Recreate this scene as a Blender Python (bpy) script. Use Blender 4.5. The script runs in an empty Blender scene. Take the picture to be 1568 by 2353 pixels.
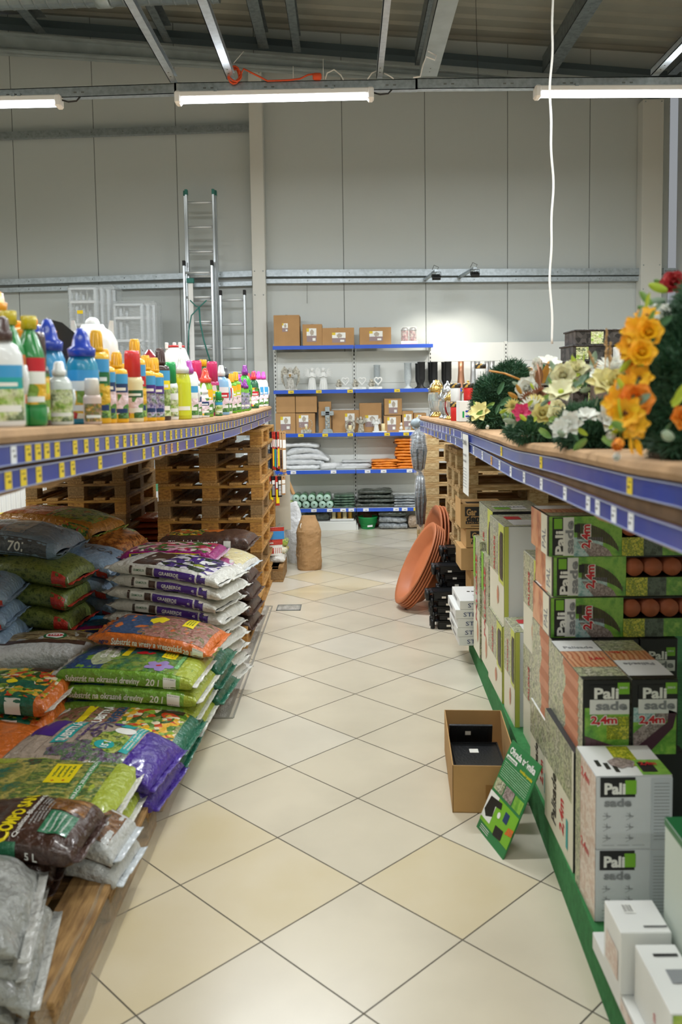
import bpy, bmesh, math, random
from mathutils import Vector, Matrix, noise, geometry
PI = math.pi
S = bpy.context.scene
C = S.collection
R = random.Random(7)

# ---------------------------------------------------------------- camera
FPX, PITCH, ROLL, YAW, EYE = 1964.4, .0757, -.0142, .0079, 1.7245
_cy, _sy = math.cos(YAW), math.sin(YAW)
_r = Vector((_cy, _sy, 0))
_fw = Vector((-_sy*math.cos(PITCH), _cy*math.cos(PITCH), -math.sin(PITCH)))
_up = _r.cross(_fw)
_R = math.cos(ROLL)*_r + math.sin(ROLL)*_up
_U = -math.sin(ROLL)*_r + math.cos(ROLL)*_up
cam = bpy.data.cameras.new('camera')
camo = bpy.data.objects.new('camera', cam); C.objects.link(camo)
M = Matrix(((_R.x, _U.x, -_fw.x, 0), (_R.y, _U.y, -_fw.y, 0), (_R.z, _U.z, -_fw.z, EYE), (0, 0, 0, 1)))
camo.matrix_world = M
cam.sensor_fit = 'VERTICAL'; cam.sensor_height = 36; cam.sensor_width = 24
cam.lens = FPX/2353*36
cam.shift_y = -(1176.5-1053.8)/2353
cam.clip_start = .05
cam.dof.use_dof = True; cam.dof.focus_distance = 6.2; cam.dof.aperture_fstop = 3.2
S.camera = camo

def ray(u, v): return _fw + _R*((u-784)/FPX) + _U*((1053.8-v)/FPX)
def aY(u, v, y):
    d = ray(u, v); return Vector((0, 0, EYE)) + d*(y/d.y)
def aZ(u, v, z=0.):
    d = ray(u, v); return Vector((0, 0, EYE)) + d*((z-EYE)/d.z)
def aX(u, v, x):
    d = ray(u, v); return Vector((0, 0, EYE)) + d*(x/d.x)

# ---------------------------------------------------------------- light and exposure
S.view_settings.view_transform = 'Standard'; S.view_settings.look = 'None'
S.view_settings.gamma = 1; S.view_settings.use_curve_mapping = False
S.view_settings.exposure = 0.34
w = bpy.data.worlds.new('world'); S.world = w; w.use_nodes = True
w.node_tree.nodes['Background'].inputs[0].default_value = (.9, .95, 1, 1)
w.node_tree.nodes['Background'].inputs[1].default_value = .25
def area(name, loc, sx, sy, power, col=(.97, 1, .97), rot=(0, 0, 0), parent=None):
    l = bpy.data.lights.new(name, 'AREA'); l.shape = 'RECTANGLE'; l.size = sx; l.size_y = sy
    l.energy = power; l.color = col
    o = bpy.data.objects.new(name, l); C.objects.link(o); o.location = loc; o.rotation_euler = rot
    if parent: o.parent = parent
    return o
# ceiling luminaires of the hall, out of the frame over the aisle and behind the viewer, then one added unseen light at the back
for X in (-4.2, -.2, 3.2):
    for Y, P in ((3.4, 74), (.2, 40), (-3., 36)):
        area('unseen_hall_light', (X, Y, 4.15), 2.6, .12, P)
area('unseen_hall_light', (-5, 6.4, 4.1), 2.6, .12, 45)
area('unseen_hall_light', (.3, 9.3, 4.6), 6, .12, 30)  # added unseen light without a fixture, brightens the back wall

# ---------------------------------------------------------------- materials
MATS = {}
def lin(c):
    if isinstance(c, str):
        c = tuple(int(c[i:i+2], 16)/255 for i in (0, 2, 4))
    return tuple(((x+.055)/1.055)**2.4 if x > .04045 else x/12.92 for x in c) + (1,)
def mat(key, col='808080', rough=.5, metal=0., var=0., vs=8., bump=0., bs=60., trans=0., alpha=1., emit=0., coat=0., col2=None, stretch=None, sub=0.):
    """plain procedural material; col is an sRGB hex; var mixes in noise darkening; bump adds noise relief"""
    if key in MATS: return MATS[key]
    m = bpy.data.materials.new(key); m.use_nodes = True
    nt = m.node_tree; N = nt.nodes; L = nt.links
    b = N['Principled BSDF']
    c = lin(col)
    b.inputs['Base Color'].default_value = c
    b.inputs['Roughness'].default_value = rough; b.inputs['Metallic'].default_value = metal
    b.inputs['Transmission Weight'].default_value = trans; b.inputs['Alpha'].default_value = alpha
    b.inputs['Coat Weight'].default_value = coat
    if coat: b.inputs['Coat Roughness'].default_value = .12
    if sub: b.inputs['Subsurface Weight'].default_value = sub
    if emit:
        b.inputs['Emission Color'].default_value = c; b.inputs['Emission Strength'].default_value = emit
    if var or bump:
        tc = N.new('ShaderNodeTexCoord'); src = tc.outputs['Object']
        if stretch:
            mp = N.new('ShaderNodeMapping'); mp.inputs['Scale'].default_value = stretch
            L.new(src, mp.inputs[0]); src = mp.outputs[0]
    if var:
        n = N.new('ShaderNodeTexNoise'); n.inputs['Scale'].default_value = vs; n.inputs['Detail'].default_value = 4
        L.new(src, n.inputs['Vector'])
        mx = N.new('ShaderNodeMix'); mx.data_type = 'RGBA'
        mx.inputs['A'].default_value = c
        mx.inputs['B'].default_value = lin(col2) if col2 else tuple(x*(1-var) for x in c[:3]) + (1,)
        cr = N.new('ShaderNodeValToRGB'); cr.color_ramp.elements[0].position = .38; cr.color_ramp.elements[1].position = .66
        L.new(n.outputs['Fac'], cr.inputs[0]); L.new(cr.outputs[0], mx.inputs['Factor'])
        L.new(mx.outputs['Result'], b.inputs['Base Color'])
    if bump:
        n2 = N.new('ShaderNodeTexNoise'); n2.inputs['Scale'].default_value = bs; n2.inputs['Detail'].default_value = 3
        L.new(src, n2.inputs['Vector'])
        bp = N.new('ShaderNodeBump'); bp.inputs['Strength'].default_value = bump; bp.inputs['Distance'].default_value = .035 if coat >= .5 and bs < 40 else .01
        L.new(n2.outputs['Fac'], bp.inputs['Height']); L.new(bp.outputs[0], b.inputs['Normal'])
    MATS[key] = m; return m
def pmat(key, cols, scale=30., rough=.35, kind='noise', coat=.3, stretch=None, bump=0.):
    """printed picture: a hard-edged ramp of several inks over noise or voronoi"""
    if key in MATS: return MATS[key]
    m = bpy.data.materials.new(key); m.use_nodes = True
    nt = m.node_tree; N = nt.nodes; L = nt.links; b = N['Principled BSDF']
    b.inputs['Roughness'].default_value = rough; b.inputs['Coat Weight'].default_value = coat
    b.inputs['Coat Roughness'].default_value = .15
    tc = N.new('ShaderNodeTexCoord'); src = tc.outputs['Object']
    if stretch:
        mp = N.new('ShaderNodeMapping'); mp.inputs['Scale'].default_value = stretch; L.new(src, mp.inputs[0]); src = mp.outputs[0]
    if kind == 'noise':
        n = N.new('ShaderNodeTexNoise'); n.inputs['Detail'].default_value = 5; n.inputs['Roughness'].default_value = .65; out = n.outputs['Fac']
    elif kind == 'vor':
        n = N.new('ShaderNodeTexVoronoi'); out = n.outputs['Color']
    else:
        n = N.new('ShaderNodeTexWave'); n.inputs['Distortion'].default_value = 4; out = n.outputs['Fac']
    n.inputs['Scale'].default_value = scale; L.new(src, n.inputs['Vector'])
    cr = N.new('ShaderNodeValToRGB'); e = cr.color_ramp.elements
    k = len(cols); lo, hi = (.3, .7) if kind == 'noise' else (.05, .9)
    while len(e) < k: e.new(.5)
    for i, c in enumerate(cols):
        e[i].position = lo + (hi-lo)*i/(k-1)
    for i, c in enumerate(cols): e[i].color = lin(c)
    if kind == 'vor': cr.color_ramp.interpolation = 'CONSTANT'
    L.new(out, cr.inputs[0]); L.new(cr.outputs[0], b.inputs['Base Color'])
    if bump or coat == .3:
        bp = N.new('ShaderNodeBump'); bp.inputs['Strength'].default_value = bump or .55; bp.inputs['Distance'].default_value = .01 if bump else .035
        if not bump:
            n2 = N.new('ShaderNodeTexNoise'); n2.inputs['Scale'].default_value = 34; n2.inputs['Detail'].default_value = 3; L.new(tc.outputs['Object'], n2.inputs['Vector']); out = n2.outputs['Fac']
        L.new(out, bp.inputs['Height']); L.new(bp.outputs[0], b.inputs['Normal'])
    MATS[key] = m; return m
def clear(key, col='ffffff', rough=.15, amount=.25):
    """thin clear film: mostly transparent, with a glossy skin"""
    if key in MATS: return MATS[key]
    m = bpy.data.materials.new(key); m.use_nodes = True
    nt = m.node_tree; N = nt.nodes; L = nt.links; N.clear()
    o = N.new('ShaderNodeOutputMaterial'); t = N.new('ShaderNodeBsdfTransparent'); p = N.new('ShaderNodeBsdfPrincipled')
    p.inputs['Base Color'].default_value = lin(col); p.inputs['Roughness'].default_value = rough; p.inputs['Specular IOR Level'].default_value = .9
    n = N.new('ShaderNodeTexNoise'); n.inputs['Scale'].default_value = 18; n.inputs['Detail'].default_value = 4
    tc = N.new('ShaderNodeTexCoord'); mp = N.new('ShaderNodeMapping'); mp.inputs['Scale'].default_value = (1, 1, 3.); L.new(tc.outputs['Object'], mp.inputs[0]); L.new(mp.outputs[0], n.inputs['Vector'])
    bp = N.new('ShaderNodeBump'); bp.inputs['Strength'].default_value = .8; bp.inputs['Distance'].default_value = .02
    L.new(n.outputs['Fac'], bp.inputs['Height']); L.new(bp.outputs[0], p.inputs['Normal'])
    mx = N.new('ShaderNodeMixShader'); mx.inputs[0].default_value = amount
    L.new(t.outputs[0], mx.inputs[1]); L.new(p.outputs[0], mx.inputs[2]); L.new(mx.outputs[0], o.inputs[0])
    MATS[key] = m; return m

# ---------------------------------------------------------------- mesh building
class MB:
    def __init__(s): s.v = []; s.f = []; s.m = []; s.s = []; s.mats = []
    def mi(s, m):
        if m not in s.mats: s.mats.append(m)
        return s.mats.index(m)
    def add(s, vs, fs, m, smooth=False, M=None):
        b = len(s.v); k = s.mi(m)
        s.v += [tuple(M @ Vector(v)) if M else tuple(v) for v in vs]
        for f in fs: s.f.append([b+i for i in f]); s.m.append(k); s.s.append(smooth)
        return s
    def box(s, x0, y0, z0, x1, y1, z1, m, b=0., M=None):
        if x0 > x1: x0, x1 = x1, x0
        if y0 > y1: y0, y1 = y1, y0
        if z0 > z1: z0, z1 = z1, z0
        c = Vector(((x0+x1)/2, (y0+y1)/2, (z0+z1)/2)); h = Vector(((x1-x0)/2, (y1-y0)/2, (z1-z0)/2))
        if b <= 0:
            vs = [(x, y, z) for z in (z0, z1) for y in (y0, y1) for x in (x0, x1)]
            fs = [(0, 2, 3, 1), (4, 5, 7, 6), (0, 1, 5, 4), (1, 3, 7, 5), (3, 2, 6, 7), (2, 0, 4, 6)]
            return s.add(vs, fs, m, False, M)
        b = min(b, h.x*.9, h.y*.9, h.z*.9)
        vs = []; ix = {}
        for sx in (-1, 1):
            for sy in (-1, 1):
                for sz in (-1, 1):
                    for a in range(3):
                        d = [h.x-b, h.y-b, h.z-b]; d[a] += b
                        ix[sx, sy, sz, a] = len(vs); vs.append((c.x+sx*d[0], c.y+sy*d[1], c.z+sz*d[2]))
        fs = []
        for a in range(3):
            o = [i for i in range(3) if i != a]
            for sg in (-1, 1):
                q = []
                for p, r in ((-1, -1), (1, -1), (1, 1), (-1, 1)):
                    t = [0, 0, 0]; t[a] = sg; t[o[0]] = p; t[o[1]] = r; q.append(ix[t[0], t[1], t[2], a])
                fs.append(q)
            for p in (-1, 1):
                for r in (-1, 1):
                    t = [0, 0, 0]; t[o[0]] = p; t[o[1]] = r
                    t[a] = -1; q1 = (ix[t[0], t[1], t[2], o[0]], ix[t[0], t[1], t[2], o[1]])
                    t[a] = 1; q2 = (ix[t[0], t[1], t[2], o[1]], ix[t[0], t[1], t[2], o[0]])
                    fs.append(list(q1+q2))
        for sx in (-1, 1):
            for sy in (-1, 1):
                for sz in (-1, 1): fs.append([ix[sx, sy, sz, a] for a in range(3)])
        V = [Vector(v) for v in vs]
        for f in fs:
            n = (V[f[1]]-V[f[0]]).cross(V[f[2]]-V[f[0]]); g = sum((V[i] for i in f), Vector())/len(f) - c
            if n.dot(g) < 0: f.reverse()
        return s.add(vs, fs, m, False, M)
    def lathe(s, prof, m, seg=20, M=None, sx=1., sy=1., smooth=True, cap=True):
        """prof: (r, z) list bottom to top"""
        vs = []; fs = []
        n = len(prof)
        for r, z in prof:
            for k in range(seg):
                a = 2*PI*k/seg; vs.append((r*math.cos(a)*sx, r*math.sin(a)*sy, z))
        for i in range(n-1):
            for k in range(seg):
                k2 = (k+1) % seg; fs.append((i*seg+k, i*seg+k2, (i+1)*seg+k2, (i+1)*seg+k))
        if cap:
            if prof[0][0] > 1e-4: fs.append(tuple(range(seg-1, -1, -1)))
            if prof[-1][0] > 1e-4: fs.append(tuple((n-1)*seg+k for k in range(seg)))
        return s.add(vs, fs, m, smooth, M)
    def cyl(s, p, q, r, m, seg=12, r2=None, smooth=True):
        p = Vector(p); q = Vector(q); d = q-p
        Mx = Matrix.Translation(p) @ d.to_track_quat('Z', 'Y').to_matrix().to_4x4()
        return s.lathe([(r, 0), (r if r2 is None else r2, d.length)], m, seg, Mx, smooth=smooth)
    def tube(s, pts, r, m, seg=8, closed=False):
        pts = [Vector(p) for p in pts]; n = len(pts); vs = []; fs = []
        up = Vector((0, 0, 1)); prev = None
        for i, p in enumerate(pts):
            t = (pts[(i+1) % n if closed else min(i+1, n-1)] - pts[i-1 if (i or closed) else 0]).normalized()
            if prev is None:
                a = t.cross(up)
                if a.length < .05: a = t.cross(Vector((1, 0, 0)))
                a.normalize()
            else:
                a = (prev - t*prev.dot(t)).normalized()
            prev = a; bb = t.cross(a)
            rr = r(i/(n-1)) if callable(r) else r
            for k in range(seg):
                an = 2*PI*k/seg; vs.append(p + (a*math.cos(an)+bb*math.sin(an))*rr)
        for i in range(n if closed else n-1):
            j = (i+1) % n
            for k in range(seg):
                k2 = (k+1) % seg; fs.append((i*seg+k, i*seg+k2, j*seg+k2, j*seg+k))
        if not closed: fs.append(tuple(range(seg-1, -1, -1))); fs.append(tuple((n-1)*seg+k for k in range(seg)))
        return s.add(vs, fs, m, True, None)
    def prism(s, poly, y0, y1, m, M=None):
        """poly in (x, z), extruded along y"""
        n = len(poly); vs = [(x, y0, z) for x, z in poly]+[(x, y1, z) for x, z in poly]
        fs = [tuple(range(n)), tuple(range(2*n-1, n-1, -1))]+[(i, i+n, (i+1) % n+n, (i+1) % n) for i in range(n)]
        return s.add(vs, fs, m, False, M)
    def quad(s, a, b, c, d, m, M=None): return s.add([a, b, c, d], [(0, 1, 2, 3)], m, False, M)
    def ball(s, c, r, m, seg=12, rings=8, sc=(1, 1, 1), M=None):
        prof = [(r*math.sin(PI*i/rings), -r*math.cos(PI*i/rings)) for i in range(rings+1)]
        prof[0] = (1e-5, -r); prof[-1] = (1e-5, r)
        T = Matrix.Translation(c) @ Matrix.Diagonal((*sc, 1))
        return s.lathe(prof, m, seg, (M @ T) if M else T)
    def obj(s, name, parent=None, loc=(0, 0, 0), rot=(0, 0, 0)):
        me = bpy.data.meshes.new(name); me.from_pydata(s.v, [], s.f)
        for m in s.mats: me.materials.append(m)
        me.polygons.foreach_set('material_index', s.m); me.polygons.foreach_set('use_smooth', s.s)
        me.update()
        o = bpy.data.objects.new(name, me); C.objects.link(o); o.location = loc; o.rotation_euler = rot
        if parent: o.parent = parent
        return o
def tag(o, label=None, cat=None, group=None, kind=None):
    if label: o['label'] = label
    if cat: o['category'] = cat
    if group: o['group'] = group
    if kind: o['kind'] = kind
    return o
def thing(name, label, cat, loc=(0, 0, 0), rz=0., group=None, rot=None):
    o = bpy.data.objects.new(name, None); C.objects.link(o); o.empty_display_size = .1
    o.location = loc; o.rotation_euler = rot or (0, 0, rz); return tag(o, label, cat, group)
def dup(o, loc=None, rot=None, label=None, group=None, par=None):
    c = o.copy(); C.objects.link(c)
    if par: c.parent = par
    if loc is not None: c.location = loc
    if rot is not None: c.rotation_euler = rot
    if label: c['label'] = label
    if group: c['group'] = group
    for ch in list(o.children): dup(ch, par=c)
    return c
_txt = {}
def text2d(st, bold=0.):
    """triangulated flat lettering, height of a capital about 1, centred; returns verts, faces, width"""
    if (st, bold) in _txt: return _txt[st, bold]
    cu = bpy.data.curves.new('t', 'FONT'); cu.body = st; cu.resolution_u = 2; cu.offset = bold; cu.size = 1.42
    cu.align_x = 'CENTER'
    o = bpy.data.objects.new('t', cu); C.objects.link(o)
    dg = bpy.context.evaluated_depsgraph_get(); dg.update()
    me = bpy.data.meshes.new_from_object(o.evaluated_get(dg))
    vs = [(v.co.x, v.co.y) for v in me.vertices]; fs = [tuple(p.vertices) for p in me.polygons]
    bpy.data.objects.remove(o); bpy.data.curves.remove(cu); bpy.data.meshes.remove(me)
    xs = [v[0] for v in vs] or [0]; c = (min(xs)+max(xs))/2
    vs = [(x-c, y-.5) for x, y in vs]
    _txt[st, bold] = (vs, fs, max(xs)-min(xs)); return _txt[st, bold]
def lettering(mb, st, fn, m, h=.02, at=(0, 0), rot=0., bold=.02, wid=None, shear=0.):
    """map flat lettering through fn(a, b) -> 3D point (a across, b up, metres)"""
    vs, fs, W = text2d(st, bold)
    if not W: return
    sx = h if wid is None else wid/W
    c, s_ = math.cos(rot), math.sin(rot)
    out = []
    for x, y in vs:
        x2 = (x+shear*y)*sx; y2 = y*h
        out.append(fn(at[0]+c*x2-s_*y2, at[1]+s_*x2+c*y2))
    mb.add(out, fs, m)
def plane_fn(o, ux, uy, n, off=.0008):
    o = Vector(o); ux = Vector(ux).normalized(); uy = Vector(uy).normalized(); n = Vector(n).normalized()
    return lambda a, b: o + ux*a + uy*b + n*off
# ---------------------------------------------------------------- shell
galv = mat('galvanised', 'b4bdc2', .38, .85, var=.25, vs=30)
galv_d = mat('galvanised_dull', '8d979b', .5, .7, var=.3, vs=20)
white_pl = mat('white_plastic', 'f2f2f0', .4)
def structure(o): o['kind'] = 'structure'; return o
WY = 11.25
def panel_material(key, axis, col):
    """pale sandwich panel: seam every metre, fine micro-ribs"""
    m = mat(key, col, .42); nt = m.node_tree; N = nt.nodes; L = nt.links; b = N['Principled BSDF']
    tc = N.new('ShaderNodeTexCoord'); sp = N.new('ShaderNodeSeparateXYZ'); L.new(tc.outputs['Object'], sp.inputs[0])
    mul = N.new('ShaderNodeMath'); mul.operation = 'MULTIPLY'; mul.inputs[1].default_value = 1/.053*2*PI; L.new(sp.outputs[axis], mul.inputs[0])
    si = N.new('ShaderNodeMath'); si.operation = 'SINE'; L.new(mul.outputs[0], si.inputs[0])
    pw = N.new('ShaderNodeMath'); pw.operation = 'GREATER_THAN'; pw.inputs[1].default_value = .93; L.new(si.outputs[0], pw.inputs[0])
    bp = N.new('ShaderNodeBump'); bp.inputs['Strength'].default_value = .22; bp.inputs['Distance'].default_value = .003
    L.new(pw.outputs[0], bp.inputs['Height']); L.new(bp.outputs[0], b.inputs['Normal'])
    return m
wallm = panel_material('wall_panel', 'X', 'cad0ce')
wallm2 = panel_material('wall_panel_side', 'Y', 'c6c9c4')
seam = mat('seam', '6d716f', .7)
# back wall as separate upright panels with recessed seams, one mesh
XS = [aY(u, 450, WY).x for u in (34.5, 220, 408, 590, 788, 977.5, 1167, 1355.5)]
XS = [XS[0]-5, XS[0]-4, XS[0]-3, XS[0]-2, XS[0]-1] + XS + [XS[-1]+1.02]
mb = MB()
for a, b in zip(XS, XS[1:]):
    mb.box(a+.004, WY, 0, b-.004, WY+.08, 6.6, wallm, .003)
mb.box(XS[0], WY+.004, 0, XS[-1], WY+.1, 6.6, seam)
structure(mb.obj('wall_back'))
RX = 4.28
mb = MB(); y = WY
for i in range(18):
    mb.box(RX, y-1.04+.004, 0, RX+.08, y-.004, 6.4, wallm2, .003); y -= 1.04
mb.box(RX+.004, y, 0, RX+.1, WY, 6.4, seam); structure(mb.obj('wall_right'))
mb = MB(); mb.box(-8.1, -7.5, 0, -8, WY, 7, wallm2); structure(mb.obj('wall_left'))
mb = MB(); mb.box(-8, -7.6, 0, RX, -7.5, 7, wallm); structure(mb.obj('wall_front'))

# floor: diagonal 45 cm tiles, a few of them yellower than the rest
tileA = mat('floor_tile', 'd6ccb6', .26, var=.10, vs=2.2, bump=.03, bs=9)
tileB = mat('floor_tile_yellow', 'd4c7aa', .28, var=.12, vs=2.5, col2='cfc09c', bump=.03, bs=9)
tileC = mat('floor_tile_pale', 'd9d1bf', .26, var=.08, vs=2.2, bump=.03, bs=9)
grout = mat('grout', '6e675c', .9, var=.3, vs=3)
H2 = .3182
def tv(i, j): return (.0237+i*H2, 2.26+j*H2)
YEL = {(-1, 2), (-2, 3), (1, 2), (-2, 1), (-3, 2), (-3, 0), (-1, 16), (0, 17), (-1, 18), (-3, 2)}
mb = MB()
for j in range(-34, 32):
    for i in range(-28, 16):
        if (i+j) % 2 == 0: continue
        cx, cy = tv(i, j)
        if cy > WY+.2 or cx > RX+.2 or cx < -8.2: continue
        g = H2-.0035
        rr = random.Random(i*97+j*13).random()
        m = tileB if (i, j) in YEL or rr < .03 and j > 9 else (tileC if rr > .6 else tileA)
        mb.add([(cx-g, cy, 0), (cx, cy-g, 0), (cx+g, cy, 0), (cx, cy+g, 0)], [(0, 1, 2, 3)], m)
mb.quad((-8, -7.5, -.002), (RX, -7.5, -.002), (RX, WY, -.002), (-8, WY, -.002), grout)
mb.box(-8, -7.5, -.1, RX, WY, -.004, grout)
structure(mb.obj('floor'))

# roof: ribbed sheet falling to the right, ribs across the hall
roofm = mat('roof_sheet', '9c9d92', .55, var=.12, vs=2)
sl = -.078
def rz(x): return 6.62 + (x+4.2)*sl
mb = MB(); vs = []; fs = []; y = WY+.1
prof = []
while y > -7.6:
    prof += [(y, 0), (y-.16, 0), (y-.19, .035), (y-.27, .035)]; y -= .30
for y, dz in prof:
    vs += [(-8.1, y, rz(-8.1)+dz), (RX+.1, y, rz(RX+.1)+dz)]
for k in range(len(prof)-1): fs.append((2*k, 2*k+1, 2*k+3, 2*k+2))
mb.add(vs, fs, roofm)
mb.add([(x, y, rz(x)+.12) for x, y in ((-8.1, WY+.1), (RX+.1, WY+.1), (RX+.1, -7.6), (-8.1, -7.6))], [(0, 1, 2, 3)], roofm)
structure(mb.obj('ceiling'))
# dark flashing between wall top and roof
fl = mat('flashing', '59666d', .45, .6)
mb = MB()
p, q = aY(-60, 40, 11.1), aY(1560, 172, 11.1)
mb.prism([(p.x, p.z), (q.x, q.z), (q.x, q.z-.07), (p.x, p.z-.09)], 11.0, 11.2, fl)
structure(mb.obj('trim_1'))
# rafter against the back wall
steel_l = mat('grey_painted_steel', 'a9b3b5', .45, .4, var=.15, vs=6)
mb = MB()
p, q = aY(-60, 68, 10.75), aY(1330, 186, 10.75); p2, q2 = aY(-60, 112, 10.75), aY(1330, 200, 10.75)
mb.prism([(p.x, p.z), (q.x, q.z), (q2.x, q2.z), (p2.x, p2.z)], 10.82, 10.84, steel_l)
mb.prism([(p2.x, p2.z+.02), (q2.x, q2.z+.02), (q2.x, q2.z), (p2.x, p2.z)], 10.74, 10.92, steel_l)
mb.prism([(p.x, p.z), (q.x, q.z), (q.x, q.z-.02), (p.x, p.z-.02)], 10.74, 10.92, steel_l)
tag(mb.obj('rafter'), 'grey steel rafter under the roof along the back wall', 'roof beam')
# columns
colm = mat('column_white', 'dcdcd5', .5)
def column(name, ua, ub, vt, y, label):
    a = aY(ua, 450, y); b = aY(ub, 450, y); t = aY(ua, vt, y).z
    mb = MB(); mb.box(a.x, y, 0, b.x, y+.19, t, colm, .004)
    for z in (t-.03, 3.0, 3.3): mb.cyl((a.x+.03, y+.001, z), (a.x+.03, y-.006, z), .008, galv, 6); mb.cyl((b.x-.03, y+.001, z), (b.x-.03, y-.006, z), .008, galv, 6)
    return tag(mb.obj(name), label, 'column')
column('column', 576, 606.5, 163, 11.05, 'white steel column on the back wall left of the shelving')
column('column', 1476, 1524, 228, 11.05, 'wide white steel column in the right corner of the back wall')
# galvanised girts
def girt(u0, v0, u1, v1, h, y, label, d=.07):
    a = aY(u0, v0, y); b = aY(u1, v1, y); mb = MB(); t = .006
    def bar(y0, y1, z0, z1):
        mb.prism([(a.x, a.z-z0), (b.x, b.z-z0), (b.x, b.z-z1), (a.x, a.z-z1)], y0, y1, galv)
    bar(y-.003, y, 0, h); bar(y, y+d, 0, t); bar(y, y+d, h-t, h)
    for k in range(1, 9):
        f = k/9; x = a.x+(b.x-a.x)*f; z = a.z+(b.z-a.z)*f - h/2
        mb.cyl((x, y-.004, z), (x, y, z), .007, seam, 6)
    return tag(mb.obj('wall_rail'), label, 'rail', None)
girt(-80, 645, 579, 622, .072, 11.12, 'upper galvanised steel rail on the wall behind the ladders')
girt(-80, 664, 579, 646, .055, 11.14, 'lower galvanised steel rail on the wall behind the ladders')
girt(-80, 306, 573, 284, .085, 11.12, 'high galvanised rail on the upper left of the back wall')
girt(612, 620, 1474, 616, .085, 11.12, 'upper galvanised steel rail on the wall right of the column')
girt(612, 641, 1474, 635, .055, 11.14, 'lower galvanised steel rail on the wall right of the column')
girt(1526, 616, 1556, 616, .07, 11.12, 'short galvanised rail end in the right corner past the wide column')

# cross beam with the lamps, Y = BY
BY = 6.47
def channel(u0, v0, u1, v1, label, y=BY, h=.075, d=.06):
    a = aY(u0, v0, y); b = aY(u1, v1, y); mb = MB(); t = .005
    def bar(y0, y1, z0, z1):
        mb.prism([(a.x, a.z-z0), (b.x, b.z-z0), (b.x, b.z-z1), (a.x, a.z-z1)], y0, y1, galv)
    bar(y, y+.004, 0, h); bar(y, y+d, 0, t); bar(y, y+d, h-t, h)
    n = int((b.x-a.x)/.4)
    for k in range(n):
        for dx in (0, .055):
            f = (k+.5)/n; x = a.x+(b.x-a.x)*f+dx; z = a.z+(b.z-a.z)*f-h*.55
            mb.box(x-.011, y-.0015, z-.005, x+.011, y+.001, z+.005, seam)
    tag(mb.obj('cross_beam'), label, 'roof beam')
    return lambda u: a.z+(b.z-a.z)*((aY(u, 200, y).x-a.x)/(b.x-a.x))
channel(-60, 207, 405, 191, 'left length of the galvanised cross beam carrying the tube lights')
channel(400, 190, 960, 181, 'middle length of the galvanised cross beam above the central tube light')
channel(955, 180, 1640, 175, 'right length of the galvanised cross beam above the right tube light')
led = mat('led_diffuser', 'f4f8ff', .3, emit=11.)
def tube_light(u0, v0, u1, v1, label, P, lens0=True, lens1=True):
    a = aY(u0, v0, BY); b = aY(u1, v1, BY); L_ = (b-a).length; yr = -math.atan2(b.z-a.z, b.x-a.x)
    t = thing('tube_light', label, 'light', a, rot=(0, yr, 0))
    mb = MB(); mb.box(0, -.03, -.045, L_, .05, 0, white_pl, .008); mb.obj('housing', t)
    for x0, x1 in ((-.004, .045), (L_-.045, L_+.004)):
        mb = MB(); mb.box(x0, -.038, -.088, x1, .058, .003, white_pl, .012); mb.obj('end_cap', t)
    mb = MB()
    pr = [(.035*math.sin(x)+.01, -.044-.036*math.cos(x)) for x in [(-PI/2)+PI*i/8 for i in range(9)]]
    vs = [(x, y, z) for x in (.046, L_-.046) for y, z in pr]; n = 9
    mb.add(vs, [(i, i+1, n+i+1, n+i) for i in range(n-1)], led, True); mb.obj('diffuser', t)
    area('lamp_glow', (L_/2, .01, -.086), L_-.1, .07, P, (.93, .97, 1), parent=t)
    mb = MB(); mb.tube([(L_+.0, .01, -.03), (L_+.05, .01, -.045), (L_+.11, .01, -.04), (L_+.15, .01, 0)], .006, mat('black_cable', '202122', .5), 6); mb.obj('cable', t)
    for x in (.3, L_-.3):
        mb = MB(); mb.box(x-.012, -.034, -.01, x+.012, .054, .012, galv); mb.obj('clip', t)
tube_light(-60, 223, 140, 219, 'tube light on the cross beam cut off by the left edge of the photo', 55)
tube_light(403, 212, 858, 202, 'whole glowing tube light on the middle of the cross beam', 78)
tube_light(1230, 198, 1680, 196, 'tube light at the right end of the cross beam behind the hanging cable', 78)

# beams running toward the viewer
def ybeam(u, v, y0, y1, wd, h, m, label, name='roof_purlin', dz=0.):
    p = aY(u, v, y0); mb = MB(); t = .005
    x = p.x; z = p.z
    mb.box(x-wd/2, y1, z, x-wd/2+t, y0, z+h, m); mb.box(x-wd/2, y1, z, x+wd/2, y0, z+t, m); mb.box(x-wd/2, y1, z+h-t, x+wd/2, y0, z+h, m)
    for k in range(3):
        for dy in (.12, .2): mb.cyl((x, y0-dy-k*1.6, z-.0015), (x, y0-dy-k*1.6, z+.001), .007, seam, 6)
    return tag(mb.obj(name), label, 'roof beam')
bright = mat('galvanised_bright', 'ccd4d8', .3, .8, var=.15, vs=25)
for u, v, wd, lab in ((400, 190, .055, 'light metal strut meeting the cross beam left of the orange cable'), (531, 183, .06, 'shiny metal strut meeting the cross beam beside the coiled orange cable'),
                      (872, 180, .045, 'thin metal strut meeting the cross beam right of centre'), (1505, 174, .06, 'shiny metal strut meeting the cross beam at the far right')):
    ybeam(u, v, BY+.03, -2, wd, .05, bright, lab, 'ceiling_strut')
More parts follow.
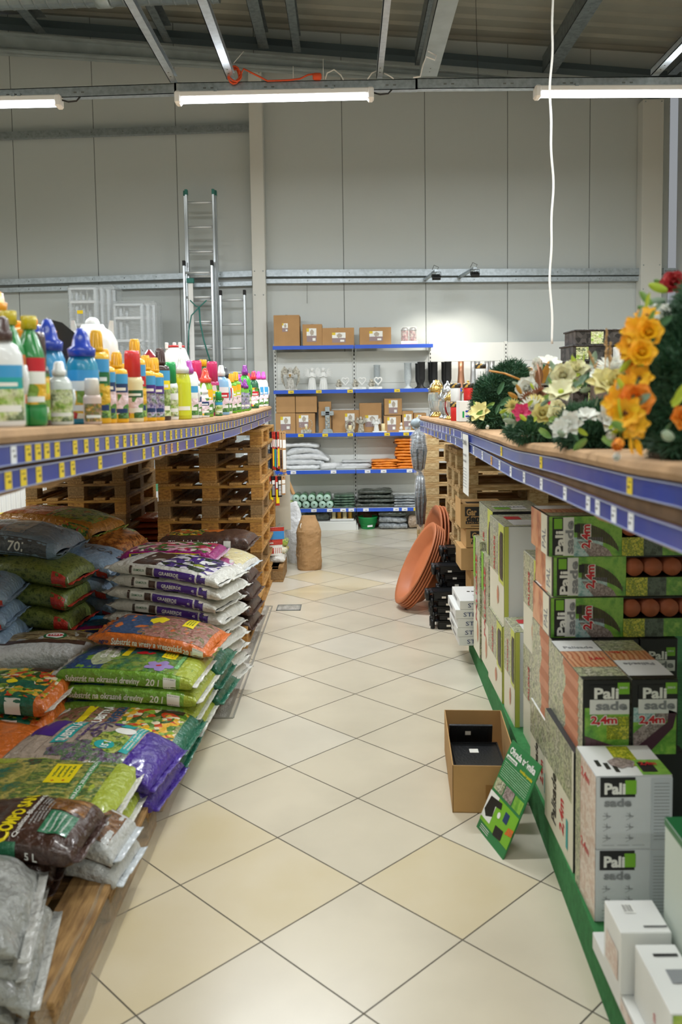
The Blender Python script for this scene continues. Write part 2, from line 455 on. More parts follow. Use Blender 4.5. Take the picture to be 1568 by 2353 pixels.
for u, v, wd, lab in ((96, 78, .13, 'leftmost dark roof purlin by the air duct'), (386, 97, .1, 'roof purlin between the duct and the orange cable'), (606, 112, .13, 'broad roof purlin above the orange cable'),
                      (683, 120, .1, 'narrow roof purlin right of the broad one above the cable'), (966, 150, .13, 'dark roof purlin behind the cable wrapped one'), (1262, 168, .16, 'broad dark roof purlin crossed by the hanging white cable'), (1545, 172, .12, 'roof purlin in the far right corner')):
    ybeam(u, v, 10.9, -2, wd, .2, galv_d, lab)
ybeam(985, 176, 8.2, -2, .16, .12, steel_l, 'wide light grey ceiling beam wound with thin white cable', 'ceiling_beam')
# air duct
ductm = mat('duct_metal', '8f989a', .4, .8, var=.2, vs=12)
a = aY(-90, 22, 7.6); b = aY(505, 3, 7.6); r = .2; mb = MB(); L_ = (b-a).length
prof = []; k = 0
while k*.012 < L_:
    z = k*.012; prof.append((r+(.006 if k % 9 == 0 else 0), z)); k += 1
Mx = Matrix.Translation(a+Vector((0, 0, r))) @ (b-a).to_track_quat('Z', 'Y').to_matrix().to_4x4()
mb.lathe(prof, ductm, 28, Mx, smooth=False); zc = L_*.52
mb.lathe([(r+.012, zc), (r+.012, zc+.12)], mat('duct_band', 'b9c1c0', .35, .8), 28, Mx)
tag(mb.obj('air_duct'), 'spiral ribbed metal air duct under the roof at top left', 'duct')
# ---------------------------------------------------------------- pallets
def wood(key, c1, c2, sc=(2., 14., 14.)): return mat(key, c1, .75, var=.4, vs=5, col2=c2, stretch=sc, bump=.25, bs=14)
wA = wood('pallet_wood_golden', 'c89a58', '9c7038', (14, 2., 14)); wB = wood('pallet_wood_pale', 'c9ab7c', 'a5834f', (14, 2., 14)); wC = wood('pallet_wood_brown', 'ab8552', '7c5b34', (14, 2, 14))
wA2 = wood('pallet_cross_golden', 'c0903f', '966a34', (2, 14., 14)); wB2 = wood('pallet_cross_pale', 'c4a473', '9e7d4c', (2, 14., 14)); wC2 = wood('pallet_cross_brown', 'a07a48', '735430', (2, 14, 14))
wK = wood('pallet_block_golden', 'c89245', '966630', (6, 6, 14)); wKp = wood('pallet_block_pale', 'c9b083', 'a98c5c', (6, 6, 14)); wKc = mat('pallet_block_chip', '9c7c52', .9, var=.35, vs=60, bump=.4, bs=120)
PAL = {}
def pallet_proto(key, Lx, Ly, md, mc, mk):
    """origin at the middle of the footprint; boards run along y"""
    t = thing('pallet', '', 'pallet')
    def part(n, x0, y0, z0, x1, y1, z1, m):
        b = MB(); b.box(x0, y0, z0, x1, y1, z1, m, .003); b.obj(n, t)
    hx, hy = Lx/2, Ly/2
    for x, wd in ((-hx+.07, .14), (-hx*.47, .1), (0, .14), (hx*.47, .1), (hx-.07, .14)):
        part('deck_board', x-wd/2, -hy, .122, x+wd/2, hy, .144, md)
    for y in (-hy+.07, 0, hy-.07): part('cross_board', -hx, y-.07, .1, hx, y+.07, .122, mc)
    for i, x in enumerate((-hx+.05, 0, hx-.05)):
        wd = .07 if i == 1 else .05
        for y in (-hy+.07, 0, hy-.07): part('block', x-wd, y-.07, .022, x+wd, y+.07, .1, mk)
    for i, x in enumerate((-hx+.05, 0, hx-.05)):
        wd = .07 if i == 1 else .05; part('bottom_board', x-wd, -hy, 0, x+wd, hy, .022, md)
    PAL[key] = [t, False]
def pallet(key, loc, rz, label, group=None):
    t, used = PAL[key]
    if not used:
        PAL[key][1] = True; t.location = loc; t.rotation_euler = (0, 0, rz); t['label'] = label
        if group: t['group'] = group
        return t
    return dup(t, loc, (0, 0, rz), label, group)
pallet_proto('A', .86, 1.2, wA, wA2, wK); pallet_proto('B', .86, 1.2, wC, wC2, wKc); pallet_proto('P', .8, 1.2, wB, wB2, wKp)
def stack(key, x, y, n, rz, text, group, z0=0, keys=None, lean=0.):
    ords = ['lowest', 'second', 'third', 'fourth', 'fifth', 'sixth', 'seventh', 'eighth', 'ninth', 'tenth']
    for k in range(n):
        nm = 'topmost' if k == n-1 else ('lowest' if k == 0 else ords[k]+' from bottom')
        kk = keys[k % len(keys)] if keys else key
        pallet(kk, (x+R.uniform(-.012, .012)+lean*k, y+R.uniform(-.012, .012), z0+k*.1442), rz+R.uniform(-.012, .012), '%s wooden pallet of the stack %s' % (nm, text), group)
stack('A', -1.135, 7.55, 10, 0, 'by the hanging packs under the left table', 'pallets carrying the left table beside the racks', keys='AAB')
stack('B', -2.34, 7.85, 9, 0, 'standing behind the bark bags on the left', 'pallets in the left hand stack', keys='BBA')

# ---------------------------------------------------------------- left table and right table
felt = mat('brown_felt', 'b3906b', .95, var=.2, vs=10, bump=.3, bs=200)
cardm = mat('cardboard', 'b98f5f', .8, var=.1, vs=6)
board_edge = mat('board_edge', '86684a', .8, var=.3, vs=12)
railblue = mat('price_rail_blue', '2a45a0', .28, var=.25, vs=9, col2='46549b', coat=.5)
railclear = mat('price_rail_clear', 'a9b2cf', .2, coat=.5)
tagY = mat('price_tag_yellow', 'e6c930', .5); tagY2 = mat('price_tag_bright_yellow', 'ffd90f', .5); tagW = mat('price_tag_white', 'eceef2', .5); tagO = mat('price_tag_orange', 'd9a35c', .5)
ink = mat('ink', '2a2a2e', .6)
def lerp_poly(P, y):
    for a, b in zip(P, P[1:]):
        if a[0] <= y <= b[0]: return a[1]+(b[1]-a[1])*(y-a[0])/(b[0]-a[0])
    return P[0][1] if y < P[0][0] else P[-1][1]
def long_table(side, xf, prof, y0, y1, depth, gap, label, tags1, tags2, tl=.13):
    """side -1 left table (front faces +x), +1 right table; prof gives top height by y"""
    t = thing('display_table', label, 'table', (xf, y0, 0))
    ys = [y0+(y1-y0)*i/60 for i in range(61)]; s = side
    # felt covered top with a rounded nose
    sec = [(0.006, -.034), (-.004, -.03), (-.010, -.017), (-.004, -.004), (.01, 0), (depth, 0), (depth, -.03), (.03, -.036)]
    mb = MB(); vs = []; n = len(sec)
    for i, y in enumerate(ys):
        z = lerp_poly(prof, y)
        for a, b in sec:
            wv = noise.noise(Vector((y*4, a*3, 5)))*.004 if a < .02 else 0
            vs.append(((a+wv)*s, y-y0, z+b+wv*.6))
    fs = [(i*n+k, i*n+(k+1) % n, (i+1)*n+(k+1) % n, (i+1)*n+k) for i in range(60) for k in range(n)]
    if s < 0: fs = [f[::-1] for f in fs]
    fs += [tuple(range(n)), tuple(60*n+k for k in range(n))]
    mb.add(vs, fs, felt, False); mb.obj('table_top', t)
    def strip(nm, zt, zb, x0, x1, m, wob=0., ya=y0, yb=y1):
        mb = MB(); vs = []; N_ = 60
        for i in range(N_+1):
            y = ya+(yb-ya)*i/N_; z = lerp_poly(prof, y); g = gap(y)
            w1 = noise.noise(Vector((y*6, 1, 3)))*wob
            a, b = zt(g), zb(g)
            vs += [(x0*s, y-y0, z+a), (x0*s, y-y0, z+b+w1), (x1*s, y-y0, z+b+w1), (x1*s, y-y0, z+a)]
        fs = [(i*4+k, i*4+(k+1) % 4, i*4+4+(k+1) % 4, i*4+4+k) for i in range(N_) for k in range(4)]
        if s < 0: fs = [f[::-1] for f in fs]
        fs += [(0, 1, 2, 3), (4*N_+3, 4*N_+2, 4*N_+1, 4*N_)]
        mb.add(vs, fs, m); return mb.obj(nm, t)
    strip('board', lambda g: -.037, lambda g: -.078-g, .012, depth-.05, board_edge)
    strip('cardboard_lining', lambda g: -.078-g, lambda g: -.135-g, .022, .08, cardm, .018)
    for zt, tags, nm in ((lambda g: -.034, tags1, 'upper price rail'), (lambda g: -.079-g, tags2, 'lower price rail')):
        rl = strip('price_rail', zt, lambda g, zt=zt: zt(g)-.042, -.004, .004, railblue)
        for zz in (0, -.04):
            e = strip('rail_lip', lambda g, zt=zt, zz=zz: zt(g)+zz+.0, lambda g, zt=zt, zz=zz: zt(g)+zz-.0025, -.0075, -.004, railclear)
            e.parent = rl
        for y, wd, m in tags:
            z = lerp_poly(prof, y)+zt(gap(y))-.021; sl_ = (lerp_poly(prof, y+.05)-lerp_poly(prof, y-.05))/.1
            mb = MB(); h = .0185
            P = [(-.0055*s, y-y0+a, z+b+sl_*a) for a, b in ((-wd/2, -h), (wd/2, -h), (wd/2, h), (-wd/2, h))]
            P += [(-.0048*s, p[1], p[2]) for p in P]
            mb.add(P, [(0, 1, 2, 3), (7, 6, 5, 4), (0, 4, 5, 1), (1, 5, 6, 2), (2, 6, 7, 3), (3, 7, 4, 0)], m)
            mb.add([(-.0062*s, y-y0+a, z+b) for a, b in ((-wd*.05, -.006), (wd*.3, -.006), (wd*.3, -.001), (-wd*.05, -.001))], [(0, 1, 2, 3)], ink)
            mb.add([(-.0062*s, y-y0+a, z+b) for a, b in ((-wd*.35, .007), (wd*.2, .007), (wd*.2, .009), (-wd*.35, .009))], [(0, 1, 2, 3)], ink)
            o = mb.obj('price_tag', rl)
    return t
LX, RXT = -.70, .60
def ty(u, x): return x*FPX/(u-797.4)    # depth of an image column on a plane of constant x
LP = [(1.2, 1.672), (1.72, 1.664), (2.88, 1.6365), (4., 1.615), (5.27, 1.604), (6.4, 1.607), (7.85, 1.622)]
RP = [(1.2, 1.594), (1.53, 1.588), (1.78, 1.578), (2.44, 1.566), (3.04, 1.548), (4.12, 1.554), (4.8, 1.556), (7.0, 1.533)]
def tg(lst, x): return [(ty(u, x), wd, m) for u, wd, m in lst]
t1 = [(20, .03, tagW)] + [(v, .034, tagY) for v in (54, 77, 98, 122)] + [(v, .034, tagY) for v in (164, 190, 215, 239, 262, 280)] + [(295, .02, tagY2)] + [(v, .034, tagY) for v in (306, 324, 341, 358, 373, 388, 400, 412)]
t1 += [(u, .03, R.choice((tagY, tagY, tagY, tagO))) for u in (424, 435, 446, 455, 464, 472, 480, 487, 494, 501, 508, 515, 522, 529, 536, 543, 550, 557, 564, 571, 578, 585, 592, 599, 606, 613)]
t2 = [(v, .034, tagY) for v in (5, 41, 77, 131, 157, 221, 278, 324)] + [(v, .034, m) for v, m in ((345, tagY), (362, tagY), (376, tagO), (389, tagO), (403, tagY), (424, tagY), (444, tagY), (472, tagY), (510, tagY), (551, tagY), (575, tagY), (592, tagY), (605, tagW))]
LT = long_table(-1, LX, LP, 1.3, 7.85, 2.0, lambda y: .006, 'long left display table covered with brown felt, crowded with plant food bottles', tg(t1, LX), tg(t2, LX))
u1 = [(1154, .034, tagY), (1246, .034, tagY), (1452, .034, tagY)] + [(u, .028, R.choice((tagW, tagW, tagY, tagW))) for u in (975, 980, 986, 992, 998, 1005, 1012, 1019, 1027, 1035, 1044, 1062)]
u2 = [(v, .034, tagW) for v in (1150, 1176, 1207, 1247, 1302, 1356, 1378, 1416, 1456)] + [(1131, .034, tagO), (1110, .034, tagW)] + [(u, .028, R.choice((tagW, tagY, tagW))) for u in (977, 984, 991, 999, 1007, 1016, 1026, 1036, 1048, 1068, 1090)]
RT = long_table(1, RXT, RP, 1.25, 7.0, 2.4, lambda y: max(.0, .034-(y-1.5)*.012), 'long right display table covered with brown felt, crowded with wreaths and grave candles', tg(u1, RXT), tg(u2, RXT))
# ---------------------------------------------------------------- sacks of soil on the left
def spow(x, p): return math.copysign(abs(x)**p, x)
class Sack:
    """soft sack: x along its length, y across, z up from its underside"""
    def __init__(s, L, W, H, seed=0, p=.6, wr=1., droop=.0, taper=.06, pinch=8.):
        s.L, s.W, s.H, s.seed, s.p, s.wr, s.droop, s.taper, s.pinch = L, W, H, seed, p, wr, droop, taper, pinch
    def P(s, a, ph, off=0.):
        t = max(-1., min(1., a))
        ez = max(0., 1-abs(t)**s.pinch)**.5; ey = 1-s.taper*(1-abs(t)**3)*0 - s.taper*abs(math.sin(t*PI*.5))*.5
        ez = ez*.94+.06
        c, sn = math.cos(ph), math.sin(ph)
        y = s.W/2*ey*spow(c, s.p); z = s.H/2*ez*spow(sn, s.p)
        x = s.L/2*t
        q = Vector((x*9+s.seed*3.1, y*9, z*9+s.seed)); q2 = Vector((x*34+s.seed, y*16, z*22))
        am = s.wr*(.3*s.H+.055)*(.10+.12*abs(t)**3)*.85
        d = noise.noise(q)*am + noise.noise(q2)*am*.38 + abs(noise.noise(q2*.6+Vector((7, 3, 1))))*am*.25
        n = Vector((0, c*s.H, sn*s.W)).normalized()
        v = Vector((x, y, z)) + n*(d*(1 if z > -s.H*.2 else .5)+off)
        v.z += s.H/2 - s.droop*max(0, t)**2 - s.droop*.4*max(0, -t)**2
        return v
    def top(s, off=.0012):
        def f(a, b):
            k = max(-1., min(1., b/(s.W/2)))
            ph = math.acos(spow(k, 1/s.p)); return s.P(a/(s.L/2), ph, off)
        return f
    def front(s, off=.0012, side=-1):
        def f(a, b):
            k = max(-1., min(1., b/(s.H/2)))
            ph = math.asin(spow(k, 1/s.p)); ph = PI-ph if side < 0 else ph
            return s.P(a/(s.L/2), ph, off)
        return f
    def body(s, m, zones=None, nu=56, nv=36):
        """zones: list of (a0, a1, material) along the length, overriding m"""
        mb = MB(); vs = []
        for i in range(nu+1):
            for k in range(nv): vs.append(s.P(-1+2*i/nu, 2*PI*k/nv))
        groups = {}
        for i in range(nu):
            t = -1+2*(i+.5)/nu; mm = m
            for a0, a1, m2 in zones or ():
                if a0 <= t <= a1: mm = m2
            for k in range(nv):
                groups.setdefault(mm, []).append((i*nv+k, (i+1)*nv+k, (i+1)*nv+(k+1) % nv, i*nv+(k+1) % nv))
        mb.add(vs, [], m)
        for mm, fs in groups.items():
            k = mb.mi(mm)
            for f in fs: mb.f.append(list(f)); mb.m.append(k); mb.s.append(True)
        return mb
    def seam(s, sg, m, ext=.028, nv=24):
        mb = MB(); vs = []
        for k in range(nv+1):
            b = -1+2*k/nv; y = b*s.W/2*(1-s.taper*.5)
            zz = s.H/2 - (s.droop if sg > 0 else s.droop*.4)
            fl = noise.noise(Vector((y*22, sg*3, s.seed)))
            for e, dz in ((0, 0), (ext*.5, fl*.012), (ext, fl*.02+.004)):
                x = sg*(s.L/2-.004+e*(1+.15*fl))
                vs.append((x, y, zz+dz+.002)); vs.append((x, y, zz+dz-.002))
        fs = []
        for k in range(nv):
            o, q = k*6, k*6+6
            for c in (0, 2): fs += [(o+c, o+c+2, q+c+2, q+c), (o+c+1, q+c+1, q+c+3, o+c+3)]
            fs += [(o+4, o+5, q+5, q+4)]
        fs += [(0, 1, 3, 2), (2, 3, 5, 4), (nv*6, nv*6+2, nv*6+3, nv*6+1), (nv*6+2, nv*6+4, nv*6+5, nv*6+3)]
        return mb.add(vs, fs, m, True)
def patch(mb, fn, a0, b0, a1, b1, m, nu=14, nv=6, poly=None):
    vs = [fn(a0+(a1-a0)*i/nu, b0+(b1-b0)*k/nv) for i in range(nu+1) for k in range(nv+1)]
    mb.add(vs, [(i*(nv+1)+k, (i+1)*(nv+1)+k, (i+1)*(nv+1)+k+1, i*(nv+1)+k+1) for i in range(nu) for k in range(nv)], m, True)
def blob(mb, fn, ca, cb, ra, rb, m, n=24, seed=0, irr=0., rot=0.):
    vs = [fn(ca, cb)]
    for ring in (.5, 1.):
        for k in range(n):
            t = 2*PI*k/n; q = ring*(1+irr*noise.noise(Vector((math.cos(t)*2, math.sin(t)*2, seed))))
            x, y = ra*q*math.cos(t), rb*q*math.sin(t)
            vs.append(fn(ca+x*math.cos(rot)-y*math.sin(rot), cb+x*math.sin(rot)+y*math.cos(rot)))
    fs = [(0, 1+k, 1+(k+1) % n) for k in range(n)]+[(1+k, 1+n+k, 1+n+(k+1) % n, 1+(k+1) % n) for k in range(n)]
    mb.add(vs, fs, m, True)
def barcode(mb, fn, a0, b0, a1, b1, seed=1, m=None):
    patch(mb, fn, a0, b0, a1, b1, whiteprint, 6, 4); r = random.Random(seed)
    x = a0+(a1-a0)*.08
    while x < a1-(a1-a0)*.1:
        wd = (a1-a0)*r.choice((.02, .03, .05)); 
        mb.add([Vector(fn(x, b0+(b1-b0)*.12))*1, fn(x+wd, b0+(b1-b0)*.12), fn(x+wd, b1-(b1-b0)*.08), fn(x, b1-(b1-b0)*.08)], [(0, 1, 2, 3)], ink)
        x += wd*r.choice((1.6, 2., 2.6))
gloss = dict(rough=.3, coat=.5)
P = lambda k, c, **kw: mat(k, c, **{**dict(rough=.3, coat=.5, bump=.55, bs=34), **kw})
whiteprint = mat('white_ink', 'f0f0ea', .4); yellowprint = mat('yellow_ink', 'f2dc1e', .4); redprint = mat('red_ink', 'c8202c', .4); blackprint = mat('black_ink', '1c1b1c', .4)
greyprint = mat('grey_ink', '8a8d90', .4); purpleprint = mat('purple_ink', '4b2a86', .35); tealprint = mat('teal_ink', '2aa6a4', .35); darkgreenprint = mat('dark_green_ink', '1f6b3d', .35); navyprint = mat('navy_ink', '213a6b', .35)
film_w = P('film_white', 'd9d8d0'); film_lg = P('film_light_grey', 'c4c6c4'); film_green = P('film_green', '79a93a'); film_lime = P('film_lime', 'a9b83e'); film_orange = P('film_orange', 'd7702a'); film_red = P('film_red', 'c23325')
film_mag = P('film_magenta', 'a11e78'); film_brown = P('film_brown', '4d352c', var=.4, vs=14, col2='3a251e'); film_blue = P('film_blue', '2a4f7e'); film_grayblue = P('film_grey_blue', '7a94b0', var=.25, vs=6, col2='8fa7bd'); film_purple = P('film_purple', '4a2f9c', var=.3, vs=12)
film_taupe = P('film_taupe', 'b7a697'); film_cream = P('film_cream', 'dcd0a0'); film_slate = P('film_slate', '565a60'); film_teal = P('film_deep_green', '1d6a52')
ph_bark = pmat('print_bark', ['2e1d12', '6e3d18', 'a65e24', 'c98a45', '3a2415'], 26, bump=.5); ph_bark2 = pmat('print_dark_bark', ['1e1514', '3d2a22', '5b4033', '2a1c1a', '7b6350'], 40, bump=.5)
ph_moss = pmat('print_moss', ['33401a', '5a6a2c', '7f8a44', '4a5a26', '2c3816'], 34, bump=.4); ph_veg = pmat('print_vegetables', ['e8d9b8', 'c8441f', 'e9b232', '4f7a2a', '8fae3c', '2e5220', 'd8d2b0'], 38, 'vor' and .35, kind='vor')
ph_garden = pmat('print_garden', ['1d3a1e', '3e6b2a', '7fa33a', 'b9bd5a', '3c5a2a', '8a6b4a'], 20); ph_conifer = pmat('print_conifer', ['1f5a52', '2a6b4e', '5c8a3c', '8fa04a', '3c6b3a'], 12)
ph_lav = pmat('print_lavender', ['2f4a24', '4b3a52', '7a6a86', '4a7a3a', '9a8a94', '3a2f40'], 30); ph_heather = pmat('print_heather', ['4a4a24', '8a5a4a', 'b07a70', '6a6a34', '3a3a1c'], 32)
ph_pans = pmat('print_pansies', ['efeef0', '3b2a66', 'd9d4e0', '4a3480', '2a3a2a', 'efeae0', '5a4a8a'], 27, kind='vor'); ph_sticks = pmat('print_sticks', ['2a1a10', 'b07a34', '5a3a1c', '8a5a28', '3a2414'], 9, stretch=(1, 6, 1)); ph_yucca = pmat('print_yucca', ['1c4a3a', '4a6b2a', 'b5b05a', '2f5a34', '8a9a44', '234a2a'], 9, stretch=(1, 3.2, 1))
ph_agave = pmat('print_agave', ['0f4a4c', '1d6b58', '6f7a38', 'c8b860', '2a5a3a', '6a3a20'], 8)
ph_floral = pmat('print_floral', ['2f5a2a', 'c23a52', 'e8b0c0', '4a7a34', 'f0e0d0', '8a2a6a'], 24, kind='vor')

def sack_thing(style, seed=0, variant=None):
    """returns (sack geometry, body MB, seam material) for a printed sack style"""
    if style == 'graberde':
        s = Sack(.68, .40, .078, seed, p=.55, droop=.03, wr=1.15); mb = s.body(film_w, nu=64); f = s.front(); t = s.top()
        patch(mb, f, -.20, -.022, -.185, .022, film_brown, 2, 4); patch(mb, f, -.18, -.02, -.10, .02, whiteprint, 6, 4); lettering(mb, 'GRAMOFLOR', f2(s, .0022), darkgreenprint, .012, (-.14, .004), wid=.068)
        patch(mb, f, -.095, -.02, -.055, .02, ph_bark2, 4, 4)
        patch(mb, f, -.045, -.027, .20, .02, purpleprint, 16, 5); lettering(mb, 'GRABERDE', f2(s, .0024), whiteprint, .017, (.045, .0), bold=.03)
        lettering(mb, '45', f2(s, .0024), whiteprint, .012, (.175, .0)); patch(mb, f, .21, -.026, .26, .024, ph_pans, 6, 5)
        patch(mb, t, -.20, -.17, -.05, .15, ph_bark2, 10, 10); patch(mb, t, -.06, -.16, .27, .16, ph_pans, 16, 12)
        patch(mb, t, .05, .0, .13, .1, purpleprint, 5, 5)
        blob(mb, s.top(.002), .16, -.06, .035, .025, film_lime)
        return s, mb, film_w
    if style == 'dreviny':
        s = Sack(.66, .42, .085, seed, p=.42, droop=.02, wr=.8); mb = s.body(film_green, [(.80, 1, film_lime)], nu=64); f = s.front(); t = s.top()
        patch(mb, t, -.33, -.19, -.12, .2, film_blue, 10, 10); blob(mb, s.top(.002), -.15, -.02, .06, .13, P('film_pale_green', 'b9c8a0'), irr=.1)
        lettering(mb, 'Okrasné', s.top(.003), whiteprint, .032, (-.17, .05), rot=PI/2+.1, wid=.19, bold=.04); lettering(mb, 'dreviny', s.top(.003), whiteprint, .032, (-.125, .05), rot=PI/2+.1, wid=.17, bold=.04)
        patch(mb, t, -.12, -.19, .3, .2, ph_conifer, 18, 10); patch(mb, s.top(.0018), .24, -.19, .32, .2, film_lime, 5, 10)
        blob(mb, s.top(.0022), .03, .05, .05, .02, redprint, irr=.3); blob(mb, s.top(.0022), -.02, .1, .1, .06, P('film_teal2', '1f6f73'), irr=.3)
        for k in range(5):
            an = k*2*PI/5; blob(mb, s.top(.0026), .14+.035*math.cos(an), -.11+.035*math.sin(an), .038, .026, mat('petal_print', '9a86c0', .4), rot=an, irr=.2)
        blob(mb, s.top(.0032), .14, -.11, .014, .012, redprint)
        patch(mb, s.top(.003), -.08, .0, -.045, .18, yellowprint, 3, 8); patch(mb, s.top(.003), .12, .0, .19, .14, yellowprint, 4, 6)
        for k in range(4): lettering(mb, 'vyživené', s.top(.0038), darkgreenprint, .009, (.135+k*.013, .08), rot=PI/2, wid=.085)
        for a in (.14, .17): lettering(mb, '+', s.top(.0038), redprint, .016, (a, .02))
        patch(mb, s.top(.003), .215, -.12, .235, .16, P('film_mint', '7fc07a'), 3, 10)
        lettering(mb, 'Substrát na okrasné dreviny', s.front(.0026), whiteprint, .027, (-.10, -.005), wid=.36, bold=.035, shear=.15)
        lettering(mb, '20 l', s.front(.0026), whiteprint, .03, (.14, -.005), bold=.03, shear=.15); barcode(mb, s.front(.002), .19, -.03, .25, .022, 5)
        return s, mb, film_w
    if style == 'vresy':
        s = Sack(.60, .38, .075, seed, p=.45, droop=.03, wr=.9); mb = s.body(film_orange, nu=60); t = s.top()
        patch(mb, t, -.29, -.16, -.05, .18, film_blue, 8, 8); patch(mb, t, -.08, -.165, .27, .18, ph_heather, 14, 10); patch(mb, s.top(.002), .1, .02, .16, .16, yellowprint, 4, 6); blob(mb, s.top(.0025), -.04, .08, .05, .05, yellowprint, irr=.4)
        for k in range(3): lettering(mb, 'náročné', s.top(.003), darkgreenprint, .009, (.115+k*.014, .09), rot=PI/2, wid=.08)
        lettering(mb, 'Substrát na vresy a vresoviská', s.front(.0026), whiteprint, .028, (-.01, 0), wid=.37, bold=.035, shear=.15)
        lettering(mb, '20 l', s.front(.0026), whiteprint, .022, (.2, -.008), bold=.03); lettering(mb, 'agro', s.front(.0026), navyprint, .02, (-.235, 0), bold=.03, shear=.2); barcode(mb, s.front(.0022), .225, -.028, .28, .02, 8)
        return s, mb, film_orange
    if style == 'lavender':
        s = Sack(.64, .40, .12, seed, p=.6, droop=.05, wr=.9); mb = s.body(film_taupe, [(.58, 1, film_purple)], nu=64); t = s.top()
        for k in range(5): patch(mb, s.top(.001), -.29+k*.06, -.19, -.286+k*.06, .19, mat('line_print', '8a7a6c', .5), 1, 12)
        patch(mb, t, -.05, -.19, .19, -.04, ph_lav, 10, 8); blob(mb, s.top(.002), .09, -.02, .08, .09, ph_garden, irr=.5, seed=3); blob(mb, s.top(.0022), -.02, -.13, .12, .05, ph_lav, irr=.5, seed=5)
        patch(mb, s.top(.002), -.15, -.08, -.085, .19, tealprint, 5, 10); lettering(mb, 'SUBSTRÁT', s.top(.003), whiteprint, .038, (-.117, .055), rot=PI/2, wid=.24, bold=.05)
        lettering(mb, 'levanduľe', s.top(.003), purpleprint, .024, (-.055, .085), rot=PI/2, wid=.17, bold=.02); lettering(mb, 'pro', s.top(.003), purpleprint, .018, (-.055, -.03), rot=PI/2); lettering(mb, 'a rozmarýn', s.top(.003), purpleprint, .018, (-.015, .09), rot=PI/2, wid=.15)
        patch(mb, s.top(.0025), -.235, -.02, -.165, .17, purpleprint, 4, 8); blob(mb, s.top(.0025), -.25, .04, .02, .06, purpleprint, irr=.3)
        blob(mb, s.top(.003), .075, -.06, .04, .035, tealprint); lettering(mb, '15 l', s.top(.004), whiteprint, .028, (.08, -.06), rot=PI/2, bold=.04, wid=.05)
        blob(mb, s.top(.003), .11, .08, .045, .035, whiteprint); patch(mb, s.top(.003), .07, .12, .13, .18, tealprint, 4, 4); patch(mb, s.top(.003), .15, -.1, .185, .17, tealprint, 3, 10)
        for k in range(2): lettering(mb, 'obohatené o vápník a draslík', s.top(.0038), whiteprint, .009, (.16+k*.015, .04), rot=PI/2, wid=.22)
        blob(mb, s.top(.003), .055, .15, .022, .022, purpleprint)
        for k in range(9): blob(mb, s.top(.0028), .0+.02*math.cos(k), .12-.012*k+.06*math.sin(k*2), .03, .005, P('lavender_ink', '5c4a6a'), rot=k*.35-.6)
        return s, mb, film_purple
    if style == 'agave':
        s = Sack(.78, .46, .095, seed, p=.42, droop=.02, wr=.8); mb = s.body(film_lime, nu=64); t = s.top()
        patch(mb, t, -.38, -.21, .3, .22, ph_agave, 22, 12); patch(mb, s.top(.0018), .02, -.21, .31, .22, ph_yucca, 12, 10)
        patch(mb, s.top(.003), .09, -.02, .19, .14, yellowprint, 5, 6)
        for k in range(4): lettering(mb, ('vyživené', 'prémiový', 'rozložený', 'na 30 dní')[k], s.top(.0038), darkgreenprint, .011, (.108+k*.02, .075), rot=PI/2, wid=.09)
        for a in (.12, .16): lettering(mb, '+', s.top(.0038), redprint, .02, (a, .0))
        patch(mb, s.top(.003), .225, -.19, .25, .2, P('film_mint2', '4f9a5c'), 3, 12); lettering(mb, 'GENERÁCIA ZELENEJ KVALITY', s.top(.0038), whiteprint, .013, (.2375, 0), rot=PI/2, wid=.36)
        patch(mb, s.top(.003), -.26, -.1, -.2, .19, yellowprint, 4, 8); lettering(mb, 'vyživené', s.top(.0038), darkgreenprint, .018, (-.23, .05), rot=PI/2, wid=.18)
        blob(mb, s.top(.003), -.12, .17, .04, .025, film_lime); lettering(mb, '20l', s.top(.003), whiteprint, .03, (.2, .18), wid=.05, bold=.04)
        return s, mb, film_w
    if style == 'compo':
        s = Sack(.46, .30, .10, seed, p=.6, droop=.03, wr=1.2); mb = s.body(film_brown, nu=56); t = s.top()
        patch(mb, t, .08, .03, .2, .13, ph_sticks, 8, 5); patch(mb, s.top(.003), .1, -.1, .19, .02, P('film_green2', '2f7a56'), 6, 6)
        for k in range(4): lettering(mb, 'kompostovaná kôra', s.top(.0038), whiteprint, .007, (.115+k*.018, -.04), rot=PI/2, wid=.1)
        lettering(mb, 'COMPO SANA', s.top(.003), yellowprint, .042, (.0, 0), rot=PI/2, wid=.29, bold=.05)
        lettering(mb, 'Qualitäts-Blumenerde', s.top(.003), whiteprint, .016, (.038, 0), rot=PI/2, wid=.26)
        for k in range(4): lettering(mb, 'substrát pre všetky', s.top(.003), film_lg, .007, (.058+k*.011, .02), rot=PI/2, wid=.17-.02*k)
        lettering(mb, '5 L', s.front(.003), whiteprint, .022, (.1, -.005), bold=.03); patch(mb, s.front(.002), -.02, -.03, .05, .03, P('film_green2', '2f7a56'), 5, 4)
        return s, mb, film_brown
    if style == 'terra':
        s = Sack(.34, .24, .085, seed, p=.55, droop=.03, wr=1.); mb = s.body(film_lg, nu=44); patch(mb, s.top(), -.15, -.1, .14, .11, ph_sticks, 10, 8); patch(mb, s.top(.002), -.12, .0, -.08, .1, film_lime, 3, 4)
        return s, mb, P('film_pale_blue_white', 'ccd3d8')
    if style == 'greybag':
        s = Sack(.55, .44, .085, seed, p=.6, droop=.07, wr=2.2); mb = s.body(P('film_dull_grey', 'a8aaa6', var=.3, vs=10, col2='8f918e', bump=.8), nu=52); patch(mb, s.top(), -.2, -.16, -.05, .16, film_cream, 6, 8); patch(mb, s.top(.002), -.05, -.12, .0, .12, film_blue, 4, 6)
        return s, mb, P('film_grey_seam', 'b9b9b4')
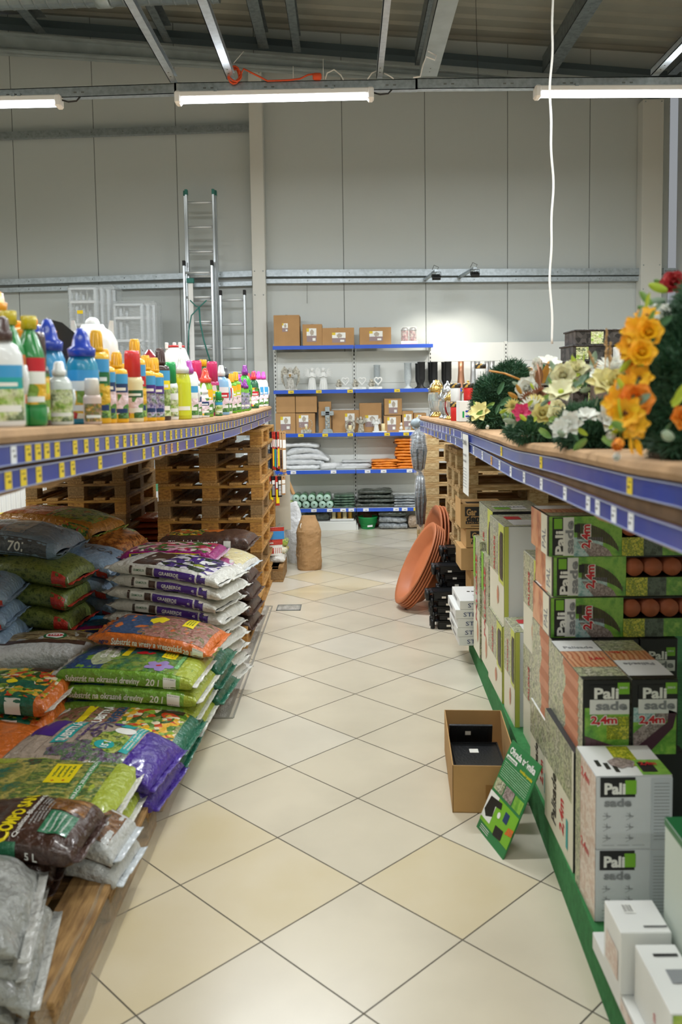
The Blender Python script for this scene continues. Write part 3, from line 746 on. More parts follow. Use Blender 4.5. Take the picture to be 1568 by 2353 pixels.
    if style == 'test':
        s = Sack(.62, .44, .15, seed, p=.7, droop=.03, wr=.8); mb = s.body(film_lg, nu=60); patch(mb, s.top(), -.24, -.06, .28, .2, pmat('print_roots', ['8a7a5a', '5a4026', 'b5a57a', '6a4a2a', '3a2a1c'], 7, stretch=(1, 5, 1)), 16, 10)
        patch(mb, s.top(.002), -.26, -.11, .24, -.055, ph_bark2, 16, 3); blob(mb, s.top(.003), .07, .0, .06, .05, darkgreenprint); blob(mb, s.top(.0036), .07, .0, .05, .04, whiteprint); blob(mb, s.top(.0042), .07, .0, .04, .022, redprint); lettering(mb, 'TEST', s.top(.005), whiteprint, .022, (.07, 0), bold=.04, wid=.06)
        return s, mb, film_lg
    if style == 'veg':
        s = Sack(.60, .42, .10, seed, p=.42, droop=.03, wr=.9); mb = s.body(film_teal, [(.82, 1, film_orange)], nu=56); patch(mb, s.top(), -.28, -.19, .27, .2, ph_veg, 18, 12)
        patch(mb, s.top(.002), .0, -.06, .17, .0, film_teal, 8, 4); blob(mb, s.top(.003), .08, -.03, .025, .025, yellowprint); patch(mb, s.top(.003), .1, .13, .2, .18, film_brown, 5, 3)
        lettering(mb, 'UNIVERZÁL', s.front(.003), whiteprint, .03, (-.06, 0), bold=.03); patch(mb, s.front(.003), .12, -.03, .19, .035, whiteprint, 3, 3)
        return s, mb, film_w
    if style == 'veg2':
        s = Sack(.66, .40, .09, seed, p=.42, droop=.03, wr=.9); mb = s.body(P('film_olive', '8f8f5a'), [(.86, 1, film_teal)], nu=56); patch(mb, s.top(), .0, -.19, .28, .19, ph_veg, 14, 12); patch(mb, s.top(), -.3, -.19, .0, .19, ph_heather, 10, 10)
        patch(mb, s.top(.002), -.19, -.12, -.15, .17, yellowprint, 3, 10)
        lettering(mb, 'SUBSTRÁT', s.top(.003), whiteprint, .04, (-.09, .03), rot=PI/2, wid=.28, bold=.05); lettering(mb, 'UNIVERZÁL', s.top(.003), film_blue, .04, (-.03, .03), rot=PI/2, wid=.3, bold=.05); patch(mb, s.top(.003), .15, .1, .26, .17, film_brown, 5, 3); blob(mb, s.top(.003), .16, -.12, .02, .02, yellowprint)
        return s, mb, film_teal
    if style == 'orange':
        s = Sack(.60, .40, .10, seed, p=.6, droop=.05, wr=1.); mb = s.body(film_orange, [(-1, .3, P('film_green3', '4f7a34'))], nu=52); patch(mb, s.top(), -.28, -.18, .1, .18, ph_veg, 12, 10)
        return s, mb, film_orange
    if style == 'petunie':
        s = Sack(.60, .38, .08, seed, p=.42, droop=.02, wr=.7); mb = s.body(film_mag, nu=56); patch(mb, s.top(), -.28, -.17, .26, .18, ph_floral, 14, 8)
        patch(mb, s.front(), -.24, -.024, .21, .024, yellowprint, 16, 4); patch(mb, s.front(.002), -.23, -.02, -.13, .02, navyprint, 5, 3); lettering(mb, 'SURFÍNIE A PETÚNIE', s.front(.0026), darkgreenprint, .019, (.03, 0), wid=.24, bold=.02); blob(mb, s.front(.0026), .19, 0, .03, .02, navyprint); lettering(mb, '20', s.front(.0036), whiteprint, .017, (.19, 0), bold=.04)
        return s, mb, P('film_pink_white', 'd9b3cc')
    if style == 'blueflower':
        s = Sack(.55, .38, .085, seed, p=.45, droop=.02, wr=.7); mb = s.body(film_mag, nu=48); patch(mb, s.top(), -.22, -.16, .24, .17, P('film_sky', '2f7fa8'), 12, 8); patch(mb, s.front(), -.24, -.025, .2, .025, yellowprint, 12, 3); patch(mb, s.front(.002), -.05, -.02, .06, .02, navyprint, 5, 3)
        return s, mb, film_mag
    if style == 'kompost':
        s = Sack(.66, .40, .14, seed, p=.6, droop=.0, wr=.9); mb = s.body(ph_bark2, nu=60); patch(mb, s.top(), -.3, -.14, -.02, .16, ph_veg, 10, 8); blob(mb, s.top(.002), .04, .02, .07, .06, film_orange, irr=.2); patch(mb, s.top(.0018), -.3, -.05, -.1, .02, ph_bark, 6, 4)
        lettering(mb, 'Záhradnícky kompost', s.front(.003), whiteprint, .033, (-.07, .02), wid=.36, bold=.03); patch(mb, s.front(.003), .15, -.02, .2, .03, whiteprint, 3, 3)
        return s, mb, film_brown
    if style == 'cream':
        s = Sack(.62, .40, .09, seed, p=.45, droop=.03, wr=.9); mb = s.body(film_w, nu=50); patch(mb, s.top(), -.05, -.18, .29, .16, film_cream, 12, 8); patch(mb, s.top(.002), -.28, -.16, .06, .16, ph_veg, 10, 8); patch(mb, s.top(.003), .0, .02, .12, .15, film_slate, 5, 5)
        return s, mb, P('film_pale_blue_white', 'ccd3d8')
    if style == 'barkdark':
        s = Sack(.62, .40, .12, seed, p=.65, droop=.05, wr=1.2); return s, s.body(ph_bark2, nu=50), film_brown
    if style == 'bark':
        s = Sack(.66, .46, .15, seed, p=.65, droop=.05, wr=1.); mb = s.body(ph_bark, nu=52); patch(mb, s.top(), -.3, -.15, .0, .15, yellowprint, 8, 8); patch(mb, s.top(.002), -.24, -.12, -.06, .12, film_orange, 6, 6)
        return s, mb, film_brown
    if style == 'fifty':
        s = Sack(.74, .50, .16, seed, p=.6, droop=.04, wr=.8); mb = s.body(P('film_amber', 'c98a35'), nu=56); patch(mb, s.top(), -.32, -.2, .05, .22, film_orange, 12, 10); patch(mb, s.top(), .0, -.2, .33, .2, ph_garden, 12, 10); patch(mb, s.front(.002), .12, -.06, .34, .05, ph_veg, 8, 4)
        for k in range(4): patch(mb, s.top(.002), -.26+k*.045, .1, -.225+k*.045, .2, yellowprint, 2, 4)
        for k in range(3): lettering(mb, ('hnojivo', 'výživná', 'pôda')[k], s.top(.003), whiteprint, .03, (-.12, .06-k*.05), wid=.15, bold=.03)
        lettering(mb, '50l', s.front(.003), whiteprint, .04, (.04, 0), bold=.03, shear=.15)
        return s, mb, ph_garden
    if style == 'seventy':
        s = Sack(.78, .50, .17, seed, p=.6, droop=.05, wr=.8); mb = s.body(P('film_rust', '8a4a22'), [(.1, 1, film_grayblue)], nu=60); patch(mb, s.front(), .05, -.07, .33, .05, film_slate, 10, 6); patch(mb, s.top(), .05, -.2, .17, .2, film_lg, 5, 8)
        lettering(mb, 'Záhradná', s.top(.003), whiteprint, .07, (-.17, .03), wid=.4, bold=.04); lettering(mb, 'deňá', s.front(.003), yellowprint, .05, (-.05, 0), wid=.14, bold=.03); lettering(mb, '70l', s.front(.004), whiteprint, .055, (.15, 0), bold=.02, shear=.15)
        lettering(mb, 'Classic', s.top(.003), film_slate, .05, (.26, .03), wid=.13)
        return s, mb, film_grayblue
    if style == 'blue':
        s = Sack(.62, .44, .14, seed, p=.65, droop=.05, wr=1.); mb = s.body(film_grayblue, [(-1, -.2, ph_moss)], nu=52); lettering(mb, 'VEGA', s.top(.003), film_slate, .06, (.14, .0), rot=.1, wid=.2, bold=.02); patch(mb, s.front(.002), .22, -.06, .29, .0, film_red, 4, 4)
        return s, mb, film_grayblue
    if style == 'moss':
        s = Sack(.60, .44, .15, seed, p=.7, droop=.05, wr=1.1); mb = s.body(ph_moss, nu=52); blob(mb, s.top(.003), -.1, .0, .09, .09, yellowprint, irr=.3); patch(mb, s.front(.002), .2, -.05, .28, .04, film_red, 4, 4)
        return s, mb, film_red
def f2(s, off): return s.front(off)
SK = {}
def sack(style, loc, rz, label, group=None, seed=0, rot=None, cat='sack'):
    key = (style, seed)
    r_ = rot if rot else (0, 0, rz)
    if key in SK: return dup(SK[key], loc, r_, label, group)
    s, mb, sm = sack_thing(style, seed)
    t = thing('soil_sack', label, cat, loc, group=group, rot=r_); mb.obj('sack_body', t)
    for sg in (-1, 1): s.seam(sg, sm).obj('end_seam', t)
    SK[key] = t; return t
ORD = ['bottom', 'second up', 'third up', 'fourth up', 'fifth up', 'sixth up', 'seventh up', 'eighth up', 'ninth up', 'tenth up']
def sacks(style, x, y, z0, n, dz, rz, text, what, tilt=0., seeds=(1, 2, 3), jit=.02, rollx=0.):
    for k in range(n):
        w_ = 'top' if k == n-1 else ORD[k]
        sack(style, (x+R.uniform(-jit, jit), y+R.uniform(-jit, jit)*.6, z0+k*dz), rz, '%s, %s %s' % (what, w_, text), what+' '+text, seeds[k % len(seeds)],
             rot=(rollx, tilt, rz+R.uniform(-.03, .03)))
DK = .144
# pallets under the sacks, right edge along the aisle
for x, y, t_ in ((-1.22, 2.72, 'in the lower left corner of the photo under grey sacks'), (-1.22, 4.03, 'under the green edged shrub soil sacks'), (-1.16, 5.28, 'under the tall stack of white and purple sacks'), (-1.13, 6.2, 'under the dark bark sacks before the pallet stack')):
    pallet('A' if y > 3 else 'B', (x, y if y < 6 else 6.3, 0), 0, 'wooden floor pallet '+t_, 'floor pallets along the left side of the aisle')
for x, y, t_ in ((-2.12, 3.9, 'at the left edge under vegetable print sacks'), (-2.1, 5.15, 'under the blue and moss green sacks'), (-2.1, 6.4, 'under the large bags of bark by the left stack')):
    pallet('B', (x, y, 0), 0, 'wooden floor pallet '+t_, 'floor pallets along the left side of the aisle')

G = sacks
G('greybag', -1.16, 2.24, DK, 4, .062, .2, 'in the lower left corner', 'pale grey sack with torn looking seam', seeds=(1, 2, 3), tilt=.06, jit=.03)
G('terra', -.94, 2.80, DK, 2, .075, -.12, 'beside the brown 5 L sack', 'small brown and white sack', tilt=.12, seeds=(1, 2), jit=.01)
sack('compo', (-1.07, 2.64, .30), -.05, 'dark brown 5 L sack with yellow sideways lettering and green patch', seed=1)
sack('compo', (-1.18, 2.68, .2), .1, 'dark brown sack under the one with yellow sideways lettering', seed=2)
sack('compo', (-1.2, 2.70, DK), .03, 'dark brown sack lowest under the yellow lettered one', seed=1)
G('agave', -1.22, 3.04, DK, 2, .085, -.02, 'before the lavender sacks', 'green sack with spiky leaf print and yellow panel', seeds=(1, 2), jit=.015)
G('lavender', -1.05, 3.40, DK-.01, 2, .085, -.12, 'overhanging the aisle', 'taupe and purple lavender soil sack', tilt=.04, seeds=(2, 1), jit=.02)
G('orange', -1.62, 3.45, DK, 2, .1, .1, 'at the left edge', 'orange ended sack', seeds=(1, 2))
G('veg2', -1.05, 3.77, DK-.02, 2, .06, -.06, 'between lavender and green edged sacks', 'sack with vegetable print and blue lettering', seeds=(1, 2), tilt=.03)
G('veg', -1.64, 3.85, DK, 3, .095, -.05, 'at the left edge by green edged sacks', 'vegetable print sack with green side', seeds=(1, 2, 3))
G('dreviny', -1.04, 4.10, DK-.01, 4, .078, -.08, 'mid left row', 'green edged shrub soil sack with purple flower', tilt=.045, seeds=(1, 2, 3), jit=.012)
G('veg2', -1.0, 4.50, DK, 3, .075, -.08, 'hidden behind the green edged sacks', 'sack under the orange edged heather sack', seeds=(1, 2), tilt=.03)
sack('vresy', (-.98, 4.35, .465), -.12, 'orange edged heather soil sack with white lettering on top of its pile', seed=1, rot=(.03, .08, -.14))
G('test', -1.66, 4.48, DK, 2, .16, .12, 'behind the green edged sacks', 'grey and root brown sack with round red emblem', seeds=(2, 1))
G('graberde', -.98, 4.83, DK, 9, .071, -.26, 'in the tall stack above the aisle', 'white and purple grave soil sack', tilt=.07, seeds=(1, 2, 3, 4), jit=.022)
G('petunie', -1.1, 5.42, DK, 8, .078, -.08, 'just behind the white and purple stack', 'magenta sided petunia soil sack', seeds=(1, 2), tilt=-.0)
G('blueflower', -1.52, 5.05, DK, 3, .085, .3, 'left of the white and purple stack', 'magenta and blue flower soil sack', seeds=(1, 2))
G('barkdark', -.98, 5.98, DK, 4, .105, -.1, 'under the cream sack', 'dark bark sack', tilt=.1, seeds=(1, 2, 3))
sack('cream', (-.96, 5.72, .60), -.15, 'white and cream sack lying on dark bark sacks', seed=1, rot=(0, .1, -.2))
sack('kompost', (-1.02, 6.15, .60), -.06, 'dark brown garden compost sack with white lettering before the pallet stack', seed=1)
sack('barkdark', (-1.35, 6.0, .47), .1, 'dark bark sack left of the cream sack', seed=2)
G('blue', -2.13, 4.55, DK, 5, .125, .12, 'at the left edge', 'blue grey sack with red corner', seeds=(1, 2, 3), tilt=-.02)
G('moss', -1.86, 4.98, DK, 5, .13, -.1, 'between the blue grey sacks', 'moss green sack with red seam', seeds=(1, 2), tilt=.03)
G('blue', -1.72, 5.35, DK, 5, .125, -.15, 'behind the moss green sacks', 'blue grey sack', seeds=(3, 1, 2), tilt=.04)
G('bark', -1.78, 5.9, DK, 5, .13, -.1, 'left of the compost sack', 'orange brown bark sack', seeds=(1, 2, 3), tilt=.06)
sack('seventy', (-2.06, 5.1, .81), -.06, 'big rust and grey blue 70l sack at the left edge on top', seed=1, rot=(0, .05, -.05))
sack('fifty', (-2.0, 5.85, .80), -.2, 'big orange and garden print 50l sack behind the 70l sack', seed=1, rot=(0, .07, -.2))
sack('fifty', (-1.9, 6.0, .66), -.1, 'big garden print sack under the 50l sack', seed=2, rot=(0, .05, -.1))
# stretch film hanging off the near pallets
mb = MB(); sf = clear('pallet_film', 'b5aa98', .25, .35); n = 40; vs = []
for i in range(n+1):
    y = 2.05+1.85*i/n
    for k, z in enumerate((.16, .1, .04, .004)): vs.append((-.812+.012*noise.noise(Vector((y*5, z*20, 2)))+.018*k, y, z))
mb.add(vs, [(i*4+k, i*4+k+1, i*4+4+k+1, i*4+4+k) for i in range(n) for k in range(3)], sf, True)
tag(mb.obj('stretch_film'), 'cloudy stretch film hanging down the side of the nearest floor pallets', 'film')
# ---------------------------------------------------------------- green platform and the boxes on it
turf = mat('green_carpet', '3a8549', .95, var=.25, vs=40, bump=.5, bs=300)
mb = MB(); pts = [(1.2, .66), (2.2, .695), (3.3, .735), (4.4, .765), (5.62, .795)]
for (y0, x0), (y1, x1) in zip(pts, pts[1:]):
    mb.add([(x0, y0, 0), (x1, y1, 0), (x1, y1, DK), (x0, y0, DK), (2.4, y0, DK), (2.4, y1, DK), (2.4, y0, 0), (2.4, y1, 0)],
           [(0, 3, 2, 1), (3, 4, 5, 2), (4, 6, 7, 5)] + ([(1, 2, 5, 7)] if y1 == 5.62 else []) + ([(0, 6, 4, 3)] if y0 == 1.2 else []), turf)
tag(mb.obj('display_platform'), 'low platform covered in green carpet under the boxed edging on the right', 'platform')

terra = mat('terracotta', 'bf6a45', .6, var=.15, vs=8); terra_d = mat('terracotta_dark', '8a4a34', .7)
ph_grass = pmat('print_grass', ['3a7a2a', '6aa83a', '8fc24a', '5a9a34', 'a5d05a'], 8, coat=.2); ph_yel = pmat('print_yellow_shrub', ['8a9a20', 'd8d030', '5a7a20', 'e8e04a', '3a4a1a'], 60, coat=.2)
ph_dark = pmat('print_dark_leaf', ['1a241a', '3a4a3a', '5a6a5a', '222a22'], 50, coat=.2); ph_peb = pmat('print_pebbles', ['8a7a78', 'b5a5a0', '6a5a58', 'c5b8b2'], 90, coat=.2); ph_ice = pmat('print_pale_leaves', ['4a7a7a', '8ab5b5', 'c5dada', '3a5a5a'], 60, coat=.2)
ph_slats = pmat('print_terracotta_slats', ['d89a70', 'c87a50', 'a85a38', 'e0aa80'], 9, kind='wave', coat=.2); ph_blush = pmat('print_pink_pebbles', ['d8c0b0', 'c8a898', 'e5d8cc', 'b89888'], 40, coat=.2)
ph_leaf2 = pmat('print_shrubbery', ['5e6650', '8d9870', 'c8c8a5', '6a6e58', 'd8d4bc', '4a4e40'], 26, coat=.2)
cartongrey = mat('carton_grey_white', 'd5d9dc', .45, var=.05, vs=3); cartonw = mat('carton_white', 'e6e7e4', .45, var=.04, vs=3); limeprint = mat('lime_ink', '7ab82e', .4)
brownink = mat('brown_ink', '4c3432', .4); carton_blue = mat('carton_pale_blue', 'b5d0dc', .45); creamprint = mat('cream_ink', 'e3dfc9', .4); yellowgreen = mat('yellow_green_ink', 'c9cf5a', .4)
def faces(X0, X1, Y0, Y1, z0, z1):
    F = plane_fn(((X0+X1)/2, Y0, (z0+z1)/2), (1, 0, 0), (0, 0, 1), (0, -1, 0))
    Lf = plane_fn((X0, (Y0+Y1)/2, (z0+z1)/2), (0, -1, 0), (0, 0, 1), (-1, 0, 0))
    T = plane_fn(((X0+X1)/2, (Y0+Y1)/2, z1), (1, 0, 0), (0, 1, 0), (0, 0, 1))
    return F, Lf, T
def rect(mb, fn, a0, b0, a1, b1, m, lift=0, rot=0.):
    c = ((a0+a1)/2, (b0+b1)/2); P_ = []
    for a, b in ((a0, b0), (a1, b0), (a1, b1), (a0, b1)):
        x, y = a-c[0], b-c[1]; P_.append(fn(c[0]+x*math.cos(rot)-y*math.sin(rot), c[1]+x*math.sin(rot)+y*math.cos(rot)))
    n = (P_[1]-P_[0]).cross(P_[3]-P_[0]).normalized()*(.0006*lift)
    mb.add([p+n for p in P_], [(0, 1, 2, 3)], m)
def poly(mb, fn, pts, m, lift=0):
    P_ = [fn(a, b) for a, b in pts]; n = (fn(.01, 0)-fn(0, 0)).cross(fn(0, .01)-fn(0, 0)).normalized()
    mb.add([p+n*(.0006*lift) for p in P_], [tuple(range(len(pts)))], m)
def lift_fn(fn, k):
    n = (fn(.01, 0)-fn(0, 0)).cross(fn(0, .01)-fn(0, 0)).normalized()*(.0006*k)
    return lambda a, b: fn(a, b)+n
def disc(mb, fn, a, b, ra, rb, m, lift=0, n=20): poly(mb, fn, [(a+ra*math.cos(2*PI*k/n), b+rb*math.sin(2*PI*k/n)) for k in range(n)], m, lift)
def logo_up(mb, fn, a, b, s):
    """Pali / sade on black over white, upright, about s wide"""
    rect(mb, fn, a, b-.02*s, a+s*.72, b+.36*s, blackprint, 1); rect(mb, fn, a+s*.7, b+.12*s, a+s, b+.42*s, limeprint, 2); rect(mb, fn, a, b-.40*s, a+s, b-.02*s, cartonw, 1)
    lettering(mb, 'Pali', lift_fn(fn, 3), whiteprint, .27*s, (a+.42*s, b+.15*s), wid=.62*s, bold=.05)
    lettering(mb, 'sade', lift_fn(fn, 3), greyprint, .22*s, (a+.55*s, b-.17*s), wid=.8*s, bold=.05)
    lettering(mb, 'DEKO', lift_fn(fn, 3), whiteprint, .05*s, (a+.85*s, b+.29*s), wid=.2*s, bold=.03)
def logo_side(mb, fn, a, h, flip=1, light=False):
    """the same mark turned a quarter, reading upward, standing at a, face height h"""
    rect(mb, fn, a, -h*.5, a+.04, h*.5, blackprint, 1); rect(mb, fn, a+.04, -h*.5, a+.08, h*.5, cartonw, 1); rect(mb, fn, a+.006, h*.2, a+.036, h*.47, limeprint, 2)
    lettering(mb, 'Pali', lift_fn(fn, 3), whiteprint, .034, (a+.028, -h*.16), rot=PI/2*flip, wid=h*.62, bold=.05)
    lettering(mb, 'sade', lift_fn(fn, 3), greyprint, .028, (a+.063, -h*.02), rot=PI/2*flip, wid=h*.86, bold=.05)
def palisade_side(mb, Lf, D, H, kind):
    """printed long side toward the aisle"""
    hd, hh = D/2, H/2
    if kind == 'slats':
        rect(mb, Lf, -hd, -hh, hd, hh, ph_leaf2, 1)
        n = 9
        for k in range(n):
            b0 = -hh+H*k/n; poly(mb, Lf, [(-hd*.1+.02*math.sin(k*1.3), b0), (hd*.72, b0-.01*0), (hd*.78, b0+H/n), (-hd*.05+.02*math.sin(k*1.3+1), b0+H/n)], terraP if k % 2 else terraP2, 2)
    elif kind == 'cream':
        rect(mb, Lf, -hd, -hh, hd, hh, creamprint, 1); rect(mb, Lf, -hd, hh*.1, hd*.9, hh, ph_leaf2, 2)
        lettering(mb, 'Palisade', lift_fn(Lf, 3), blackprint, D*.16, (-hd*.3, -hh*.35), rot=PI/2, wid=H*.45, bold=.04); lettering(mb, '2,4m', lift_fn(Lf, 3), redprint, D*.14, (hd*.25, -hh*.4), rot=PI/2, wid=H*.3, bold=.04)
        rect(mb, Lf, hd*.55, -hh*.8, hd*.68, -hh*.3, tealprint, 3)
    elif kind == 'window':
        rect(mb, Lf, -hd, -hh, hd, hh, creamprint, 1); rect(mb, Lf, -hd, -hh*.1, hd, hh, ph_leaf2, 2); rect(mb, Lf, hd*.3, -hh*.2, hd, hh, yellowgreen, 3)
        pts = [(hd*.42, -hh*.02), (hd*.55, -hh*.12), (hd*.9, -hh*.12), (hd*.9, hh*.85), (hd*.55, hh*.85), (hd*.42, hh*.72)]; poly(mb, Lf, pts, blackprint, 4)
        for k in range(4): 
            disc(mb, Lf, hd*.72, hh*(.03+.24*k), hd*.16, hh*.1, brownink if kind else terra, 5); disc(mb, Lf, hd*.76, hh*(.03+.24*k), hd*.12, hh*.08, blackprint, 6)
        lettering(mb, 'PALISADE', lift_fn(Lf, 4), redprint, D*.1, (-hd*.3, hh*.3), rot=PI/2, wid=H*.35, bold=.03); blob(mb, lift_fn(Lf, 4), hd*.2, -hh*.5, D*.07, H*.09, terraP, irr=.4)
    elif kind == 'windowo':
        palisade_side(mb, Lf, D, H, 'window')
        for k in range(4): disc(mb, Lf, hd*.72, hh*(.03+.24*k), hd*.15, hh*.1, terra, 7); disc(mb, Lf, hd*.76, hh*(.03+.24*k), hd*.09, hh*.07, terra_d, 8)
    elif kind == 'pink':
        rect(mb, Lf, -hd, -hh, hd, hh, ph_blush, 1); rect(mb, Lf, -hd, -hh, -hd*.5, hh, ph_leaf2, 2); lettering(mb, '2,4m', lift_fn(Lf, 3), redprint, D*.12, (hd*.0, hh*.6), wid=D*.4, bold=.03)
    elif kind == 'orange':
        rect(mb, Lf, -hd, -hh, hd, hh, ph_slats, 1); rect(mb, Lf, hd*.2, -hh, hd*.85, hh, creamprint, 2); lettering(mb, 'PAL', lift_fn(Lf, 3), greyprint, D*.2, (hd*.5, -hh*.2), rot=PI/2, wid=H*.5); rect(mb, Lf, hd*.85, -hh, hd, hh, blackprint, 2)
terraP = mat('print_terracotta', 'd08c6c', .45, var=.12, vs=10); terraP2 = mat('print_terracotta_deep', 'bd7452', .45, var=.12, vs=10)
def pal_front_h(mb, F, W, H):
    hw, hh = W/2, H/2; x0 = -hw
    rect(mb, F, -hw, -hh, x0+.27, hh, ph_grass, 1); rect(mb, F, x0+.27, -hh, hw, -H*.04, ph_grass, 1); logo_side(mb, lift_fn(F, 1), x0+.012, H*.96)
    rect(mb, F, x0+.092, -hh, x0+.2, -hh*.05, ph_ice, 2)
    # brown curved edging over pebbles
    def arc(r0, r1, m, l):
        c = (x0+.10, -hh-.06); A = [math.radians(t) for t in range(8, 88, 6)]
        for t0, t1 in zip(A, A[1:]):
            poly(mb, F, [(c[0]+r0*1.0*math.cos(t0), c[1]+r0*math.sin(t0)), (c[0]+r1*math.cos(t0), c[1]+r1*math.sin(t0)), (c[0]+r1*math.cos(t1), c[1]+r1*math.sin(t1)), (c[0]+r0*math.cos(t1), c[1]+r0*math.sin(t1))], m, l)
    c0 = (x0+.10, -hh)
    for k in range(26):
        t0, t1 = k/26, (k+.72)/26
        def cv(t, w_): return (x0+.105+.16*t, -hh+(H*.84-w_)*(1-t**2.2)**.6*.98)
        if k < 25: poly(mb, F, [cv(t0, .06), cv(t0, 0), cv(t1, 0), cv(t1, .06)], brownink, 4)
    pts = [(x0+.105+.13*t, -hh+(H*.84-.066)*(1-t**2.2)**.6*.95) for t in [k/12 for k in range(13)]]
    poly(mb, F, [(x0+.15, -hh)] + pts, ph_peb, 3)
    rect(mb, F, x0+.094, hh*.2, x0+.115, hh*.6, blackprint, 5)
    lettering(mb, '2,4m', lift_fn(F, 7), whiteprint, .032, (x0+.135, 0), rot=PI/2, wid=H*.62, bold=.12); lettering(mb, '2,4m', lift_fn(F, 8), redprint, .030, (x0+.135, 0), rot=PI/2, wid=H*.6, bold=.05)
    a = x0+.27
    rect(mb, F, a, -hh, a+.08, -H*.04, ph_yel, 5); rect(mb, F, a+.08, -hh, a+.15, -H*.04, ph_dark, 5)
def pal_front_v(mb, F, W, H, style):
    hw, hh = W/2, H/2; rect(mb, F, -hw, -hh, hw, hh, blackprint, 1); rect(mb, F, -hw+.005, -hh+.006, hw-.004, hh*.28, ph_grass if style else ph_grass, 2)
    if style == 0:
        rect(mb, F, 0, -hh*.55, hw-.004, hh*.05, ph_yel, 3); poly(mb, F, [(-hw+.005, -hh+.006), (hw-.004, -hh+.006), (hw-.004, -hh*.85), (-hw+.005, -hh*.45)], mat('mauve_ink', '5e4048', .5), 4)
        for k in range(8): rect(mb, F, -hw+.007+k*.018, -hh+.006, -hw+.009+k*.018, -hh*(.5+.045*k), brownink, 5)
    else:
        rect(mb, F, -hw+.005, -hh*.1, 0, hh*.28, ph_ice, 3); poly(mb, F, [(-hw+.005, -hh*.95), (hw*.5, -hh*.1), (hw*.75, hh*.2), (hw*.2, hh*.2), (-hw+.005, -hh*.4)], ph_peb, 4)
        poly(mb, F, [(-hw+.005, -hh+.006), (-hw+.05, -hh+.006), (hw*.8, -hh*.25), (hw*.95, hh*.15), (hw*.6, hh*.22), (hw*.55, -hh*.1), (-hw+.005, -hh*.82)], mat('maroon_ink', '4a2436', .5), 5)
    logo_up(mb, lift_fn(F, 4), -hw+.02, hh*.52, W*.84)
    lettering(mb, '2,4m', lift_fn(F, 9), whiteprint, .026, (-.01, hh*-.02), wid=W*.58, bold=.12); lettering(mb, '2,4m', lift_fn(F, 10), redprint, .024, (-.01, hh*-.02), wid=W*.56, bold=.05)
def carton(label, X0, X1, Y0, Y1, z0, z1, base, art, group=None, name='edging_box', cat='box', rz=0., b=.002):
    """art(mb, F, Lf, T, W, D, H); the mesh is centred on its footprint"""
    cx, cy = (X0+X1)/2, (Y0+Y1)/2; w_, d_, h_ = X1-X0, Y1-Y0, z1-z0
    mb = MB(); mb.box(-w_/2, -d_/2, 0, w_/2, d_/2, h_-.0008, base, b)
    F, Lf, T = faces(-w_/2, w_/2, -d_/2, d_/2, 0, h_); art(mb, F, Lf, T, w_, d_, h_)
    return tag(mb.obj(name, loc=(cx, cy, z0), rot=(0, 0, rz)), label, cat, group)
def top_print(mb, T, w_, d_, k=0):
    rect(mb, T, -w_/2, -d_/2, w_/2, d_/2, blackprint, 1); rect(mb, T, -w_/2+.004, -d_*.5+.004, w_/2-.004, -d_*.2, ph_leaf2, 2); rect(mb, T, -w_/2+.004, -d_*.2, w_/2-.004, d_*.14, ph_slats, 3); rect(mb, T, -w_/2+.004, d_*.14, w_/2-.004, d_*.46, cartonw, 3)
    lettering(mb, 'Palisade', lift_fn(T, 4), greyprint, .03, (.02, d_*.28), wid=w_*.6, bold=.04); rect(mb, T, w_*.1, d_*.12, w_*.3, d_*.2, limeprint, 4)
cap_b = mat('black_box', '1d1e1f', .5)
GP = 'printed palisade boxes piled beside the aisle'
# three lying boxes with round-pipe windows
for k, lab in enumerate(('lowest', 'middle', 'top')):
    dx = (-.0, .012, -.008)[k]; z0 = .802+k*.1535; W_, D_, H_ = .62, .30, .150; X0, Y0 = .752+dx, 3.15+(k == 1)*.01
    t = thing('edging_box', '%s of the three lying palisade boxes with terracotta pipe ends in a window' % lab, 'box', (X0+W_/2, Y0+D_/2, z0), group=GP)
    mb = MB(); a = .27
    # carton with a real window: front built round the opening
    mb.box(-W_/2, -D_/2, 0, -W_/2+a, D_/2, H_, cap_b, .002); mb.box(-W_/2+a, -D_/2, 0, W_/2, D_/2, H_*.46, cap_b, .002); mb.box(-W_/2+a, -D_/2, H_*.97, W_/2, D_/2, H_, cap_b); mb.box(-W_/2+a, D_/2-.01, H_*.46, W_/2, D_/2, H_*.97, cap_b)
    F, Lf, T = faces(-W_/2, W_/2, -D_/2, D_/2, 0, H_); pal_front_h(mb, F, W_, H_)
    palisade_side(mb, Lf, D_, H_, 'orange'); top_print(mb, T, W_, D_)
    mb.obj('carton', t)
    for q in range(5):
        c = -W_/2+a+.034+q*.071; p_ = MB(); p_.cyl((c, -D_/2+.006, H_*.46+.037), (c, D_/2-.02, H_*.46+.037), .0335, terra, 18); p_.obj('edging_roll', t)
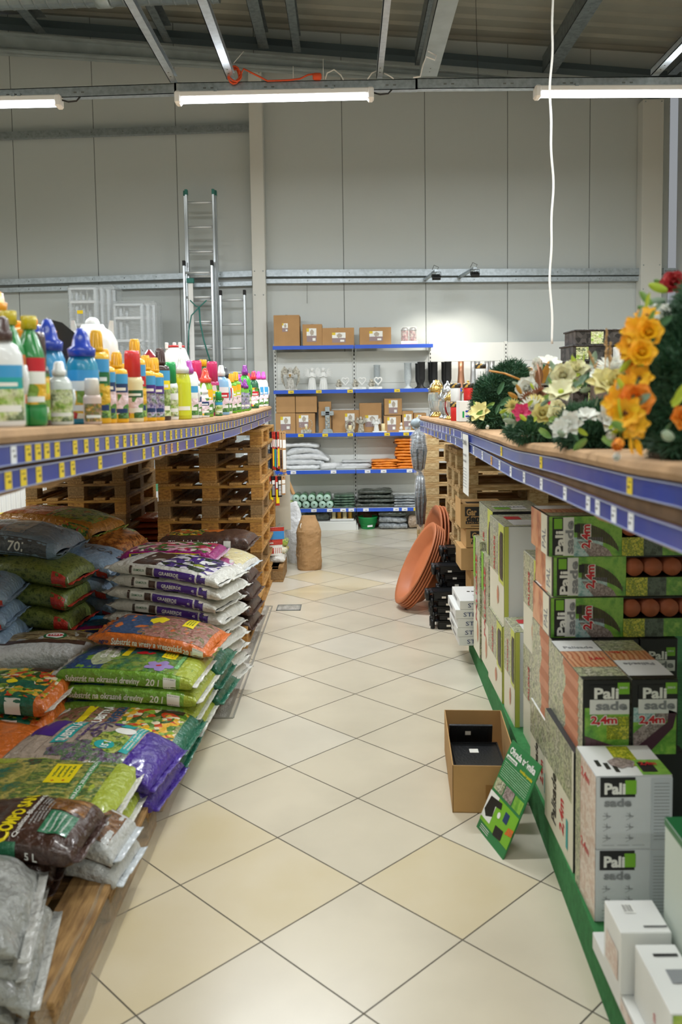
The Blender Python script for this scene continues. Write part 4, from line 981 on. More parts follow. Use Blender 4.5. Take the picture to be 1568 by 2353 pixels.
def art_v(style, side):
    def f(mb, F, Lf, T, w_, d_, h_):
        pal_front_v(mb, F, w_, h_, style); palisade_side(mb, Lf, d_, h_, side)
        rect(mb, T, -w_/2, -d_/2, w_/2, d_/2, ph_leaf2, 1); rect(mb, T, -w_/2, -d_*.2, w_/2, d_*.2, ph_slats, 2)
        rect(mb, T, -w_/2, -d_/2+(.0), w_/2, -d_*.42, blackprint, 3)
        if style == 0: rect(mb, T, -w_/2, d_*.2, w_/2, d_*.5, cartonw, 3); lettering(mb, 'Palisade', lift_fn(T, 4), greyprint, .025, (0, d_*.3), wid=w_*.7, bold=.04); lettering(mb, '2,4m', lift_fn(T, 5), redprint, .025, (.03, d_*-.0), wid=w_*.35, bold=.04)
        else: rect(mb, T, -w_/2, -d_*.42, w_/2, -d_*.05, cartonw, 3); lettering(mb, 'Palisade', lift_fn(T, 4), greyprint, .025, (0, -d_*.15), rot=PI, wid=w_*.7, bold=.04); lettering(mb, '2,4m', lift_fn(T, 5), redprint, .02, (-.03, d_*.15), rot=PI, wid=w_*.4, bold=.04)
    return f
carton('standing palisade box with mauve edging picture, left of its twin', .742, .892, 2.67, 3.10, .552, .802, cap_b, art_v(0, 'slats'), GP)
carton('standing palisade box with curved maroon edging picture, right of its twin', .897, 1.043, 2.67, 3.10, .552, .802, cap_b, art_v(1, 'slats'), GP)
carton('palisade box low in the pile with 2,4m printed sideways on its cream side', .722, .9, 2.70, 3.10, DK, .552, cap_b, lambda mb, F, Lf, T, w_, d_, h_: palisade_side(mb, Lf, d_, h_, 'cream'), GP)
carton('palisade box hidden behind the low cream sided one', .905, 1.08, 2.70, 3.10, DK, .552, cap_b, lambda mb, F, Lf, T, w_, d_, h_: palisade_side(mb, Lf, d_, h_, 'cream'), GP)
carton('palisade box with broad terracotta slats under the three lying boxes', .752, .92, 3.13, 3.46, .46, .80, cap_b, lambda mb, F, Lf, T, w_, d_, h_: (palisade_side(mb, Lf, d_, h_, 'slats'), logo_up(mb, F, -.02, .12, .09)), GP)
carton('palisade box with mark on its black front behind the standing twins', 1.08, 1.22, 3.13, 3.46, .46, .80, cap_b, lambda mb, F, Lf, T, w_, d_, h_: logo_up(mb, F, -.05, .09, .11), GP)
carton('palisade box filling the row behind the standing twins', .925, 1.075, 3.13, 3.46, .46, .80, cap_b, lambda mb, F, Lf, T, w_, d_, h_: logo_up(mb, F, -.05, .09, .11), GP)
carton('white based palisade box on the carpet below the slat printed one', .745, 1.1, 3.13, 3.46, DK, .46, cartonw, lambda mb, F, Lf, T, w_, d_, h_: palisade_side(mb, Lf, d_, h_, 'cream'), GP)
for k in range(2):
    z0 = DK+k*.43
    carton('%s box with orange pipes in its side window beside the palisade pile' % ('upper' if k else 'lower'), .798, 1.0, 3.52, 3.86, z0, z0+.428, cartongrey, lambda mb, F, Lf, T, w_, d_, h_: (palisade_side(mb, Lf, d_, h_, 'windowo'), rect(mb, F, -w_/2, -h_/2, -w_/2+.03, h_/2, yellowgreen, 1), rect(mb, T, -w_/2, -d_/2, w_/2, d_/2, ph_leaf2, 1)), GP)
def art_pipe(mb, F, Lf, T, w_, d_, h_):
    palisade_side(mb, Lf, d_, h_, 'window'); rect(mb, F, -w_/2, -h_/2, -w_/2+.022, h_/2, yellowgreen, 1); rect(mb, T, -w_/2, -d_/2, w_/2, d_/2, ph_leaf2, 1); rect(mb, T, -w_*.3, -d_*.4, w_*.3, 0, cartonw, 2)
    rect(mb, T, -w_*.3, d_*.05, 0, d_*.3, redprint, 2)
carton('white fronted box with black pipes in a side window, standing low', .772, 1.0, 3.93, 4.2, DK, .60, cartonw, art_pipe, GP)
carton('tall white fronted box with black pipes in its side window', .778, 1.05, 4.24, 4.66, .542, 1.05, cartonw, art_pipe, GP)
carton('black fronted palisade box under the tall white fronted box', .768, .95, 4.24, 4.66, DK, .54, cap_b, art_pipe, GP)
carton('palisade box standing beside the narrow palisade box by the film wrapped pair', .80, 1.1, 4.70, 5.18, DK, 1.06, cap_b, lambda mb, F, Lf, T, w_, d_, h_: (palisade_side(mb, Lf, d_, h_, 'window'), rect(mb, T, -w_/2, -d_/2, w_/2, d_/2, ph_leaf2, 1), rect(mb, T, -w_*.4, -d_*.3, w_*.2, d_*.0, cartonw, 2), lettering(mb, 'PALISADE', lift_fn(T, 4), greyprint, .05, (-.02, -.06), wid=.18, bold=.03), rect(mb, T, -w_*.4, -d_*.3, -w_*.1, d_*-.1, limeprint, 3)), GP)
for k in range(2):
    o = carton('%s of the two narrow film wrapped palisade boxes by the steel boxes' % ('nearer' if k == 0 else 'farther'), .775-.01*k, .797, 4.70+.25*k, 4.94+.25*k, DK+.01, .80+.05*k, ph_leaf2, lambda mb, F, Lf, T, w_, d_, h_: (rect(mb, Lf, -d_*.5, -h_/2, d_*.5, -h_*.1, creamprint, 1), lettering(mb, 'PALISADE', lift_fn(Lf, 3), redprint, .05, (.0, .05), rot=PI/2, wid=.4, bold=.04), rect(mb, Lf, -d_*.5, .1, -d_*.2, h_/2, limeprint, 2), blob(mb, lift_fn(Lf, 3), .05, -.2, .03, .06, terraP, irr=.4)), GP)
# grey boxes with pictograms
def art_grey(mb, F, Lf, T, w_, d_, h_):
    rect(mb, F, -w_/2+.012, h_*.22, -w_/2+.115, h_*.49, blackprint, 1); rect(mb, F, -w_/2+.085, h_*.26, -w_/2+.118, h_*.45, limeprint, 2)
    lettering(mb, 'Pali', lift_fn(F, 3), whiteprint, .032, (-w_/2+.055, h_*.34), wid=.062, bold=.06); lettering(mb, 'sade', lift_fn(F, 3), greyprint, .024, (-w_/2+.064, h_*.15), wid=.08, bold=.05)
    rect(mb, F, w_*.22, -h_/2, w_/2, h_*.48, mat('carton_grey_band', 'bfc5ca', .45), 1)
    for i in range(18): rect(mb, F, w_*.26, h_*.40-i*h_*.045, w_*.46, h_*.408-i*h_*.045, greyprint, 2)
    for r in range(3):
        for c in range(2):
            a, b = -w_*.36+c*w_*.3, -h_*.04-r*h_*.15; rect(mb, F, a-.012, b, a+.012, b+.0015, greyprint, 2); rect(mb, F, a, b-.004, a+.0015, b+.012, greyprint, 2); rect(mb, F, a-.012, b-.006, a+.014, b-.005, greyprint, 2, rot=.5); rect(mb, F, a-.01, b+.004, a+.01, b+.005, greyprint, 2, rot=-.6)
    for i in range(3): rect(mb, F, -w_*.42+i*w_*.2, -h_*.44, -w_*.26+i*w_*.2, -h_*.435, greyprint, 2)
    palisade_side(mb, Lf, d_, h_, 'pink')
    rect(mb, T, -w_/2, -d_/2, w_/2, d_/2, cartonw, 1); rect(mb, T, -w_*.1, -d_*.2, w_*.2, d_*.48, ph_yel, 2); rect(mb, T, w_*.12, -d_*.48, w_*.5, d_*.0, ph_grass, 3); blob(mb, lift_fn(T, 4), -.01, -.02, .04, .035, ph_peb, irr=.3); rect(mb, T, w_*.15, -d_*.4, w_*.35, -d_*.1, blackprint, 5)
    lettering(mb, '2,4m', lift_fn(T, 7), redprint, .022, (.065, -.03), wid=.05, bold=.05)
    for i in range(3): rect(mb, T, -w_*.4+i*.022, -d_*.2-i*.02, -w_*.34+i*.022, d_*.0-i*.02, blackprint, 3)
for k in range(2):
    z0 = DK+.001+k*.2235
    carton('%s grey palisade box with small drawings on its front' % ('upper' if k else 'lower'), .718, .942, 2.44, 2.655, z0, z0+.223, cartongrey, art_grey, GP)
# low white boxes in the near corner
def art_low(mb, F, Lf, T, w_, d_, h_):
    rect(mb, F, -w_/2+.004, -h_/2, w_/2, h_/2-.004, ph_moss2, 1); rect(mb, F, -w_/2+.01, 0, w_/2, h_*.3, yellowprint, 2); rect(mb, F, -w_/2+.01, -h_*.2, w_/2, -h_*.12, brownink, 3, rot=.12); blob(mb, lift_fn(F, 3), 0, .03, .03, .02, whiteprint, irr=.4); blob(mb, lift_fn(F, 3), .0, -.05, .02, .025, blackprint, irr=.5)
    rect(mb, T, -w_*.1, -d_*.1, w_*.45, d_*.1, greyprint, 1); rect(mb, T, -w_*.2, d_*.3, w_*.4, d_*.34, blackprint, 1)
    lettering(mb, '1,2 m', lift_fn(Lf, 2), redprint, .02, (.02, -.03), rot=PI/2, wid=.06)
ph_moss2 = pmat('print_garden_path', ['5a7a2a', '8fae3c', 'b5c85a', '4a6a24', 'e0d8a0'], 14, coat=.2)
carton('flat white carton lying in the near right corner under two small boxes', .676, 1.0, 1.62, 2.32, DK+.001, .195, cartonw, lambda mb, F, Lf, T, w_, d_, h_: rect(mb, Lf, -.1, -.015, .1, .015, ph_blush, 1), name='carton')
carton('small white box with a barcode on top, back of the near right corner', .672, .80, 2.06, 2.2, .196, .362, cartonw, lambda mb, F, Lf, T, w_, d_, h_: (barcode(mb, T, -.03, .01, .0, .05, 2), rect(mb, T, -.0, -.05, .06, -.045, blackprint, 2), rect(mb, Lf, -.05, -.06, .05, .02, ph_blush, 1)), name='carton')
carton('small box printed with a yellow flowered garden, near right corner', .70, .80, 1.80, 2.04, .196, .345, cartonw, art_low, name='carton')
carton('pale grey box with a green rim at the right edge of the photo', .812, 1.1, 1.78, 2.15, DK+.001, .615, mat('carton_pale_green', 'c5cfc5', .5), lambda mb, F, Lf, T, w_, d_, h_: (rect(mb, Lf, -d_/2, h_*.46, d_/2, h_*.5, darkgreenprint, 1), rect(mb, F, -w_/2, h_*.46, w_/2, h_*.5, darkgreenprint, 1), rect(mb, T, -w_/2, -d_/2, w_/2, d_/2, darkgreenprint, 1)), name='carton')

# white boxes lettered STEEL
mb0 = None
for k in range(5):
    dx = (.012, .0, .004, -.01, .018)[k]; z0 = DK+.001+k*.0572
    carton('%s of the five flat white boxes lettered STEEL' % ('lowest', 'second from bottom', 'middle', 'second from top', 'topmost')[k], .668+dx, 1.0+dx, 5.24, 5.64, z0, z0+.0565, cartonw, lambda mb, F, Lf, T, w_, d_, h_, k=k: (lettering(mb, 'STEEL', lift_fn(F, 1), navyprint, .026, (-w_/2+.115, -.002), wid=.13, bold=.0), [rect(mb, T, -.09+j*.03, .04, -.07+j*.03, .055, blackprint, 1) for j in range(5)], [rect(mb, T, -.06+j*.02, -.1, -.056+j*.02, -.05, blackprint, 1, rot=.3) for j in range(4)], rect(mb, Lf, -.1, -.01, .05, .01, greyprint, 1)), 'flat white lettered boxes', name='carton')
# cardboard boxes lettered Garden
kraft = mat('kraft_box', 'c39a63', .8, var=.12, vs=5); kraft_ink = mat('kraft_ink', '2b2724', .7)
def art_garden(mb, F, Lf, T, w_, d_, h_, n=8):
    rect(mb, F, -w_/2+.03, .0, -w_/2+.15, h_*.38, kraft_ink, 1); lettering(mb, 'Gar', lift_fn(F, 3), kraft, h_*.26, (-w_/2+.075, h_*.17), wid=.07, bold=.06); lettering(mb, 'den', lift_fn(F, 3), kraft_ink, h_*.22, (-w_/2+.085, -h_*.09), wid=.09, bold=.06)
    rect(mb, F, -w_/2+.035, -h_*.32, -w_/2+.16, -h_*.2, kraft_ink, 1); lettering(mb, '%d PCS = 4,8m' % n, lift_fn(F, 3), kraft, .011, (-w_/2+.098, -h_*.26), wid=.11, bold=.02); rect(mb, F, -w_/2+.07, -h_*.42, -w_/2+.13, -h_*.40, kraft_ink, 1)
for k, (X0, z0, h_, nm, w_) in enumerate(((.83, .0, .335, 'lowest', .3), (.835, .336, .17, 'second from bottom', .3), (.765, .508, .155, 'lined and wide', .4), (.80, .665, .13, 'second from top', .3), (.763, .797, .17, 'topmost and torn', .3))):
    def a_(mb, F, Lf, T, w2, d2, h2, k=k):
        if k == 2:
            for j in range(9): rect(mb, F, -w2/2+.05, -h2*.4+j*h2*.09, w2/2, -h2*.39+j*h2*.09, kraft_ink if 0 else mat('kraft_line', 'a5804c', .8), 1)
        else: art_garden(mb, F, Lf, T, w2, d2, h2, 4 if k == 0 else 8)
        if k == 4: mb.box(-w2/2, -d2/2, h2, -w2/2+.004, d2/2, h2+.03, kraft, 0, Matrix.Translation((0, 0, 0))); rect(mb, T, -w2*.35, -d2*.4, w2*.0, -d2*.1, blackprint, 1)
    carton('cardboard box lettered Gar den in the stack by the terracotta tubs, %s' % nm, X0, X0+w_, 5.78, 6.06, z0, z0+h_-.002, kraft, a_, 'kraft boxes by the terracotta tubs', name='cardboard_box')

# open cardboard box on the floor with black trays
t = thing('cardboard_box', 'open cardboard box on the floor holding black plastic trays', 'box', (.565, 3.70, 0), rz=-.06)
kin = mat('cardboard_inside', 'b48a58', .85)
W_, D_, H_ = .27, .62, .20; mb = MB()
mb.box(-W_/2, -D_/2, 0, W_/2, D_/2, .004, kraft)
mb.box(-W_/2, -D_/2, 0, W_/2, -D_/2+.004, H_, kraft); mb.box(-W_/2, D_/2-.004, 0, W_/2, D_/2, H_, kraft); mb.box(-W_/2, -D_/2, 0, -W_/2+.004, D_/2, H_, kraft); mb.box(W_/2-.004, -D_/2, 0, W_/2, D_/2, H_, kraft)
mb.obj('carton', t)
mb = MB(); mb.box(.0, -D_/2-.0012, .06, .06, -D_/2-.0004, .12, mat('packing_tape', 'a87a45', .3, coat=.4)); mb.obj('packing_tape', t)
trayb = mat('black_plastic', '17191c', .35, bump=.2, bs=120)
for k in range(9):
    mb = MB(); z = .006+k*.011; w2, d2 = .215, .27
    mb.box(-w2/2, -d2/2, 0, w2/2, d2/2, .004, trayb)
    for a in ((-w2/2, -d2/2, -w2/2+.006, d2/2), (w2/2-.006, -d2/2, w2/2, d2/2), (-w2/2, -d2/2, w2/2, -d2/2+.006), (-w2/2, d2/2-.006, w2/2, d2/2)): mb.box(a[0], a[1], 0, a[2], a[3], .010, trayb)
    if k == 8: mb.box(-.03, .03, .0042, .01, .07, .0052, whiteprint)
    tag(mb.obj('plastic_tray', loc=(.56+R.uniform(-.008, .008), 3.72+R.uniform(-.01, .01), z), rot=(0, 0, -.06+R.uniform(-.05, .05))), 'topmost black plastic tray with a white sticker in the open box' if k == 8 else 'black plastic tray in the pile lying inside the open cardboard box', 'tray', 'black trays inside the open box')
mb = MB(); w2, d2 = .20, .24; mb.box(-w2/2, -.006, 0, w2/2, .006, .17, trayb); 
for j in range(6): mb.box(-w2/2+j*.035, -.009, .01, -w2/2+.004+j*.035, .009, .16, trayb)
mb.box(-.03, -.0072, .12, .0, -.006, .14, whiteprint)
tag(mb.obj('plastic_tray', loc=(.56, 3.93, .01), rot=(.25, 0, -.06)), 'black plastic tray leaning against the back inside the open box', 'tray')

# leaning green sign
BL, BR, TR, TL = Vector((.492, 3.285, 0)), Vector((.552, 3.04, 0)), Vector((.697, 3.075, .338)), Vector((.642, 3.325, .338))
ux = (BR-BL).normalized(); uy = ((TL-BL)-ux*(TL-BL).dot(ux)).normalized(); nn = ux.cross(uy)
wS, hS = (BR-BL).length, (TL-BL).length
mb = MB(); bot = [BL, BR, BR+uy*hS, BL+uy*hS]; sg = mat('sign_green', '2f7f47', .45)
mb.add(bot+[p-nn*.005 for p in bot], [(0, 1, 2, 3), (7, 6, 5, 4), (0, 4, 5, 1), (1, 5, 6, 2), (2, 6, 7, 3), (3, 7, 4, 0)], sg)
fS = plane_fn(BL+ux*wS/2+uy*hS/2, ux, uy, nn)
lettering(mb, 'Ohrada trávnika', lift_fn(fS, 1), whiteprint, .026, (0, hS*.41), wid=wS*.86, bold=.05); rect(mb, fS, -wS*.46, hS*.31, -wS*.1, hS*.35, whiteprint, 1); lettering(mb, 'plastový obrubník', lift_fn(fS, 3), sg, .009, (-wS*.28, hS*.33), wid=wS*.3)
lettering(mb, 'novinka v ponuke', lift_fn(fS, 1), yellowprint, .013, (wS*.24, hS*.315), wid=wS*.4)
for j in range(8): rect(mb, fS, -wS*.45, hS*(.27-j*.022), wS*.44, hS*(.276-j*.022), P('sign_text', 'b5d8b5'), 1)
rect(mb, fS, -wS*.47, -hS*.04, -wS*.17, hS*.085, ph_leaf2, 1); rect(mb, fS, -wS*.14, -hS*.04, wS*.16, hS*.085, ph_peb, 1); rect(mb, fS, wS*.19, -hS*.04, wS*.47, hS*.085, ph_grass, 1)
rect(mb, fS, -wS*.5, -hS*.40, wS*.5, -hS*.07, limeprint, 1); rect(mb, fS, -wS*.5, -hS*.36, -wS*.18, -hS*.07, whiteprint, 2)
poly(mb, fS, [(-wS*.42, -hS*.12), (-wS*.05, -hS*.09), (-wS*.02, -hS*.15), (-wS*.2, -hS*.17), (-wS*.18, -hS*.28), (-wS*.36, -hS*.33), (-wS*.47, -hS*.28)], blackprint, 3)
rect(mb, fS, wS*.12, -hS*.22, wS*.26, -hS*.12, navyprint, 3); poly(mb, fS, [(wS*.3, -hS*.3), (wS*.5, -hS*.27), (wS*.5, -hS*.2), (wS*.34, -hS*.22)], film_orange, 3); rect(mb, fS, .0, -hS*.4, wS*.26, -hS*.3, blackprint, 3, rot=.1); disc(mb, fS, -wS*.02, -hS*.21, .012, .012, whiteprint, 3)
for j in range(3): rect(mb, fS, -wS*.4, -hS*(.43+j*.02), -wS*.1, -hS*(.424+j*.02), whiteprint, 1)
tag(mb.obj('product_sign'), 'green printed sign about lawn edging leaning on the boxes by the open box', 'sign')

# ---------------------------------------------------------------- terracotta tubs, trays, bucket farther along
terrab = mat('terracotta_plastic', 'c9794f', .45, var=.12, vs=5)
def tub(label, loc, rot, sc=1., group='oval terracotta tubs leaning by the aisle'):
    prof = [(.001, .0), (.21, .0), (.25, .02), (.30, .085), (.335, .09), (.34, .10), (.33, .105), (.295, .10), (.245, .03), (.2, .012), (.001, .012)]
    mb = MB(); mb.lathe(prof, terrab, 48, cap=False, sx=1.05*sc, sy=.66*sc)
    return tag(mb.obj('plant_tub', loc=loc, rot=rot), label, 'planter', group)
names = ['front', 'second', 'third', 'fourth', 'last']
for k in range(5):
    o = tub('', (0, 0, 0), (0, 0, 0)); a = math.radians(64)
    # opening faces the aisle (-x) and up; x axis of the oval stands up
    ax_up = Vector((math.cos(a), 0, math.sin(a))); nrm = Vector((-math.sin(a), -.22, math.cos(a))).normalized(); third = nrm.cross(ax_up).normalized(); ax_up = third.cross(nrm)
    c = Vector((.615, 6.76, .33)) - nrm*(.02*k) + Vector((.0, .0, -.004*k))
    o.matrix_world = Matrix(((ax_up.x, third.x, nrm.x, c.x), (ax_up.y, third.y, nrm.y, c.y), (ax_up.z, third.z, nrm.z, c.z), (0, 0, 0, 1)))
    o['label'] = 'oval terracotta tub, %s of the five nested ones leaning nearest the aisle' % names[k]
for k in range(3):
    o = tub('', (0, 0, 0), (0, 0, 0), 1.08); a = math.radians(80)
    ax_up = Vector((math.cos(a), 0, math.sin(a))); nrm = Vector((-math.sin(a), -.25, math.cos(a))).normalized(); third = nrm.cross(ax_up).normalized(); ax_up = third.cross(nrm)
    c = Vector((.775, 7.15, .385)) - nrm*(.03*k)
    o.matrix_world = Matrix(((ax_up.x, third.x, nrm.x, c.x), (ax_up.y, third.y, nrm.y, c.y), (ax_up.z, third.z, nrm.z, c.z), (0, 0, 0, 1)))
    o['label'] = 'tall round terracotta tub, %s of three standing behind the leaning ones' % ('front', 'middle', 'back')[k]
# black trough stacks
def trough(loc, label, w_=.40, d_=.14, rz=0.):
    mb = MB(); h = .07; 
    mb.box(-w_/2+.02, -d_/2, 0, w_/2, d_/2, .004, trayb)
    mb.box(-w_/2+.02, -d_/2, 0, w_/2, -d_/2+.004, h, trayb); mb.box(-w_/2+.02, d_/2-.004, 0, w_/2, d_/2, h, trayb); mb.box(w_/2-.004, -d_/2, 0, w_/2, d_/2, h, trayb); mb.box(-w_/2+.02, -d_/2, 0, -w_/2+.024, d_/2, h, trayb)
    mb.box(-w_/2-.0, -d_/2-.006, h-.012, w_/2, d_/2+.006, h-.006, trayb)
    mb.box(-w_/2-.02, -d_/2+.02, h-.02, -w_/2+.02, d_/2-.02, h, mat('black_plastic_rim', '2a3036', .3), .006)
    for y in (-d_/2+.03, d_/2-.03): mb.cyl((-w_/2-.018, y, .0), (-w_/2-.018, y, h), .016, trayb, 10)
    mb.box(-w_/2+.08, -d_/2-.0072, .02, -w_/2+.11, -d_/2-.006, .035, whiteprint)
    return tag(mb.obj('balcony_trough', loc=loc, rot=(0, 0, rz)), label, 'planter', 'black plastic troughs')
for st, (x, y, n, nm) in enumerate(((.82, 6.20, 5, 'nearest low'), (.895, 6.36, 8, 'middle'), (.95, 6.52, 10, 'tallest far'))):
    for k in range(n):
        trough((x+R.uniform(-.012, .012)+(.0 if k < n-1 else -.03), y, k*.0525), 'black plastic trough, %s of the %s stack by the tubs' % ('topmost' if k == n-1 else ('lowest' if k == 0 else ORD[k]), nm))
t = thing('plastic_bucket', 'white plastic bucket with a green lid behind the terracotta tubs', 'bucket', (.90, 8.3, .1))
mb = MB(); mb.lathe([(.12, 0), (.15, .3), (.155, .31)], mat('bucket_white', 'e8ebe8', .4), 24); mb.lathe([(.134, .12), (.142, .2)], mat('label_blue', '4a7fb0', .4), 24, cap=False, sx=1.02, sy=1.02); mb.obj('bucket_body', t)
mb = MB(); mb.lathe([(.158, .305), (.16, .325), (.15, .335), (.001, .335)], mat('lid_green', '2fa05a', .4), 24); mb.obj('lid', t)
mb = MB(); mb.box(-.16, -.16, 0, .16, .16, .1, kraft, .004); tag(mb.obj('cardboard_box', loc=(.9, 8.3, 0)), 'low cardboard box under the white bucket', 'box')
gs = P('film_forest', '2c6b45', var=.4, vs=12, col2='7a9a7a')
for k in range(5):
    s_ = Sack(.40, .26, .10, 11+k, p=.7, droop=.03, wr=1.3)
    t = thing('soil_sack', 'small green and white sack, %s of the pile behind the terracotta tubs' % ORD[k].replace('from the bottom', 'from bottom'), 'sack', (.83+R.uniform(-.02, .02), 7.72+R.uniform(-.02, .02), .0+k*.09), rz=PI/2+R.uniform(-.2, .2), group='green sacks by the tubs')
    s_.body(gs, nu=40).obj('sack_body', t)
    for sgn in (-1, 1): s_.seam(sgn, film_w).obj('end_seam', t)

# pallets carrying the right table
stack('P', 1.42, 6.75, 9, PI/2, 'under the right table behind the cardboard boxes', 'pale pallets under the right table')
ORD2 = ['', 'second lowest', 'third lowest', 'fourth lowest', 'fifth lowest', 'sixth lowest', 'sixth from top', 'fifth from top', 'fourth from top', 'third from top', 'second from top']
for k in range(12):
    pallet('P', (1.28, 8.05, k*.1126), PI/2, '%s thin pale pallet at the far end of the right table' % ('topmost' if k == 11 else 'bottom' if k == 0 else ORD2[k]), 'thin pale pallets at the far end').scale = (1, 1, .78)
# paper notice hanging on the right table
mb = MB(); wv = lambda z: .01*math.sin(z*9)
n = 10
for k in range(n):
    z0, z1 = -k*.03, -(k+1)*.03
    mb.add([(-.012-wv(z0)*.3, -.1, z0), (-.012-wv(z0)*.3, .1, z0), (-.012-wv(z1)*.3, .1, z1), (-.012-wv(z1)*.3, -.1, z1)], [(0, 1, 2, 3)], whiteprint)
fn = lambda a, b: Vector((-.0165, -a, -.15+b))
for j, (st, h, wd, b) in enumerate((('CENNÍK', .022, .14, .11), ('hrobových', .014, .13, .05), ('svietidiel', .014, .12, .02))): lettering(mb, st, fn, blackprint, h, (0, b), wid=wd, bold=.03)
for j in range(7): mb.add([fn(-.07, -.02-j*.015), fn(.07, -.02-j*.015), fn(.07, -.017-j*.015), fn(-.07, -.017-j*.015)], [(0, 1, 2, 3)], greyprint)
tag(mb.obj('paper_notice', loc=(RXT-.002, 4.25, 1.515)), 'white paper price notice hanging on the edge of the right table', 'notice')

# ---------------------------------------------------------------- floor plates
plate = mat('checker_plate', 'c2c0b8', .55, .2, var=.5, vs=26, col2='9a978d', bump=.6, bs=120, stretch=(1, .4, 1)); pframe = mat('plate_frame', 'aaa89e', .45, .4)
mb = MB(); mb.box(-.885, 4.46, -.001, -.672, 6.87, .004, plate); structure(mb.obj('trim_2'))
mb = MB()
for a in ((-.672, 4.46, -.655, 6.87), (-.668+.03, 4.46, -.65+.022, 6.87)): mb.box(a[0], a[1], -.001, a[2], a[3], .005, pframe)
mb.box(-.885, 4.45, -.001, -.632, 4.462, .005, pframe); mb.box(-.885, 6.868, -.001, -.632, 6.88, .005, pframe); structure(mb.obj('trim_3'))
mb = MB(); mb.box(-.585, 6.73, -.001, -.40, 6.90, .003, plate); 
for a in ((-.59, 6.725, -.395, 6.733), (-.59, 6.897, -.395, 6.905), (-.59, 6.725, -.583, 6.905), (-.402, 6.725, -.395, 6.905)): mb.box(a[0], a[1], -.001, a[2], a[3], .005, seam)
structure(mb.obj('trim_4'))
# ---------------------------------------------------------------- back shelving
SY = 10.72
shw = mat('shelf_white', 'e3e5e1', .45); shblue = mat('shelf_rail_blue', '2f5ccc', .3, coat=.6); slot = mat('slot_black', '141414', .6)
def X_(u, y=SY): return aY(u, 900, y).x
def Z_(v, y=SY, u=815): return aY(u, v, y).z
xl, xm, xr, x3, x4 = X_(634, 11.12), X_(815, 11.12), X_(990, 11.12), X_(1163, 11.12), X_(1340, 11.12)
unit = thing('shelf_unit', 'white metal shelving with blue price rails against the back wall', 'shelf', (xm, 11.1, 0))
def rel(v): return (v[0]-xm, v[1]-11.1, v[2])
def sb(mb, x0, y0, z0, x1, y1, z1, m, b=0): mb.box(x0-xm, y0-11.1, z0, x1-xm, y1-11.1, z1, m, b)
for i, x in enumerate((xl, xm, xr, x3, x4)):
    mb = MB(); zt = 2.38 if i < 3 else 2.37; sb(mb, x-.02, 11.12, 0, x+.02, 11.18, zt, shw)
    k = 0
    while k*.05 < zt-.1: sb(mb, x-.006, 11.118, .06+k*.05, x+.006, 11.1205, .085+k*.05, slot); k += 1
    mb.obj('upright', unit)
    if i < 3: mb = MB(); sb(mb, x-.02, 10.75, 0, x+.02, 11.12, .06, shw); mb.obj('foot', unit)
for a, b, zt in ((xl, xm, 2.27), (xm, xr, 2.27), (xr, x3, 2.36), (x3, x4, 2.36)):
    for z0 in (0.06, .4, .78, 1.14, 1.5, 1.86, 2.12):
        mb = MB(); z1 = min({.06: .4, .4: .78, .78: 1.14, 1.14: 1.5, 1.5: 1.86, 1.86: 2.12, 2.12: zt}[z0], zt)
        sb(mb, a+.021, 11.13, z0+.001, b-.021, 11.15, z1-.001, shw, .002); mb.obj('back_panel', unit)
LEV = [(Z_(797), ((xl, xm), (xm, xr))), (Z_(899), ((xl, xm), (xm, xr), (xr, x3), (x3, x4))), (Z_(999), ((xl, xm), (xm, xr))), (Z_(1084), ((xl, xm), (xm, xr))), (Z_(1172), ((xl, xm), (xm, xr))), (.09, ((xl, xm),))]
tagsU = {1: ((669, tagY), (733, tagY), (805, tagY), (913, tagY)), 2: ((690, tagY), (746, tagY), (804, tagY), (889, tagY), (933, tagY)), 3: ((671, tagW), (764, tagW), (843, tagW), (880, tagW), (940, tagW)), 4: ((717, tagW), (754, tagW), (785, tagW), (804, tagW), (838, tagW), (908, tagW), (928, tagW), (955, tagY))}
ST = []   # top heights
for li, (z, spans) in enumerate(LEV):
    ST.append(z+.022)
    for a, b in spans:
        sh = MB(); sb(sh, a+.003, SY+.008, z, b-.003, 11.115, z+.022, shw, .002); so = sh.obj('shelf_board', unit)
        for x in (a+.02, b-.02):
            br = MB(); br.prism([(0, 0), (0, 0), (0, 0)], 0, 0, shw) if 0 else None
            br = MB(); br.add([(x-xm-.003, SY+.05-11.1, z), (x-xm-.003, 11.115-11.1, z), (x-xm-.003, 11.115-11.1, z-.09), (x-xm+.003, SY+.05-11.1, z), (x-xm+.003, 11.115-11.1, z), (x-xm+.003, 11.115-11.1, z-.09)], [(0, 1, 2), (5, 4, 3), (0, 2, 5, 3)], shw); br.obj('bracket', unit)
        if li < 5:
            rl = MB(); sb(rl, a+.004, SY, z-.022, b-.004, SY+.007, z+.024, shblue, .002); ro = rl.obj('price_rail', unit)
            for u, m in tagsU.get(li, ()):
                x = X_(u)
                if a < x < b: tm = MB(); sb(tm, x-.035, SY-.0025, z-.018, x+.035, SY-.0008, z+.020, m); sb(tm, x-.01, SY-.003, z-.006, x+.02, SY-.0025, z, ink); tm.obj('price_tag', ro)
        else:
            rl = MB(); sb(rl, a+.004, SY, .0, b-.004, SY+.01, .09, shw, .002); rl.obj('plinth', unit)
